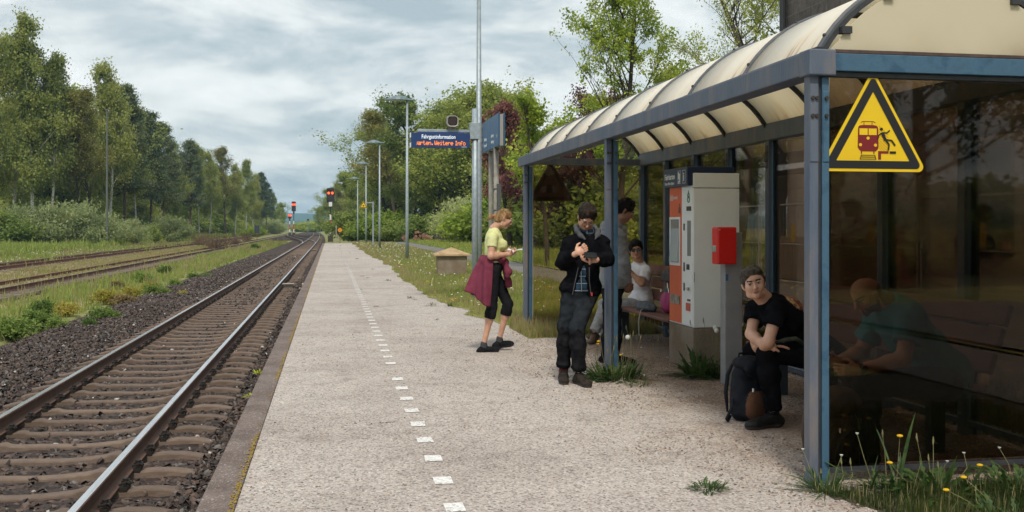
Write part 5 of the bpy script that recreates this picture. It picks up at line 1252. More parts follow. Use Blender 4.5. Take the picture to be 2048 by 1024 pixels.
q = backpack('backpack', 'dark brown backpack on the ground beside the bald man, behind the near pane', (3.02, 5.62, 0), R(15), [mat('canvas_brown', (.05, .035, .02), (.08, .055, .035), 12, rough=.85), mat('canvas_brown_dark', (.03, .02, .014), rough=.85)], .46, .32, .22)
# ======================= posts, lamps, signs
GAL = mat('galvanised', (.27, .32, .36), (.36, .41, .45), 14, rough=.5, metal=.35, c3=(.30, .36, .40), bump=.05)
LMP = mat('lamp_hood', (.11, .17, .20), (.14, .20, .23), 5, rough=.5)
def lamp():
    t = thing('street_lamp', 'x', 'lamp', (3.3, 22.2, 0), 0, 'lamps along the platform edge')
    MB().tube([(0, 0, 0), (0, 0, 2.0), (0, 0, 7.0)], [.075, .070, .045], 14).build('pole', GAL, t, smooth=True)
    b = MB(); b.box(-.09, .09, -.09, .09, 0, .05); b.build('base_plate', GAL, t, .005)
    prof = [(.30, 7.05, .05, .02), (.05, 7.09, .09, .06), (-.10, 7.16, .17, .12), (-.32, 7.22, .21, .16), (-.50, 7.20, .20, .13), (-.80, 7.08, .12, .05), (-.98, 7.02, .03, .01)]
    V = []; F = []; n = 10
    for x, z, w, h in prof:
        zb = 7.00
        for k in range(n): a = math.pi*2*k/n; V.append((x, w*math.cos(a)*1.3, zb+.02+max(0, math.sin(a))*(z-zb)+min(0, math.sin(a))*.02))
    for i in range(len(prof)-1):
        for k in range(n): F.append((i*n+k, i*n+(k+1) % n, (i+1)*n+(k+1) % n, (i+1)*n+k))
    h = MB(); h.add(V, F+[tuple(range(n)), tuple(range((len(prof)-1)*n, len(prof)*n))]); o = h.build('lamp_head', LMP, t, smooth=False)
    MB().box(-.75, -.15, -.14, .14, 6.992, 7.004).build('diffuser', mat('diffuser', (.5, .5, .48), rough=.4), o)
    return t
L0 = lamp(); L0['label'] = 'galvanised lamp pole rising past the top of the picture, nearest to the shelter'
for x, y, lb in ((3.32, 43.7, 'galvanised platform lamp with flat hood, first one fully in view beyond the display'), (3.22, 66.2, 'galvanised platform lamp with flat hood, second of the receding row'), (3.1, 88, 'galvanised platform lamp with flat hood, third of the receding row'), (2.95, 109, 'galvanised platform lamp with flat hood, last and smallest of the row')):
    copy_tree(L0, (x, y, 0 if y < 100 else -.3), None, lb)
# passenger information display
t = thing('information_display', 'blue hanging passenger display with orange dot text on a galvanised post', 'display', (2.80, 19.35, 0))
MB().tube([(0, 0, 0), (0, 0, 3.78)], .062, 14).build('post', GAL, t, smooth=True)
MB().box(-.11, .11, -.11, .11, 0, .03).build('base_plate', GAL, t)
MB().box(-1.13, -.05, -.03, .03, 3.31, 3.362).box(-.11, .085, -.085, .085, 3.18, 3.50).build('arm', GAL, t, .004)
DB_ = mat('display_blue', (.008, .035, .13), (.010, .04, .15), 4, rough=.4)
d_ = MB().box(-1.26, -.12, -.10, .10, 3.0, 3.285).box(-1.13, -.22, -.085, .085, 3.286, 3.309).build('display_case', DB_, t, .003)
MB().box(-1.275, -1.262, -.10, .10, 3.19, 3.285).box(-1.275, -1.262, -.10, .10, 3.0, 3.09).build('edge_strip', WTX, d_)
FR = (R(90), 0, 0); LEDM = mat('led_orange', (.3, .06, .01), emit=(1.0, .27, .03), estr=1.1)
text('lettering', 'Fahrgastinformation', .108, mat('lettering_bright', (.75, .80, .85), emit=(.7, .8, .9), estr=.35), d_, (-1.06, -.103, 3.175), FR, sx=.76, offset=.0006)
# 5x7 dot-matrix running text
FONT = {'w': ('10001', '10001', '10101', '10101', '01010'), 'a': ('01110', '00001', '01111', '10001', '01111'), 'r': ('10110', '11001', '10000', '10000', '10000'), 't': ('01000', '01000', '11100', '01000', '01000', '01001', '00110'),
        'e': ('01110', '10001', '11111', '10000', '01110'), 'n': ('10110', '11001', '10001', '10001', '10001'), '.': ('01100', '01100'), 'W': ('10001', '10001', '10001', '10101', '10101', '10101', '01010'),
        'i': ('00100', '00000', '01100', '00100', '00100', '00100', '01110'), 'I': ('01110', '00100', '00100', '00100', '00100', '00100', '01110'), 'f': ('00110', '01001', '01000', '11100', '01000', '01000', '01000'), 'o': ('01110', '10001', '10001', '10001', '01110'), ' ': ()}
b = MB(); pit = .0098; xx = -1.185
for chi, ch in enumerate('warten. Weitere Info'):
    rows = FONT[ch]
    for ri, row in enumerate(rows):
        for ci, v in enumerate(row):
            if v == '1' and not (chi == 0 and ci < 3):
                cx_ = xx+ci*pit; cz_ = 3.048+(len(rows)-1-ri)*pit*1.25; b.box(cx_, cx_+pit*.92, -.1035, -.101, cz_, cz_+pit*1.15)
    xx += pit*(3.2 if ch in '. ' else 5.35)
b.build('running_text', LEDM, d_)
MB().box(-.28, -.18, -.1025, -.101, 3.015, 3.022).build('maker_mark', WTX, d_)
# loudspeaker on the arm
ls = thing('loudspeaker', 'grey horn loudspeaker mounted on top of the display arm', 'loudspeaker', (2.34, 19.35, 3.362))
LSG = mat('speaker_grey', (.28, .26, .25), (.34, .32, .31), 8, rough=.6)
b = MB(); n = 16
prof = [(-.16, .095), (-.17, .115), (-.12, .125), (.02, .11), (.12, .07), (.15, .03)]; V = []; F = []
for y, r_ in prof:
    for k in range(n): a = 2*math.pi*k/n; rr = r_*(1+.08*math.cos(4*a+math.pi)); V.append((rr*1.05*math.cos(a), y, .15+rr*math.sin(a)))
for i in range(len(prof)-1):
    for k in range(n): F.append((i*n+k, i*n+(k+1) % n, (i+1)*n+(k+1) % n, (i+1)*n+k))
b.add(V, F+[tuple(range(5*n, 6*n))]); b.tube([(0, 0, 0), (0, 0, .05)], .03, 8).box(-.06, .06, -.03, .03, .0, .02); b.build('horn', LSG, ls, smooth=False)
MB().cyl((0, -.150, .15), (0, -.158, .15), .085, n=16).build('mouth', mat('mouth_dark', (.035, .025, .025), rough=.9), ls)
# station direction sign seen edge-on
t = thing('station_sign', 'blue double-sided station direction sign seen almost edge-on on a grey post', 'sign', (3.36, 19.75, 0))
ENB = mat('enamel_blue', (.016, .095, .22), (.022, .12, .26), 3, rough=.4, spec=.35)
MB().tube([(.02, .55, 0), (.02, .55, 3.12)], .055, 12).build('post', mat('post_stained', (.22, .20, .17), (.30, .29, .26), 6, rough=.8), t, smooth=True)
MB().tube([(.06, 1.5, 0), (.06, 1.5, 3.12)], .05, 12).build('post', MATS['post_stained'], t, smooth=True)
MB().box(.02, .10, .42, .50, 1.65, 2.35).box(-.05, .10, .49, .61, 2.24, 2.26).box(-.05, .10, .49, .61, 1.80, 1.82).build('cable_box', mat('cable_box_grey', (.07, .075, .08), rough=.6), t, .005)
MB().box(.0, .075, 0, 2.1, 3.10, 3.735).build('core', mat('core_grey', (.27, .26, .25), rough=.6), t, .003)
for x in (-.030, .085):
    o = MB().box(x, x+.020, -.01, 1.04, 3.10, 3.76).box(x, x+.020, 1.06, 2.12, 3.10, 3.76).build('panel', ENB, t, .003)
    if x < 0:
        R3 = (R(90), 0, R(-90))
        for y0, wd in ((.92, ('Richtung', 'Nürnberg')), (1.85, ('Richtung', 'Bayreuth'))):
            text('lettering', wd[0], .10, WTX, o, (x-.002, y0, 3.33), R3); text('lettering', wd[1], .10, WTX, o, (x-.002, y0, 3.20), R3)
        text('lettering', '→', .12, WTX, o, (x-.002, .25, 3.27), R3); text('lettering', '←', .12, WTX, o, (x-.002, 2.06, 3.22), R3)
# concrete bin with pyramid lid
t = thing('grit_box', 'weathered concrete box with pyramid lid in the grass', 'grit box', (3.58, 29.7, 0), R(-4))
b = MB(); b.prism([(-.43, -.43), (.43, -.43), (.43, .43), (-.43, .43)], lambda u, v: (u*.97, v*.97, 0), lambda u, v: (u*1.04, v*1.04, .60)); b.build('bin', CON, t, .015)
YST = speckle('lid_yellowish', [(0, (.42, .30, .17)), (.4, (.48, .36, .22)), (.8, (.36, .25, .14))], 120, bump=.3, patch=[(4, .45, .65, (.7, .62, .55), .7)])
b = MB(); s = .54; b.add([(-s, -s, .605), (s, -s, .605), (s, s, .605), (-s, s, .605), (-s, -s, .66), (s, -s, .66), (s, s, .66), (-s, s, .66), (0, 0, .86)], [(3, 2, 1, 0), (0, 1, 5, 4), (1, 2, 6, 5), (2, 3, 7, 6), (3, 0, 4, 7), (4, 5, 8), (5, 6, 8), (6, 7, 8), (7, 4, 8)]); b.build('lid', YST, t, .008)
# small warning sign on its post
p = atz(747, 505, 0); pz = atd(745, 415, 0.1)
t0 = atd(727, 411, 73); px = atd(746.5, 500, 73)
ws2 = warn_sign((t0.x, t0.y, t0.z), 0, 'small yellow warning triangle hanging beside the platform lamps', .92, full=False)
MB().tube([(px.x-t0.x, .03, -t0.z), (px.x-t0.x, .03, .28)], .06, 8).box(.15, px.x-t0.x, .0, .05, .18, .25).build('post', GAL, ws2)
# round orange disc and white post at the platform end
p = atd(680, 460, 95); t = thing('stop_disc', 'round orange disc sign with black bar at the platform end', 'sign', (p.x, p.y, 0)); z = p.z
MB().cyl((0, 0, z), (0, .02, z), .20, n=20).build('disc', mat('disc_orange', (.65, .26, .01), rough=.5), t); MB().box(-.02, .02, -.004, 0, z-.10, z+.10).build('bar', SBK, t); MB().tube([(0, .03, -.1), (0, .03, z)], .025, 6).build('post', mat('rusty_post', (.12, .07, .05), rough=.8), t)
p = atd(672.5, 450, 100); MB().box(-.05, .05, -.05, .05, 0, 1.95).build('marker_post', mat('wood_grey', (.28, .25, .22), rough=.9), None, label='thin pale wooden post in front of the bush at the platform end', cat='post').location = (p.x, p.y, -.3)
# signals
REDL = mat('signal_lamp_red', (.8, .05, .01), emit=(1.0, .05, .01), estr=4)
SGB = mat('signal_black', (.015, .015, .018), (.03, .03, .032), 10, rough=.6)
def signal(label, x, y, z0, H_, pw, ph, lamps, stripes, scale=1.0, plate=False):
    t = thing('rail_signal', label, 'signal', (x, y, z0))
    b = MB(); b.prism([(-pw/2, H_-ph), (pw/2, H_-ph), (pw/2, H_-.12), (pw/2-.12, H_), (-pw/2+.12, H_), (-pw/2, H_-.12)], lambda u, v: (u, -.04, v), lambda u, v: (u, .04, v)); b.box(-pw*.2, pw*.2, -.03, .25, H_-ph-.6, H_-ph); o = b.build('signal_screen', SGB, t)
    for (lx, lz) in lamps:
        MB().cyl((lx, -.045, H_-lz), (lx, -.06, H_-lz), .125*scale, n=12).build('signal_lamp', REDL, o)
    b = MB(); b.box(-pw/2+.08, 0, -.2, -.041, H_-ph+.3, H_-ph+.45).box(-pw/2+.05, 0, -.22, -.041, H_-.3, H_-.2) if pw > .7 else b.box(-.1, .1, -.1, -.04, H_-ph+.1, H_-ph+.2); b.build('visor', SGB, o)
    MB().tube([(0, 0, 0), (0, 0, H_-ph)], .07, 8).build('mast', SGB, t)
    b = MB(); z = .9
    for i in range(stripes):
        b.mi(i % 2).box(-.11, .11, -.09, -.075, z, z+(1.25 if i == 1 else .75)); z += 1.25 if i == 1 else .75
    b.build('mast_board', [mat('board_white', (.7, .7, .7), rough=.5), mat('board_red', (.45, .02, .015), rough=.5)], t)
    if plate: MB().box(-.22, .22, -.1, -.08, z+1.05, z+1.65).build('number_plate', MATS['board_white'], t)
    MB().box(-.35, .35, -.3, .3, -.1, .75).build('signal_base', CON if False else mat('base_dark', (.04, .035, .03), (.07, .06, .05), 9, rough=.9), t, .03)
    return t
p = atd(661, 480, 135); signal('tall rail signal with two red lights at the platform end', p.x, p.y, p.z-.15, 7.2, 1.0, 2.0, [(-.24, .68), (.24, .68)], 3, 1.2, True)
p = atd(587.5, 470, 243); signal('rail signal with two red lights between the tracks, taller of the far pair', p.x, p.y, -.6, 8.4, 1.0, 2.4, [(-.24, .75), (.24, .75)], 3, 1.7)
p = atd(579.5, 468, 250); signal('short rail signal with red light left of the taller one at the points', p.x, p.y, -.6, 5.4, .75, 1.1, [(-.17, .3), (.17, .3)], 3, 1.6)
p = atd(616, 456, 420); t = thing('rail_signal', 'tiny distant dark signal mast before the hill', 'signal', (p.x, p.y, -.6)); MB().tube([(0, 0, 0), (0, 0, 5.2)], .12, 6).build('mast', GAL, t); MB().box(-.45, .45, -.1, .1, 4.6, 5.7).build('signal_screen', SGB, t)
p = atd(214, 470, 104); t = thing('lamp_pole', 'thin tall grey pole standing before the birches', 'pole', (p.x, p.y, GZ)); MB().tube([(0, 0, 0), (0, 0, 14.3)], [.13, .08], 8).build('pole', mat('pole_grey', (.10, .11, .10), rough=.7), t); MB().box(-.12, .12, -.12, .12, 14.3, 14.45).build('cap', MATS['pole_grey'], t)
p = atd(514, 470, 150); t = thing('track_sign', 'dark blue-grey board on a post beyond the sidings', 'sign', (p.x, p.y, GZ)); MB().box(-.05, .05, -.05, .05, 0, 1.2).build('post', MATS['rusty_post'], t); MB().box(-.38, .38, -.03, .03, 1.2, 2.4).build('board', mat('board_dark', (.03, .035, .06), rough=.6), t)

# ======================= buildings and fences
FW = mat('fence_wood', (.06, .042, .035), (.10, .075, .062), 7, rough=.95, stretch=(3, 3, .4), c3=(.08, .058, .048))
def board_fence(name, label, p0, p1, h, m, z0=0, bw=.14):
    p0 = Vector(p0); p1 = Vector(p1); L_ = (p1-p0).length; d = (p1-p0)/L_; b = MB(); u = 0
    nrm = Vector((-d.y, d.x, 0))
    while u < L_:
        a = p0+d*u; c = p0+d*min(u+bw*.93, L_); hh = h*random.uniform(.95, 1.03); v = []
        for q in (a, c):
            for s_ in (-.012, .012): v += [q+nrm*s_+Vector((0, 0, z0)), q+nrm*s_+Vector((0, 0, z0+hh))]
        b.add(v, [(0, 1, 3, 2), (4, 6, 7, 5), (0, 4, 5, 1), (2, 3, 7, 6), (1, 5, 7, 3), (0, 2, 6, 4)]); u += bw
    t = thing(name, label, 'fence', (0, 0, 0)); b.build('boards', m, t)
    r = MB()
    for zz_ in (.25, .75): r.beam(p0+nrm*.03+Vector((0, 0, z0+h*zz_)), p1+nrm*.03+Vector((0, 0, z0+h*zz_)), .03, .07)
    r.build('rail', m, t); return t
a = atd(868, 480, 96); c = atd(1075, 480, 78); board_fence('garden_fence', 'brown board fence across the meadow before the wooden shed', (a.x, a.y, 0), (c.x, c.y, 0), 1.15, FW, .3)
a = atd(830, 478, 96); t = thing('wood_pile', 'low reddish pile of logs left of the garden fence', 'wood pile', (a.x, a.y, .2)); b = MB()
for i in range(26): xx_ = random.uniform(-1.2, 1.6); b.tube([(xx_, -.5, .1+random.random()*.75*(1-abs(xx_-.2)/2.2)), (xx_+random.uniform(-.1, .1), .5, .12+random.random()*.6*(1-abs(xx_-.2)/2.2))], .14, 7)
b.build('logs', mat('log_red', (.16, .075, .045), (.22, .12, .08), 9, rough=.9), t)
# wooden shed with tiled roof
a = atd(935, 470, 104); t = thing('wooden_shed', 'dark wooden shed with brown tiled roof half hidden by trees', 'shed', (a.x, a.y, .2), R(-15))
MB().box(-2.0, 3.2, 0, 4, 0, 1.3).build('wall', FW, t)
RFT = mat('roof_tile_brown', (.055, .038, .034), (.095, .07, .062), 9, rough=.9, stretch=(1, 1, 5), bump=.6, bscale=16)
b = MB(); b.add([(-2.7, -.5, 1.15), (3.6, -.5, 1.15), (3.6, 2, 3.2), (-1.0, 2, 3.2), (-2.7, 4.5, 1.15), (3.6, 4.5, 1.15), (-2.7, -.5, 1.27), (3.6, -.5, 1.27), (3.6, 2, 3.32), (-1.0, 2, 3.32), (-2.7, 4.5, 1.27), (3.6, 4.5, 1.27)], [(0, 1, 2, 3), (6, 9, 8, 7), (3, 2, 5, 4), (9, 10, 11, 8), (0, 3, 4), (6, 10, 9), (0, 6, 7, 1), (4, 5, 11, 10), (0, 4, 10, 6), (1, 7, 8, 2), (2, 8, 11, 5)]); b.build('roof', RFT, t)
MB().box(-.6, .3, -.05, -.01, .05, 1.1).build('door', mat('door_yellow', (.42, .36, .12), rough=.8), t)
a = atd(896, 468, 99); MB().tube([(0, 0, 0), (0, 0, .75)], [.32, .34], 14).tube([(0, 0, .75), (0, 0, .79)], [.36, .36], 14).build('rain_barrel', mat('plastic_blue', (.015, .09, .30), rough=.5), None, label='blue rain barrel beside the wooden shed', cat='barrel').location = (a.x, a.y, .75)
# white slim tower and pale shed
a = atd(1038, 488, 86); t = thing('white_tower', 'narrow white rendered tower partly overgrown beyond the fence', 'tower', (a.x, a.y, 0))
RW = mat('render_white', (.55, .58, .62), (.62, .65, .69), 3, rough=.9); MB().box(-.55, .9, -.5, .9, 0, 5.4).build('wall', RW, t); MB().box(-.65, 1.0, -.6, 1.0, 5.4, 5.6).build('roof', MATS['core_grey'], t); MB().box(.0, .35, -.51, -.49, 3.4, 4.2).build('window', mat('pane_dark', (.02, .025, .03), rough=.1), t)
a = atd(1124, 480, 62); t = thing('garden_shed', 'pale grey flat-roofed garden shed seen through the far end pane', 'shed', (a.x, a.y, 0))
MB().box(0, 2.6, 0, 2.2, 0, 2.72).build('wall', mat('render_pale', (.40, .36, .33), (.46, .42, .39), 3, rough=.9), t); MB().box(-.08, 2.7, -.1, 2.3, 2.72, 2.86).build('roof', MATS['core_grey'], t); MB().box(1.5, 2.3, -.02, -.002, 0, 2.0).build('door', MATS['recess_grey'], t)
# station building behind the shelter
def blocks(name, c1, c2, cm, sx, sz, mort=.012, bump=.5, coords='Object'):
    m, t, n, l, b = node_mat(name); b.inputs['Roughness'].default_value = .95; tcn = n.new('ShaderNodeTexCoord'); sp = n.new('ShaderNodeSeparateXYZ'); l.new(tcn.outputs[coords], sp.inputs[0])
    cb = n.new('ShaderNodeCombineXYZ'); l.new(nmath('ADD', sp.outputs[0], sp.outputs[1], tree=t), cb.inputs[0]); l.new(sp.outputs[2], cb.inputs[1])
    br = n.new('ShaderNodeTexBrick'); l.new(cb.outputs[0], br.inputs[0]); br.inputs['Scale'].default_value = 1; br.inputs['Brick Width'].default_value = sx; br.inputs['Row Height'].default_value = sz; br.inputs['Mortar Size'].default_value = mort
    br.inputs['Color1'].default_value = (*c1, 1); br.inputs['Color2'].default_value = (*c2, 1); br.inputs['Mortar'].default_value = (*cm, 1)
    no = n.new('ShaderNodeTexNoise'); no.inputs['Scale'].default_value = 5; no.inputs['Detail'].default_value = 8; l.new(tcn.outputs['Object'], no.inputs[0])
    mx_ = n.new('ShaderNodeMixRGB'); mx_.blend_type = 'MULTIPLY'; mx_.inputs[0].default_value = .7; l.new(br.outputs[0], mx_.inputs[1]); rp = n.new('ShaderNodeValToRGB'); l.new(no.outputs[0], rp.inputs[0]); rp.color_ramp.elements[0].position = .3; rp.color_ramp.elements[0].color = (.45, .43, .42, 1); rp.color_ramp.elements[1].position = .7; l.new(rp.outputs[0], mx_.inputs[2]); l.new(mx_.outputs[0], b.inputs['Base Color'])
    bp = n.new('ShaderNodeBump'); bp.inputs['Strength'].default_value = bump; bp.inputs['Distance'].default_value = .03; l.new(nmath('SUBTRACT', no.outputs[0], br.outputs['Fac'], tree=t), bp.inputs['Height']); l.new(bp.outputs[0], b.inputs['Normal']); return m
STN = blocks('stone_blocks', (.17, .145, .13), (.11, .095, .088), (.19, .17, .155), .75, .36); REN = mat('render_pinkish', (.50, .42, .385), (.58, .50, .46), 2, rough=.95, bump=.1)
bx = 12.3; t = thing('station_building', 'large dark stone station building with pale rendered ground floor behind the shelter', 'building', (bx, 3, 0))
MB().box(0, 9, 0, 22.6, 3.9, 12).build('upper_wall', STN, t)
MB().box(.04, 8.9, 0, 22.5, 0, 3.9).build('wall', REN, t); MB().box(-.06, .04, -.05, 22.65, 3.82, 3.98).build('cornice', STN, t)
MB().tube([(-.12, 22.45, 0), (-.12, 22.45, 12)], .09, 10).build('downpipe', mat('pipe_dark', (.02, .022, .025), rough=.5), t)
WFR = mat('frame_dark', (.05, .04, .035), rough=.7)
for (y0, y1, z0, z1) in ((2.0, 3.4, 1.0, 3.0), (5.5, 6.9, 1.0, 3.0), (9.2, 10.8, .1, 3.0), (13.4, 14.8, 1.0, 3.0)):
    o = MB().box(-.02, .05, y0-.1, y0, z0-.1, z1+.1).box(-.02, .05, y1, y1+.1, z0-.1, z1+.1).box(-.02, .05, y0, y1, z1, z1+.1).box(-.02, .05, y0, y1, z0-.1, z0).box(-.02, .05, (y0+y1)/2-.04, (y0+y1)/2+.04, z0, z1).build('window', WFR, t)
    MB().box(.0, .035, y0, y1, z0, z1).build('glazing', MATS['pane_dark'], o)
for y0 in (4, 10, 16): o = MB().box(-.03, .0, y0-.1, y0+1.3, 5.4, 7.6).build('window', WFR, t); MB().box(-.045, -.031, y0, y0+1.2, 5.5, 7.5).build('glazing', MATS['pane_dark'], o)
b = MB(); 
for pts_ in ([(18.1, 2.55), (17.9, 2.75), (17.6, 2.7), (17.6, 2.5), (17.9, 2.4), (18.1, 2.2), (17.8, 2.05), (17.5, 2.15)], [(17.3, 2.6), (17.0, 2.3), (17.3, 2.1), (17.0, 2.0)], [(16.8, 2.7), (16.5, 2.5), (16.8, 2.2), (16.4, 2.1)], [(18.3, 1.9), (17.9, 1.6), (18.2, 1.4)], [(17.6, 1.9), (17.2, 1.5), (17.0, 1.9), (16.7, 1.45)]):
    b.tube([(.025, y_, z_) for y_, z_ in pts_], .025, 4)
b.build('graffiti', mat('graffiti', (.13, .07, .07), rough=.9), t)
# slatted wooden store at the wall foot
t = thing('slatted_store', 'low brown slatted wooden store against the station wall', 'store', (11.7, 19.0, 0)); b = MB()
for k_ in range(52): b.box(-.02, .02, k_*.125, k_*.125+.09, .12, 1.22)
b.build('slats', mat('slat_wood', (.26, .17, .11), (.33, .23, .15), 6, rough=.9, stretch=(4, 4, .4)), t); MB().box(.021, .5, 0, 6.5, 0, 1.15).build('carcass', FW, t)
# mesh construction fence
MG = mat('mesh_zinc', (.38, .38, .37), (.48, .48, .47), 9, rough=.6, metal=.4)
def mesh_panel(x, y, lab, rz=R(90)):
    t = thing('mesh_fence_panel', lab, 'fence panel', (x, y, 0), rz, 'mesh fence panels')
    MB().tube([(.03, 0, .08), (.03, 0, 2.0)], .021, 8).tube([(3.45, 0, .08), (3.45, 0, 2.0)], .021, 8).tube([(.03, 0, 2.0), (3.45, 0, 2.0)], .021, 8).tube([(.03, 0, .15), (3.45, 0, .15)], .018, 8).tube([(.03, 0, 1.05), (3.45, 0, 1.05)], .014, 8).build('frame', MG, t)
    b = MB()
    for k_ in range(34): b.tube([(.08+k_*.1, 0, .15), (.08+k_*.1, 0, 2.0)], .0022, 3, False)
    for k_ in range(7): b.tube([(.03, .004, .35+k_*.26), (3.45, .004, .35+k_*.26)], .0022, 3, False)
    b.build('wire_mesh', MG, t); MB().box(-.16, .2, -.12, .12, 0, .13).build('foot', MATS['concrete_base'], t, .01)
    s_ = MB().mi(0).box(1.6, 1.84, -.03, -.024, 1.10, 1.52).mi(1).box(1.6, 1.84, -.034, -.0302, 1.10, 1.28).build('notice', [mat('notice_yellow', (.60, .38, .03), rough=.6), mat('notice_red', (.40, .03, .03), rough=.6)], t)
    return t
mp0 = mesh_panel(10.9, 3.0, 'x')
ordn = ['first', 'second', 'third', 'fourth', 'fifth', 'sixth', 'seventh', 'eighth']
for i in range(8):
    lab = 'zinc mesh fence panel with small red and yellow notice, %s from the near end' % ordn[i]
    o = mp0 if i == 0 else copy_tree(mp0); o.location = (10.9+.02*(i % 2), 3.0+3.52*i, 0); o['label'] = lab
# ======================= distant hill
HM = mat('hill_forest', (.035, .065, .032), (.055, .095, .045), .02, rough=1, bump=0)
def hill(name, x0, x1, yc, h, w, seed, m):
    xs_ = np.linspace(x0, x1, 150); ys_ = np.linspace(yc-w, yc+w, 14)
    def zf(X, Y): return GZ+h*np.maximum(0, 1-((Y-yc)/w)**2)*(.62+.5*hnoise(X, Y*0, .0022, seed)+.10*hnoise(X, Y*0, .012, seed))+4*hnoise(X, Y, .08, seed)*(h > 30)
    return sheet(name, xs_, ys_, zf, m, kind='structure')
hill('hill', -2600, 3200, 3300, 50, 500, 4, HM); hill('hill', -1500, 1800, 1750, 17, 160, 7, HM)
# ======================= trees and plants
def leafmat(name, cols, tr=.35, lo=.36, hi=.64, sc_=.9, rand=.35):
    B_ = 1.58; cols = [tuple(min(.6, v*B_) for v in c) for c in cols]
    return mat(name, cols[0], cols[1], sc_, rough=.65, c3=cols[2], transl=tr+.08, lo=lo, hi=hi, rand=rand, detail=4, spec=.3)
LF = {
 'birch': leafmat('leaf_birch', ((.12, .145, .038), (.25, .26, .075), (.18, .205, .055))),
 'dark': leafmat('leaf_broad_dark', ((.085, .12, .032), (.19, .215, .058), (.135, .165, .044))),
 'mid': leafmat('leaf_broad_mid', ((.11, .15, .034), (.25, .275, .068), (.18, .215, .050))),
 'yell': leafmat('leaf_maple_fresh', ((.12, .17, .022), (.30, .33, .050), (.19, .25, .035))),
 'bronze': leafmat('leaf_bronze', ((.13, .125, .035), (.23, .215, .065), (.18, .17, .048))),
 'pine': leafmat('needle_pine', ((.045, .065, .034), (.095, .115, .055), (.070, .092, .045)), .15),
 'beech': leafmat('leaf_copper', ((.065, .022, .026), (.17, .070, .062), (.11, .042, .040)), .3),
 'willow': leafmat('leaf_willow', ((.15, .18, .08), (.30, .32, .15), (.22, .25, .11))),
 'brown': leafmat('bud_brown', ((.085, .055, .035), (.16, .11, .07), (.12, .08, .05)), .2),
}
BKB = mat('bark_birch', (.05, .045, .04), (.55, .53, .50), 3.2, rough=.8, stretch=(2.5, 2.5, 9), lo=.42, hi=.5)
BKD = mat('bark_dark', (.035, .026, .020), (.075, .058, .046), 8, rough=.95, bump=.5, stretch=(3, 3, .6))
BKP = mat('bark_pine', (.09, .045, .028), (.14, .085, .06), 6, rough=.95)
def leaves(P, size, seed, name, m, norm_up=.3, aspect=.6, droop=0.0):
    """P (n,3) positions -> small bent quads (two triangles each)"""
    r = np.random.default_rng(seed); n = len(P); s = size*(.55+.9*r.random(n))
    d = r.normal(size=(n, 3)); d[:, 2] -= droop; d /= np.linalg.norm(d, axis=1)[:, None]
    u = r.normal(size=(n, 3)); u[:, 2] += norm_up*3; u -= d*(u*d).sum(1)[:, None]; u /= np.linalg.norm(u, axis=1)[:, None]; w_ = np.cross(d, u)
    a = P; b = P+d*s[:, None]*.5+w_*s[:, None]*aspect*.5+u*s[:, None]*.06; c = P+d*s[:, None]; e_ = P+d*s[:, None]*.5-w_*s[:, None]*aspect*.5+u*s[:, None]*.06
    V = np.stack([a, b, c, e_], 1).reshape(-1, 3); F = np.arange(4*n).reshape(n, 4)
    return fastmesh(name, V, F, m)
def branch_tree(seed, H_, spread, trunk_r, base=.25, levels=3, nb=14, up=.55, crown_pow=1.0, ntrunk=1, lean=0.0, sparse=1.0, profile=None, droop=0.0, gnarl=.12):
    """recursive limbs; returns tubes list and tip points"""
    r = random.Random(seed); tubes = []; tips = []
    def seg(p, d, L_, rad, lev):
        n = 6 if lev == 0 else 4; pts = [p.copy()]; rs = [rad]; q = p.copy(); dd = d.copy()
        for i in range(n):
            dd = (dd+Vector((r.gauss(0, gnarl), r.gauss(0, gnarl), r.gauss(0, gnarl*.5)+(.06 if lev and droop == 0 else -droop*(lev > 1)*.3)))).normalized()
            q = q+dd*L_/n; pts.append(q.copy()); rs.append(rad*(1-.8*(i+1)/n)+.003)
        tubes.append((pts, rs, lev))
        if lev < levels:
            k = nb if lev == 0 else max(3, int((4.5 if lev == 1 else 3.5)*sparse))
            for j in range(k):
                t = base+(1-base)*(j+r.random())/k if lev == 0 else .25+.75*(j+r.random())/k
                f = t*n; i = min(int(f), n-1); pos = pts[i].lerp(pts[i+1], f-i)
                ang = r.random()*2*math.pi; out_ = Vector((math.cos(ang), math.sin(ang), 0))
                if lev == 0:
                    pr = profile(t) if profile else (1-((t-.42)/.62)**2)
                    LL = spread*max(.12, pr)*r.choice((.45, .7, .9, 1.0, 1.1, 1.35))*r.uniform(.85, 1.1); dv = (out_+Vector((0, 0, up+.9*t))).normalized()
                else:
                    LL = L_*r.uniform(.35, .6); dv = (out_*.8+(pts[i+1]-pts[i]).normalized()*.9+Vector((0, 0, .15-droop))).normalized()
                seg(pos, dv, LL, rs[i]*.55 if lev else max(rs[i]*.38, .012), lev+1)
        else: tips.extend(pts[1:])
        if lev >= levels-1: tips.extend(pts[2:])
    for _ in range(ntrunk):
        d = Vector((r.gauss(0, .03+.1*(ntrunk > 1)), r.gauss(0, .03+.1*(ntrunk > 1)), 1)).normalized(); d.x += lean
        seg(Vector((r.uniform(-.3, .3)*(ntrunk > 1), r.uniform(-.3, .3)*(ntrunk > 1), 0)), d.normalized(), H_, trunk_r, 0)
    return tubes, np.array([tuple(t) for t in tips])
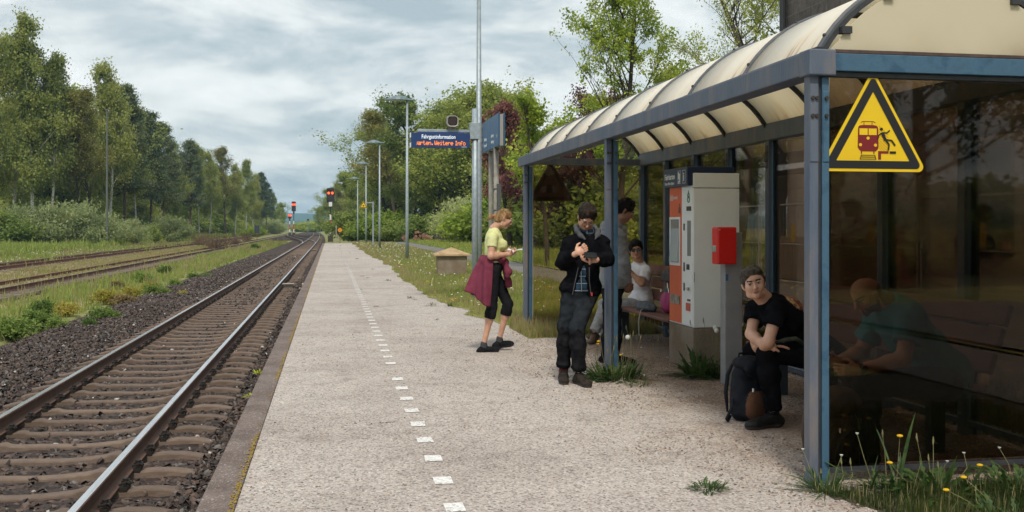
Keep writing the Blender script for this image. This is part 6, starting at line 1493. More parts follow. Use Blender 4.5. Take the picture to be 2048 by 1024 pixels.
def make_tree(name, label, cat, loc, seed, H_, spread, tr_, leaf, bark, n, size, per=.28, minr=0.0, group=None, leaf_droop=0.0, gap=.75, **kw):
    tubes, tips = branch_tree(seed, H_, spread, tr_, **kw); t = thing(name, label, cat, loc, 0, group)
    b = MB()
    for pts, rs, lev in tubes:
        if max(rs) < minr: continue
        b.tube(pts, rs, 8 if lev == 0 else (5 if lev == 1 else 3), False)
    b.build('trunk', bark, t, smooth=True)
    r = np.random.default_rng(seed); 
    if n:
        idx = r.integers(0, len(tips), n); P = tips[idx]+r.normal(size=(n, 3))*per*np.array((1, 1, .75))
        ph = rng.random(3)*50; g_ = vnoise(P[:, 0]*gap+ph[0], P[:, 1]*gap+ph[1], P[:, 2]*gap+ph[2], 3); P = P[g_ > .40]; n = len(P)
        if leaf_droop: P[:, 2] -= np.abs(r.normal(size=n))*leaf_droop
        link(bpy.data.objects.new('crown', leaves(P, size, seed, 'crown', leaf, droop=1.2 if leaf_droop else 0)), t)
    return t
def conifer(seed, H_, spread, n, size):
    r = random.Random(seed); b = MB(); b.tube([(0, 0, 0), (r.gauss(0, .2), r.gauss(0, .2), H_*.5), (0, 0, H_)], [.2, .13, .03], 7, False); P = []
    z = H_*.35
    while z < H_*.99:
        t = (z/H_-.35)/.65; L_ = spread*(1-t)**.6*r.uniform(.7, 1.1)+.3
        for k in range(6):
            a = r.random()*6.28; e_ = Vector((math.cos(a)*L_, math.sin(a)*L_, z+L_*(.1+.5*t)+r.gauss(0, .2))); b.tube([(0, 0, z), tuple(e_)], [.05*(1-t)+.012, .008], 4, False)
            for j in range(int(n/90)): f = .35+.65*r.random(); P.append((e_.x*f+r.gauss(0, .28), e_.y*f+r.gauss(0, .28), z+(e_.z-z)*f+r.gauss(0, .18)))
        z += .55
    return b, np.array(P)
# --- prototypes of the forest on the left
protos = {}
def proto(key, name, cat, *a, **k):
    t = make_tree(name, 'x', cat, (0, 0, -400), *a, **k); protos[key] = t; return t
birch_prof = lambda t: min(1, (t+.08)*2.4)*(1-t)**.62*1.45+.06
proto('b1', 'birch_tree', 'tree', 11, 19, 3.0, .17, LF['birch'], BKB, 36000, .21, per=.46, minr=.02, leaf_droop=.5, base=.22, nb=26, up=.8, profile=birch_prof, levels=2, gnarl=.05)
proto('b2', 'birch_tree', 'tree', 23, 19, 2.6, .15, LF['birch'], BKB, 32000, .21, per=.42, minr=.02, leaf_droop=.6, base=.30, nb=24, up=.9, profile=birch_prof, levels=2, lean=.03, gnarl=.05)
proto('d1', 'broadleaf_tree', 'tree', 37, 17, 4.2, .26, LF['dark'], BKD, 38000, .24, per=.48, minr=.03, base=.14, nb=22, up=.35, levels=2)
proto('m1', 'broadleaf_tree', 'tree', 41, 17, 4.6, .26, LF['mid'], BKD, 40000, .24, per=.48, minr=.03, base=.12, nb=24, up=.35, levels=2)
proto('m2', 'broadleaf_tree', 'tree', 53, 15, 5.2, .24, LF['mid'], BKD, 42000, .24, per=.52, minr=.03, base=.08, nb=26, up=.3, levels=2, ntrunk=2)
proto('z1', 'young_tree', 'tree', 61, 17, 3.6, .20, LF['bronze'], BKD, 26000, .20, per=.42, minr=.02, base=.30, nb=22, up=.7, levels=2)
for key, sd_, H_, sp_ in (('p1', 5, 19, 3.6), ('p2', 8, 17, 3.2)):
    b, P = conifer(sd_, H_, sp_, 13000, .3); t = thing('pine_tree', 'x', 'tree', (0, 0, -400)); b.build('trunk', BKP, t, smooth=True); link(bpy.data.objects.new('crown', leaves(P, .34, sd_, 'crown', LF['pine'], aspect=.3)), t); protos[key] = t
b, P = conifer(8, 1, 1, 0, 0) if False else (None, None)
used = set()
def plant(key, x, y, h, label, group=None, z=None, rz=None, wide=1.0):
    p = protos[key]; base_h = {'b1': 19, 'b2': 19, 'd1': 17, 'm1': 17, 'm2': 15, 'z1': 17, 'p1': 19, 'p2': 17, 'w1': 4, 'w2': 4, 'h1': 3, 'dry': 2, 'sg': 1, 'sy': 1, 'sr': 1}[key]; s = h/base_h
    rz = random.random()*6.28 if rz is None else rz; z = GZ-.1 if z is None else z
    if key not in used: o = p; used.add(key)
    else: o = copy_tree(p)
    o.location = (x, y, z); o.rotation_euler = (0, 0, rz); o.scale = (s*wide, s*wide, s); o['label'] = label
    if group: o['group'] = group
    elif 'group' in o: del o['group']
    return o
def bush_proto(key, name, leaf, seed, h, w, n, size, cat='bush', stem=BKD, up=False):
    r = np.random.default_rng(seed); rr = random.Random(seed); t = thing(name, 'x', cat, (0, 0, -400)); b = MB(); P = []
    for k in range(34):
        a = rr.random()*6.28; q = rr.random()**.5; e_ = Vector((math.cos(a)*q*w, math.sin(a)*q*w, h*(rr.uniform(.55, 1.0)*(1-.55*q*q)))); m_ = Vector((e_.x*.35, e_.y*.35, e_.z*.6)); b.tube([(e_.x*.1, e_.y*.1, 0), tuple(m_), tuple(e_)], [.03, .018, .005], 4, False)
        for j in range(n//34):
            f = rr.random()**.7; c = m_.lerp(e_, f) if rr.random() < .75 else Vector((e_.x*.1, e_.y*.1, 0)).lerp(m_, f); sp_ = w*.13; P.append((c.x+rr.gauss(0, sp_), c.y+rr.gauss(0, sp_), max(.03, c.z+rr.gauss(0, sp_*.8))))
    b.build('stems', stem, t); link(bpy.data.objects.new('foliage', leaves(np.array(P), size, seed, 'foliage', leaf, norm_up=.1 if up else .3, aspect=.3 if up else .6, droop=-1.0 if up else 0)), t); protos[key] = t
bush_proto('w1', 'willow_bush', LF['willow'], 3, 4, 3.3, 15000, .26, up=True)
bush_proto('w2', 'green_bush', LF['mid'], 4, 4, 3.0, 12000, .26)
bush_proto('h1', 'pale_bush', LF['yell'], 6, 3, 2.4, 9000, .22)
bush_proto('dry', 'dry_bush', LF['brown'], 9, 2, 1.7, 2600, .12, up=True, stem=mat('twig_brown', (.16, .10, .075), (.22, .15, .12), 9, rough=.9))
side = ['birch', 'broadleaf tree', 'pine']
def fx(px, d): return atd(px, 455, d)
# hand-placed silhouettes on the left: (px of centre, depth, height, key, label)
LT = [(20, 122, 25.5, 'b1', 'tall birch with dark crown at the left end of the forest, reaching highest'), (62, 116, 26.5, 'b1', 'tallest birch with a leaning double crown, second from the left end'), (98, 118, 22.5, 'b2', 'slim birch beside the tallest birch, thin crown hanging right'),
      (-30, 112, 25, 'b2', 'tall birch cut by the left picture edge'), (150, 122, 18.5, 'z1', 'bronze tinted young tree between the birches'), (188, 126, 17.5, 'z1', 'broader bronze tinted tree left of the thin grey pole'),
      (214, 130, 23.4, 'b1', 'tall birch with dark pointed crown behind the thin grey pole'), (250, 137, 21.3, 'p1', 'dark pine right of the thin grey pole'), (275, 140, 19.5, 'b2', 'white-stemmed birch before the dark pines'),
      (300, 152, 19.5, 'p2', 'dark pine with ragged top, middle of the left forest'), (326, 165, 19.0, 'p1', 'second ragged dark pine of the left forest'), (350, 175, 17.0, 'b1', 'light green birch below the pine tops'), (378, 188, 18.3, 'p2', 'pine with spiky top above the light birches'),
      (400, 192, 18.0, 'b2', 'pair of white-stemmed birches with light green curtain of leaves'), (418, 200, 17.2, 'b1', 'light green birch with full curtain of leaves in mid forest'), (452, 222, 19.5, 'z1', 'reddish brown budding tree rising above its neighbours'), (470, 228, 16.5, 'b1', 'broad green birch under the reddish tree'),
      (492, 245, 18.5, 'b2', 'narrow birch with pointed top toward the far end'), (508, 262, 16.0, 'b1', 'round green birch toward the far end'), (522, 285, 17.5, 'p1', 'dark pine near the far end of the left forest'), (534, 315, 16.0, 'p2', 'small dark pine at the far end of the left forest'), (545, 350, 14.0, 'b1', 'last light green birch before the signals'),
      (556, 420, 12.0, 'm2', 'small green tree just before the signals'), (566, 520, 11.0, 'd1', 'tiny far green tree behind the signals')]
for px, d, h, key, lb in LT:
    p = fx(px, d); plant(key, p.x, p.y, h, lb)
for px in range(-60, 560, 26):        # filling second and third rows
    d0 = 128 if px < 150 else np.interp(px, [150, 330, 430, 500, 560], [132, 185, 230, 300, 480])
    for row in (.45, 1, 2):
        d = d0*(1.0+.10*row)+random.uniform(-4, 4); p = fx(px+random.uniform(-14, 14)+row*7, d)
        hmax = np.interp(px, [-60, 20, 110, 200, 300, 430, 520, 560], [21, 21, 15.5, 16, 15.5, 14.5, 13, 10.5])
        if row < 1: plant(random.choice(['b1', 'b2', 'm2', 'm1', 'b1']), p.x, p.y, hmax*random.uniform(.55, .85), 'lower light green forest tree filling the gaps of the front row along the left edge', 'trees filling the left forest', wide=1.3); continue
        plant(random.choice(['b1', 'b2', 'm1', 'd1', 'm2', 'p2']) if row == 1 else random.choice(['d1', 'm1', 'd1', 'p1']), p.x, p.y, hmax*random.uniform(.9, 1.12), 'forest tree standing behind the front row along the left edge', 'trees filling the left forest', wide=1.25)
for px in range(-60, 566, 21):
    d0 = 128 if px < 150 else np.interp(px, [150, 330, 430, 500, 560], [132, 185, 230, 300, 480]); p = fx(px+random.uniform(-6, 6), d0*random.uniform(1.0, 1.12)); plant('w2', p.x, p.y, random.uniform(4.5, 6.5), 'undergrowth bush between the trunks of the left forest', 'undergrowth bushes of the left forest', wide=1.25)
for px, d, h, w_, key, lb in ((48, 104, 4.6, 1.15, 'w1', 'broad pale willow bush at the left picture edge'), (150, 106, 5.0, 1.25, 'w1', 'largest pale willow bush below the birches'), (262, 114, 3.2, .9, 'w1', 'pale green bush right of the thin grey pole'), (-20, 100, 4.2, 1.4, 'w2', 'green bush cut by the left picture edge'),
                          (335, 138, 3.9, 1.2, 'w1', 'pale bush at the forest foot below the pines'), (300, 128, 2.6, .9, 'w2', 'low green bush at the forest foot before the pines'), (548, 330, 5.0, 1.2, 'w1', 'round pale bush near the signals'), (510, 230, 2.5, 1.6, 'h1', 'low yellowish bush at the meadow end'),
                          (620, 430, 5.5, 1.6, 'h1', 'light green bush in the gap beyond the points'), (600, 480, 4.5, 1.6, 'w2', 'green bush left in the gap beyond the points'), (640, 560, 5.5, 2.0, 'w2', 'green bush behind the rails in the far gap')):
    p = fx(px, d); plant(key, p.x, p.y, h, lb, wide=w_)
for px, py, h, w_, lb in ((432, 500, 1.9, 1.3, 'dry reddish brown bush over the siding, the denser one'), (400, 492, 1.8, 1.0, 'dry brown bush left of the dense dry bush'), (470, 490, 1.5, 1.3, 'thin dry brown bush right of the dense dry bush'), (492, 484, 1.6, 1.0, 'farthest thin dry brown bush on the siding')):
    p = atz(px, py, GZ); plant('dry', p.x, p.y, h, lb, wide=w_)
# right wood
RTs = [(925, 118, 17.5, 'm1', 'big light green tree behind the blue display'), (890, 122, 17.8, 'd1', 'tall green tree behind the blue display, its top left of the loudspeaker'), (860, 116, 16.5, 'm1', 'broad green tree right of the first full lamp'), (835, 128, 17.0, 'd1', 'dark green tree behind the first full lamp'),
       (800, 138, 17.6, 'z1', 'brownish budding tree left of the first full lamp, standing out against the sky'), (785, 150, 16.0, 'm2', 'green tree left of the first full lamp'), (762, 165, 15.0, 'm1', 'green tree behind the second lamp'), (742, 185, 13.6, 'd1', 'tree behind the third lamp'),
       (725, 205, 13.0, 'm1', 'light tree behind the fourth lamp'), (708, 235, 13.5, 'b2', 'birch rising over the far end of the right wood'), (692, 265, 13.2, 'z1', 'brownish tree at the far end of the right wood'), (675, 285, 12.3, 'm2', 'green tree near the end signal, right wood'),
       (660, 300, 11.2, 'm1', 'outermost green tree of the right wood at the tracks'), (952, 112, 17.0, 'm2', 'green tree behind the display post')]
for px, d, h, key, lb in RTs:
    p = fx(px, d); plant(key, p.x, p.y, h, lb, wide=1.25, z=0)
for px in list(range(650, 770, 15))+list(range(780, 1500, 30)):
    d = np.interp(px, [650, 670, 760, 850, 1000, 1500], [330, 300, 185, 138, 110, 90])*1.12+random.uniform(-3, 5); p = fx(px+random.uniform(-8, 8), d); plant(random.choice(['d1', 'm1', 'd1', 'm2']), p.x, p.y, np.interp(px, [650, 670, 760, 900, 1000, 1500], [8.5, 10.5, 12.5, 15.5, 12, 14]), 'wood tree behind the front row on the right side', 'trees filling the right wood', wide=1.4, z=0)
for px, d, h, w_, key, lb in ((702, 118, 3.6, 1.35, 'w2', 'reddish green bush behind the orange disc'), (735, 125, 3.2, 1.3, 'h1', 'yellowish bush between the far lamps'), (770, 112, 3.4, 1.5, 'h1', 'yellow green bush behind the second lamp'), (800, 108, 2.4, 1.6, 'w2', 'low green bush left of the first full lamp'),
                          (850, 104, 3.0, 1.5, 'w2', 'dark green bush behind the log pile'), (915, 97, 1.9, .8, 'h1', 'small round light bush before the shed'), (940, 92, 4.4, 1.0, 'w1', 'whitish green bush over the shed roof'), (985, 84, 3.8, 1.5, 'h1', 'yellow green bush behind the woman'), (1015, 80, 4.6, 1.1, 'h1', 'yellow green bush beside the white tower'),
                          (1085, 66, 4.2, 1.3, 'w2', 'green bush seen through the far end pane'), (1180, 60, 4.5, 1.5, 'w2', 'green bush behind the far end pane, right part'), (1290, 45, 3.6, 1.2, 'w2', 'green bush seen behind the back panes')):
    p = fx(px, d); plant(key, p.x, p.y, h, lb, wide=w_, z=0)
# nearer trees over the shelter
p = fx(1088, 60); make_tree('copper_beech', 'copper beech with dark purple-red leaves left of the fresh maple', 'tree', (p.x, p.y, 0), 71, 10.2, 3.1, .2, LF['beech'], BKD, 40000, .16, per=.26, gap=1.1, minr=.008, base=.12, nb=26, up=.5, levels=2)
p = fx(1022, 64); make_tree('copper_beech', 'lower copper beech spreading behind the station sign', 'tree', (p.x, p.y, 0), 73, 8.9, 2.8, .18, LF['beech'], BKD, 30000, .16, per=.26, minr=.008, base=.15, nb=22, up=.5, levels=2)
p = fx(1237, 40); make_tree('maple_tree', 'upright maple with loose fresh yellow-green leaves above the shelter roof', 'tree', (p.x, p.y, 0), 83, 13.5, 4.6, .15, LF['yell'], BKD, 44000, .115, per=.14, gap=1.3, minr=.0, base=.16, nb=38, up=.80, levels=3, gnarl=.07, sparse=.9, profile=lambda t: 1.05-.75*t)
p = fx(1095, 36); make_tree('young_maple', 'small fresh green maple low at the left end of the shelter roof', 'tree', (p.x, p.y, 0), 87, 5.9, 1.9, .09, LF['yell'], BKD, 8000, .13, per=.16, minr=.0, base=.3, nb=18, up=.5, levels=2)
p = fx(1475, 46); make_tree('gnarled_tree', 'gnarled dark-limbed tree with sparse small leaves right of the maple', 'tree', (p.x, p.y, 0), 95, 14.5, 5.0, .28, LF['mid'], BKD, 26000, .10, per=.22, minr=.0, base=.30, nb=22, up=.30, levels=3, gnarl=.2)
p = fx(1560, 52); make_tree('leafy_tree', 'dense green leafy tree beside the stone building', 'tree', (p.x, p.y, 0), 99, 17, 4.2, .26, LF['mid'], BKD, 26000, .20, per=.30, minr=.01, base=.25, nb=26, up=.4, levels=2)
p = fx(1400, 62); make_tree('leafy_tree', 'green leafy tree low behind the shelter roof ridge', 'tree', (p.x, p.y, 0), 101, 11, 4.2, .2, LF['mid'], BKD, 28000, .20, per=.32, minr=.02, base=.15, nb=24, up=.4, levels=2)
# trees behind the viewer that the near pane mirrors
mt = make_tree('mirrored_tree', 'x', 'tree', (0, 0, 0), 111, 12, 4.2, .30, LF['dark'], BKD, 12000, .24, per=.30, minr=.01, base=.14, nb=20, up=.3, levels=2)
for i, (x, y, s_, lb) in enumerate(((17, -21, 1, 'leafy tree mirrored faintly at the left of the near pane'), (22.5, -24, 1.1, 'leafy tree mirrored in the middle of the near pane'), (28, -23, .9, 'leafy tree mirrored right of the pane middle'), (32, -27, 1.1, 'large leafy tree mirrored at the far right of the pane'), (24, -34, 1.2, 'farther leafy tree mirrored between two nearer trunks'))):
    o = mt if i == 0 else copy_tree(mt); o.location = (x, y, 0); o.rotation_euler = (0, 0, i*1.3); o.scale = (s_, s_, s_); o['label'] = lb
for i, (x, y) in enumerate(((12, -15), (16, -17), (20, -19), (24.5, -20), (29, -20), (34, -22))):
    plant('w2', x, y, 3.2, 'green bush mirrored low in the near pane, one of a hedge', 'mirrored hedge bushes', z=0, wide=1.5)
# hedge mass behind the viewer, low
# ======================= grass
def blades(name, P, h, w_, m, seed=1, bend=.4, mi=None):
    r = np.random.default_rng(seed); n = len(P); a = r.random(n)*6.283; d = np.stack([np.cos(a), np.sin(a), np.zeros(n)], 1); a2 = r.random(n)*6.283; l_ = np.stack([np.cos(a2), np.sin(a2), np.zeros(n)], 1)*(r.random(n)**1.5*bend)[:, None]
    H3 = np.stack([np.zeros(n), np.zeros(n), h], 1); W_ = d*(w_/2)[:, None]
    m1 = P+H3*.55+l_*h[:, None]*.35; t_ = P+H3*(1-.25*np.linalg.norm(l_, axis=1))[:, None]+l_*h[:, None]
    V = np.stack([P-W_, P+W_, m1+W_*.7, m1-W_*.7, t_], 1).reshape(-1, 3); o = (np.arange(n)*5)[:, None]
    return link(bpy.data.objects.new(name, fastmesh(name, V, [o+np.array([[0, 1, 2, 3]]), o+np.array([[3, 2, 4]])], m)), kind='stuff')
def gmat(name, c1, c2, c3, sc_=1.4): return mat(name, c1, c2, sc_, rough=.7, c3=c3, transl=.5, lo=.36, hi=.64, detail=6, spec=.3)
G1 = gmat('grass_fresh', (.20, .27, .055), (.40, .43, .13), (.29, .355, .085)); G2M = gmat('grass_dry', (.28, .24, .11), (.42, .36, .18), (.35, .30, .14)); G3 = gmat('grass_dark', (.035, .060, .015), (.10, .125, .030), (.065, .09, .022), 3)  # grass_dark also carries the shade of the corner vignette in its colour
def scatter(n, x0, x1, y0, y1, keep, zf, pw=1.7):
    u = rng.random((n, 2)); y = y0+(y1-y0)*u[:, 0]**pw; x = x0+(x1-x0)*u[:, 1]; k = keep(x, y); x, y = x[k], y[k]; return np.stack([x, y, zf(x, y)], 1)
def hw_(P, h0, h1, k=.004, w0=.006):
    d = np.hypot(P[:, 0], P[:, 1]); h = (h0+(h1-h0)*rng.random(len(P))**1.6)*(.6+.8*hnoise(P[:, 0], P[:, 1], .8, 3)); return h, np.maximum(w0, d*.0011)
def lgk(x, y): return (x < -6.0+(hnoise(x*0, y, .7, 5)-.5)*.8-.0) & ~((x > -10.15+curve_off(y)) & (x < -9.25+curve_off(y))) & ~((x > -15.6) & (x < -14.7)) & ((x > -10) | (x < -14.6) | (hnoise(x, y, .5, 9) > .72)) & (x > -28-.02*y)
P = scatter(250000, -32, -5.6, 8, 150, lambda x, y: lgk(x, y) & (hnoise(x, y, .9, 14)+.5*hnoise(x, y, 3.1, 15) > .52), lambda x, y: gz(x, y), 1.5); h, w_ = hw_(P, .05, .30); h *= .45+1.1*hnoise(P[:, 0], P[:, 1], .55, 16); blades('meadow_grass', P, h, w_, G1, 3)
P = scatter(40000, -32, -5.8, 8, 150, lgk, lambda x, y: gz(x, y), 1.5); h, w_ = hw_(P, .12, .5); h *= .4+1.2*hnoise(P[:, 0], P[:, 1], .4, 17); blades('meadow_grass', P, h, w_*.7, G2M, 4)
P = scatter(26000, -14.8, -10.5, 12, 120, lambda x, y: x == x, lambda x, y: GZ+.04+0*x, 1.4); h, w_ = hw_(P, .03, .14); blades('dry_grass', P, h, w_, G2M, 5)
# bank of tall grass at the forest foot
P = scatter(60000, -34, -22, 70, 330, lambda x, y: x == x, lambda x, y: gz(x, y), 1.3); h, w_ = hw_(P, .4, 1.0); blades('forest_edge_grass', P, h, w_*1.2, G1, 6, .5)
vk = lambda x, y: in_verge(x, y) | ((x > 5.3) & (x < 5.6)) | ((x > 7.5) & (hnoise(x, y, .6, 2) > .0))
P = scatter(120000, 1.8, 5.7, 12.7, 95, lambda x, y: in_verge(x, y), lambda x, y: 0*x, 1.5); h, w_ = hw_(P, .02, .13); h *= np.where(P[:, 0]-verge_edge(P[:, 1]) < .35, .5, 1.2); blades('verge_grass', P, h, w_, G1, 7)
P = scatter(36000, 1.8, 5.7, 12.7, 95, lambda x, y: in_verge(x, y), lambda x, y: 0*x, 1.5); h, w_ = hw_(P, .04, .22); blades('verge_grass', P, h, w_*.8, G2M, 8)
P = scatter(110000, 7.5, 34, 6, 105, lambda x, y: (x > 12.4) | (y > 27), lambda x, y: .02+np.clip((x-10)/80, 0, 1), 1.3); h, w_ = hw_(P, .10, .40); blades('field_grass', P, h, w_, G1, 9)
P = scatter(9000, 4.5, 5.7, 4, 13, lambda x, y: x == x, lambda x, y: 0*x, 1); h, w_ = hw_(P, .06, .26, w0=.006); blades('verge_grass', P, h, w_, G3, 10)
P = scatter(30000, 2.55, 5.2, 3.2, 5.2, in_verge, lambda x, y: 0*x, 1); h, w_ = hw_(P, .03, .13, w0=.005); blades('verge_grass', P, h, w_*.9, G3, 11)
P = scatter(2600, 2.6, 5.2, 3.2, 5.2, in_verge, lambda x, y: 0*x, 1); h, w_ = hw_(P, .06, .16, w0=.004); blades('verge_grass', P, h, w_, G2M, 12)
P = scatter(9000, 2.5, 4.6, 12.6, 14.2, lambda x, y: in_verge(x, y), lambda x, y: 0*x, 1); h, w_ = hw_(P, .05, .2); blades('verge_grass', P, h, w_, G2M, 13)
# ---- weeds one can point at
WD = mat('weed_leaf', (.030, .065, .014), (.075, .12, .026), 18, rough=.6, transl=.3, c3=(.05, .10, .02)); YF = mat('flower_yellow', (.75, .42, .005), (.80, .50, .01), 40, rough=.7, transl=.2); WF = mat('flower_white', (.62, .62, .58), rough=.8); STK = mat('stalk', (.13, .14, .05), (.20, .17, .08), 12, rough=.8)
def weed(name, label, loc, r_, h_, n, seed, yellow=0, white=0, seedheads=0, stalks=0, cat='weed', toothed=True, group=None, tall=None, wf_=.115):
    t = thing(name, label, cat, loc, 0, group); rr = random.Random(seed); V = []; F = []
    for k in range(n):
        a = rr.random()*6.283; q = r_*rr.random()**.6*.55; bx_ = q*math.cos(a); by_ = q*math.sin(a); L_ = rr.uniform(.5, 1.1)*h_*1.05; el_ = rr.uniform(.2, 1.35); w_ = L_*wf_*rr.uniform(.7, 1.3); dx, dy = math.cos(a+rr.gauss(0, .5)), math.sin(a+rr.gauss(0, .5)); o = len(V); ns = 9 if toothed else 6
        for i in range(ns+1):
            f = i/ns; rad = L_*f*math.cos(el_)*(1+.3*f); z = .005+L_*(math.sin(el_)*f-.45*f*f*math.cos(el_)); ww = w_*math.sin(math.pi*min(.97, f*.93+.07))*(1 if (i % 2 or not toothed) else .40)
            V += [(bx_+dx*rad-dy*ww, by_+dy*rad+dx*ww, max(.004, z)), (bx_+dx*rad, by_+dy*rad, max(.003, z-.12*ww)), (bx_+dx*rad+dy*ww, by_+dy*rad-dx*ww, max(.004, z))]
        for i in range(ns):
            b_ = o+3*i; F += [(b_, b_+1, b_+4, b_+3), (b_+1, b_+2, b_+5, b_+4)]
    me = bpy.data.meshes.new('leaves'); me.from_pydata(V, [], F); me.materials.append(WD); link(bpy.data.objects.new('leaves', me), t)
    b = MB(); fl = MB(); wf = MB(); hh = tall or h_*1.5
    for k in range(yellow+white+seedheads+stalks):
        a = rr.random()*6.283; q = r_*rr.random()**.7; x, y = q*math.cos(a), q*math.sin(a); z = hh*rr.uniform(.5, 1.1); top = (x+rr.gauss(0, .03), y+rr.gauss(0, .03), z); b.tube([(x*.6, y*.6, 0), ((x*.8+top[0]*.2), y*.85, z*.6), top], [.0025, .002, .0015], 4, False)
        if k < yellow: fl.ball((top[0], top[1], z), (.017, .017, .008), 10, 6)
        elif k < yellow+white: wf.tube([(top[0], top[1], z-.003), (top[0], top[1], z+.006)], [.004, .010], 8)
        elif k < yellow+white+seedheads: wf.ball(top, .024, 10, 8)
        else:
            b.tube([(x+(top[0]-x)*.85, y+(top[1]-y)*.85, z*.93), top, (top[0], top[1], z+.025)], [.003, .006, .002], 5)
    if b.v: b.build('stalk', STK, t)
    if fl.v: fl.build('blossom', YF, t)
    if wf.v: wf.build('blossom', WF, t)
    return t
p = atz(1225, 745); weed('weed_clump', 'leafy weed clump with yellow dandelions at the foot of the middle post', (2.70, 9.25, 0), .44, .17, 330, 1, 3, 4, 1, 18, tall=.42, wf_=.10)
weed('weed_clump', 'small weeds trailing onto the gravel before the middle post', (2.78, 8.75, 0), .22, .07, 46, 2, 0, 2)
weed('dandelion_clump', 'large toothed dandelion clump with seed heads at the ticket machine base', (3.52, 9.18, 0), .24, .25, 150, 3, 0, 0, 0, 3, tall=.5, wf_=.09)
weed('dandelion_clump', 'toothed dandelion plant with white seed globes before the red validator', (3.72, 9.10, 0), .20, .20, 100, 4, 0, 0, 3, 3, tall=.55, wf_=.09)
weed('thistle', 'tall slim green thistle against the concrete base corner', (3.60, 9.44, 0), .04, .30, 14, 5, 0, 0, 0, 0); 
weed('weed_tuft', 'green tuft lying on the gravel in front of the near shelter post', (2.06, 5.22, 0), .16, .06, 150, 6, wf_=.10)
weed('weed_tuft', 'grassy weeds around the foot of the near shelter post', (2.66, 5.05, 0), .16, .15, 110, 7, 0, 2, 0, 5, tall=.22, toothed=False, wf_=.035)
weed('dandelion_clump', 'dark leafy dandelions with yellow blossoms at the right lower corner', (3.30, 4.30, 0), .34, .16, 100, 8, 3, 1, 0, 2, tall=.18)
weed('dandelion_clump', 'leafy weeds with yellow blossoms below the middle of the near pane', (3.25, 4.95, 0), .34, .2, 90, 9, 2, 2, 0, 3, tall=.25)
weed('dandelion_clump', 'leafy weeds with yellow blossoms at the right of the near pane', (3.75, 4.85, 0), .34, .2, 90, 10, 2, 2, 0, 3, tall=.25)
weed('weed_clump', 'weeds with a single tall seed head before the bald man', (3.02, 4.98, 0), .2, .12, 40, 11, 1, 1, 0, 2, tall=.30)
weed('reed_grass', 'two tall green grass stalks just right of the near post', (2.92, 5.02, 0), .05, .42, 12, 12, toothed=False, wf_=.02); weed('reed_grass', 'tall thin green stalk a step right of the near post', (3.10, 5.05, 0), .04, .45, 7, 13, toothed=False, wf_=.02)
k = 0
for px, py, s, lb in ((752, 614, .5, 0), (862, 612, 1.0, 0), (820, 597, .7, 0), (776, 562, 1.0, 0), (745, 539, .6, 0), (725, 553, .6, 0), (735, 556, .5, 0), (714, 518, .9, 0), (830, 600, .5, 0), (700, 505, .6, 0), (724, 580, .4, 0), (873, 640, .4, 0), (791, 531, .5, 0), (680, 492, .8, 0), (905, 613, 1.1, 1), (768, 545, .4, 0)):
    p = atz(px, py); s2 = s*.16; weed('weed_tuft' if not lb else 'dandelion_clump', ('small green weed tuft growing through the platform surface' if not lb else 'dandelion plant with yellow blossoms at the ragged platform edge'), (p.x, p.y, 0), s2, s2*.5, 34, 20+k, 4 if lb else 0, cat='weed', group='weed tufts on the platform' if not lb else None); k += 1
for key, a_, b_, c_ in (('sg', (.08, .14, .03), (.22, .29, .07), (.14, .21, .045)), ('sy', (.26, .22, .035), (.42, .36, .08), (.33, .29, .05)), ('sr', (.16, .10, .05), (.26, .19, .09), (.19, .15, .06))):
    bush_proto(key, 'leafy_shrub', leafmat('leaf_shrub_'+key, (tuple(v/1.38 for v in a_), tuple(v/1.38 for v in b_), tuple(v/1.38 for v in c_)), sc_=3), 31+len(key)*3, 1.0, .95, 1500, .14, stem=BKD)
for px, py, s, cm in ((205, 640, .55, 0), (75, 650, .6, 0), (310, 590, .6, 0), (350, 572, .5, 0), (280, 562, .65, 0), (262, 590, .5, 1), (388, 556, .42, 0), (20, 668, .6, 0), (112, 655, .4, 0), (510, 498, .9, 0), (440, 470, .9, 0), (330, 545, .6, 0), (215, 602, .6, 1), (235, 575, .45, 2), (300, 577, .42, 1), (250, 607, .5, 2), (130, 625, .5, 1), (412, 553, .35, 0), (365, 592, .35, 1), (90, 625, .6, 0), (180, 655, .4, 0)):
    p = atz(px, py, GZ); plant(('sg', 'sy', 'sr')[cm], p.x, p.y, s*.72, ('leafy green', 'yellow-leaved', 'reddish brown leaved')[cm]+' low shrub in the strip between ballast and siding', 'leafy shrubs beside the ballast', z=GZ-.06, wide=random.uniform(.8, 1.3))
for px, py, lb in ((822/1, 0, ''),)[:0]: pass
for x, y, s, lb in ((-.72, 9.4, .07, 'yellow-green moss tuft on the platform wall, nearer one'), (-.74, 10.8, .08, 'yellow-green weed tuft on the platform wall, farther one')): 
    t = weed('moss_tuft', lb, (x, y, -.10), s, s*.8, 40, 90+k, 0, toothed=False); t.children[0].data.materials[0] = mat('weed_yellow', (.25, .30, .02), (.36, .38, .03), 20, rough=.8); k += 1
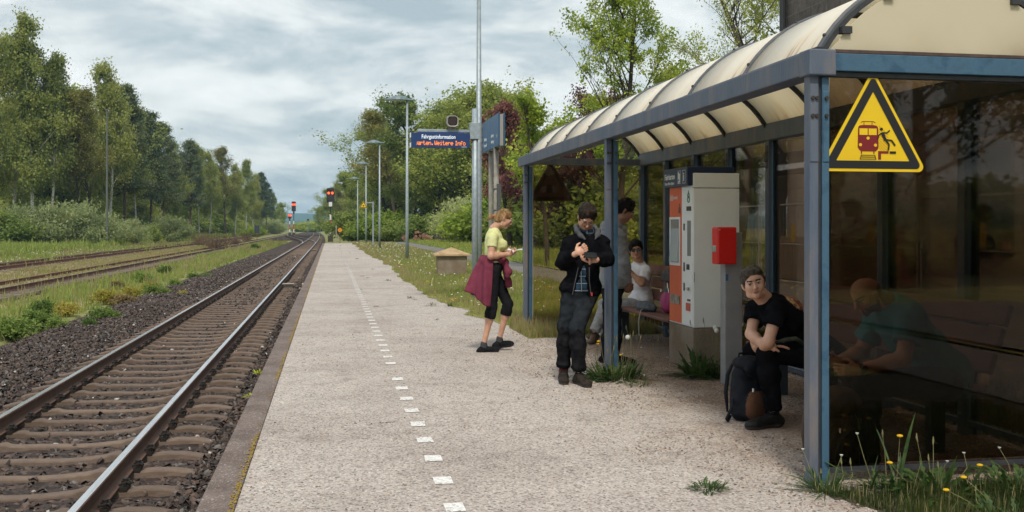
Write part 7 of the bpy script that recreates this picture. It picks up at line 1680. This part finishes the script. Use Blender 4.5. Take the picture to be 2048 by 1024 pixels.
# scattered meadow flowers, uncountable
def dots(name, P, s, m):
    n = len(P); base = np.array([(1, 0, 0), (0, 1, 0), (-1, 0, 0), (0, -1, 0), (0, 0, .6)]); tri = np.array([(0, 1, 4), (1, 2, 4), (2, 3, 4), (3, 0, 4)])
    V = P[:, None]+base[None]*s[:, None, None]; return link(bpy.data.objects.new(name, fastmesh(name, V.reshape(-1, 3), (tri[None]+(np.arange(n)*5)[:, None, None]).reshape(-1, 3), m)), kind='stuff')
cl = lambda x, y: hnoise(x, y, .35, 21) > .55
P = scatter(420, 2.3, 5.5, 14, 90, lambda x, y: in_verge(x, y), lambda x, y: .12+0*x, 1.4); dots('white_meadow_flowers', P, .012+np.hypot(P[:, 0], P[:, 1])*.0005, WF)
P = scatter(260, 2.3, 5.5, 14, 90, lambda x, y: in_verge(x, y) & cl(x, y), lambda x, y: .10+0*x, 1.4); dots('yellow_meadow_flowers', P, .014+np.hypot(P[:, 0], P[:, 1])*.0006, YF)
P = scatter(2600, 7.6, 25, 14, 95, cl, lambda x, y: .30+np.clip((x-10)/80, 0, 1), 1.3); dots('yellow_meadow_flowers', P, .03+0*P[:, 0], YF)
P = scatter(1500, -30, -16.5, 40, 130, lambda x, y: hnoise(x, y, .3, 23) > .66, lambda x, y: gz(x, y)+.2+.3*rng.random(len(x)), 1.2); dots('white_meadow_flowers', P, .02+.03*rng.random(len(P)), WF)
P = scatter(260, 4.5, 5.6, 5, 12, lambda x, y: x == x, lambda x, y: .1+.25*rng.random(len(x)), 1); dots('yellow_meadow_flowers', P, .016+0*P[:, 0], YF)
# ======================= haze: one closed box of pale air
hz = MB().box(-5900, 5900, -380, 4300, -3, 95).build('haze', None, kind='stuff') if False else None
me = bpy.data.meshes.new('haze'); bmh = bmesh.new(); bmesh.ops.create_cube(bmh, size=1); bmh.to_mesh(me); bmh.free(); hz = bpy.data.objects.new('haze', me); hz.scale = (7000, 5200, 100); hz.location = (0, 1900, 46); link(hz, kind='stuff')
hm = bpy.data.materials.new('haze_air'); hm.use_nodes = True; hn = hm.node_tree.nodes; hn.remove(hn['Principled BSDF']); pv = hn.new('ShaderNodeVolumePrincipled'); pv.inputs['Color'].default_value = (.42, .74, 1.0, 1); pv.inputs['Density'].default_value = .00026; pv.inputs['Anisotropy'].default_value = .2
hm.node_tree.links.new(pv.outputs[0], hn['Material Output'].inputs['Volume']); me.materials.append(hm)
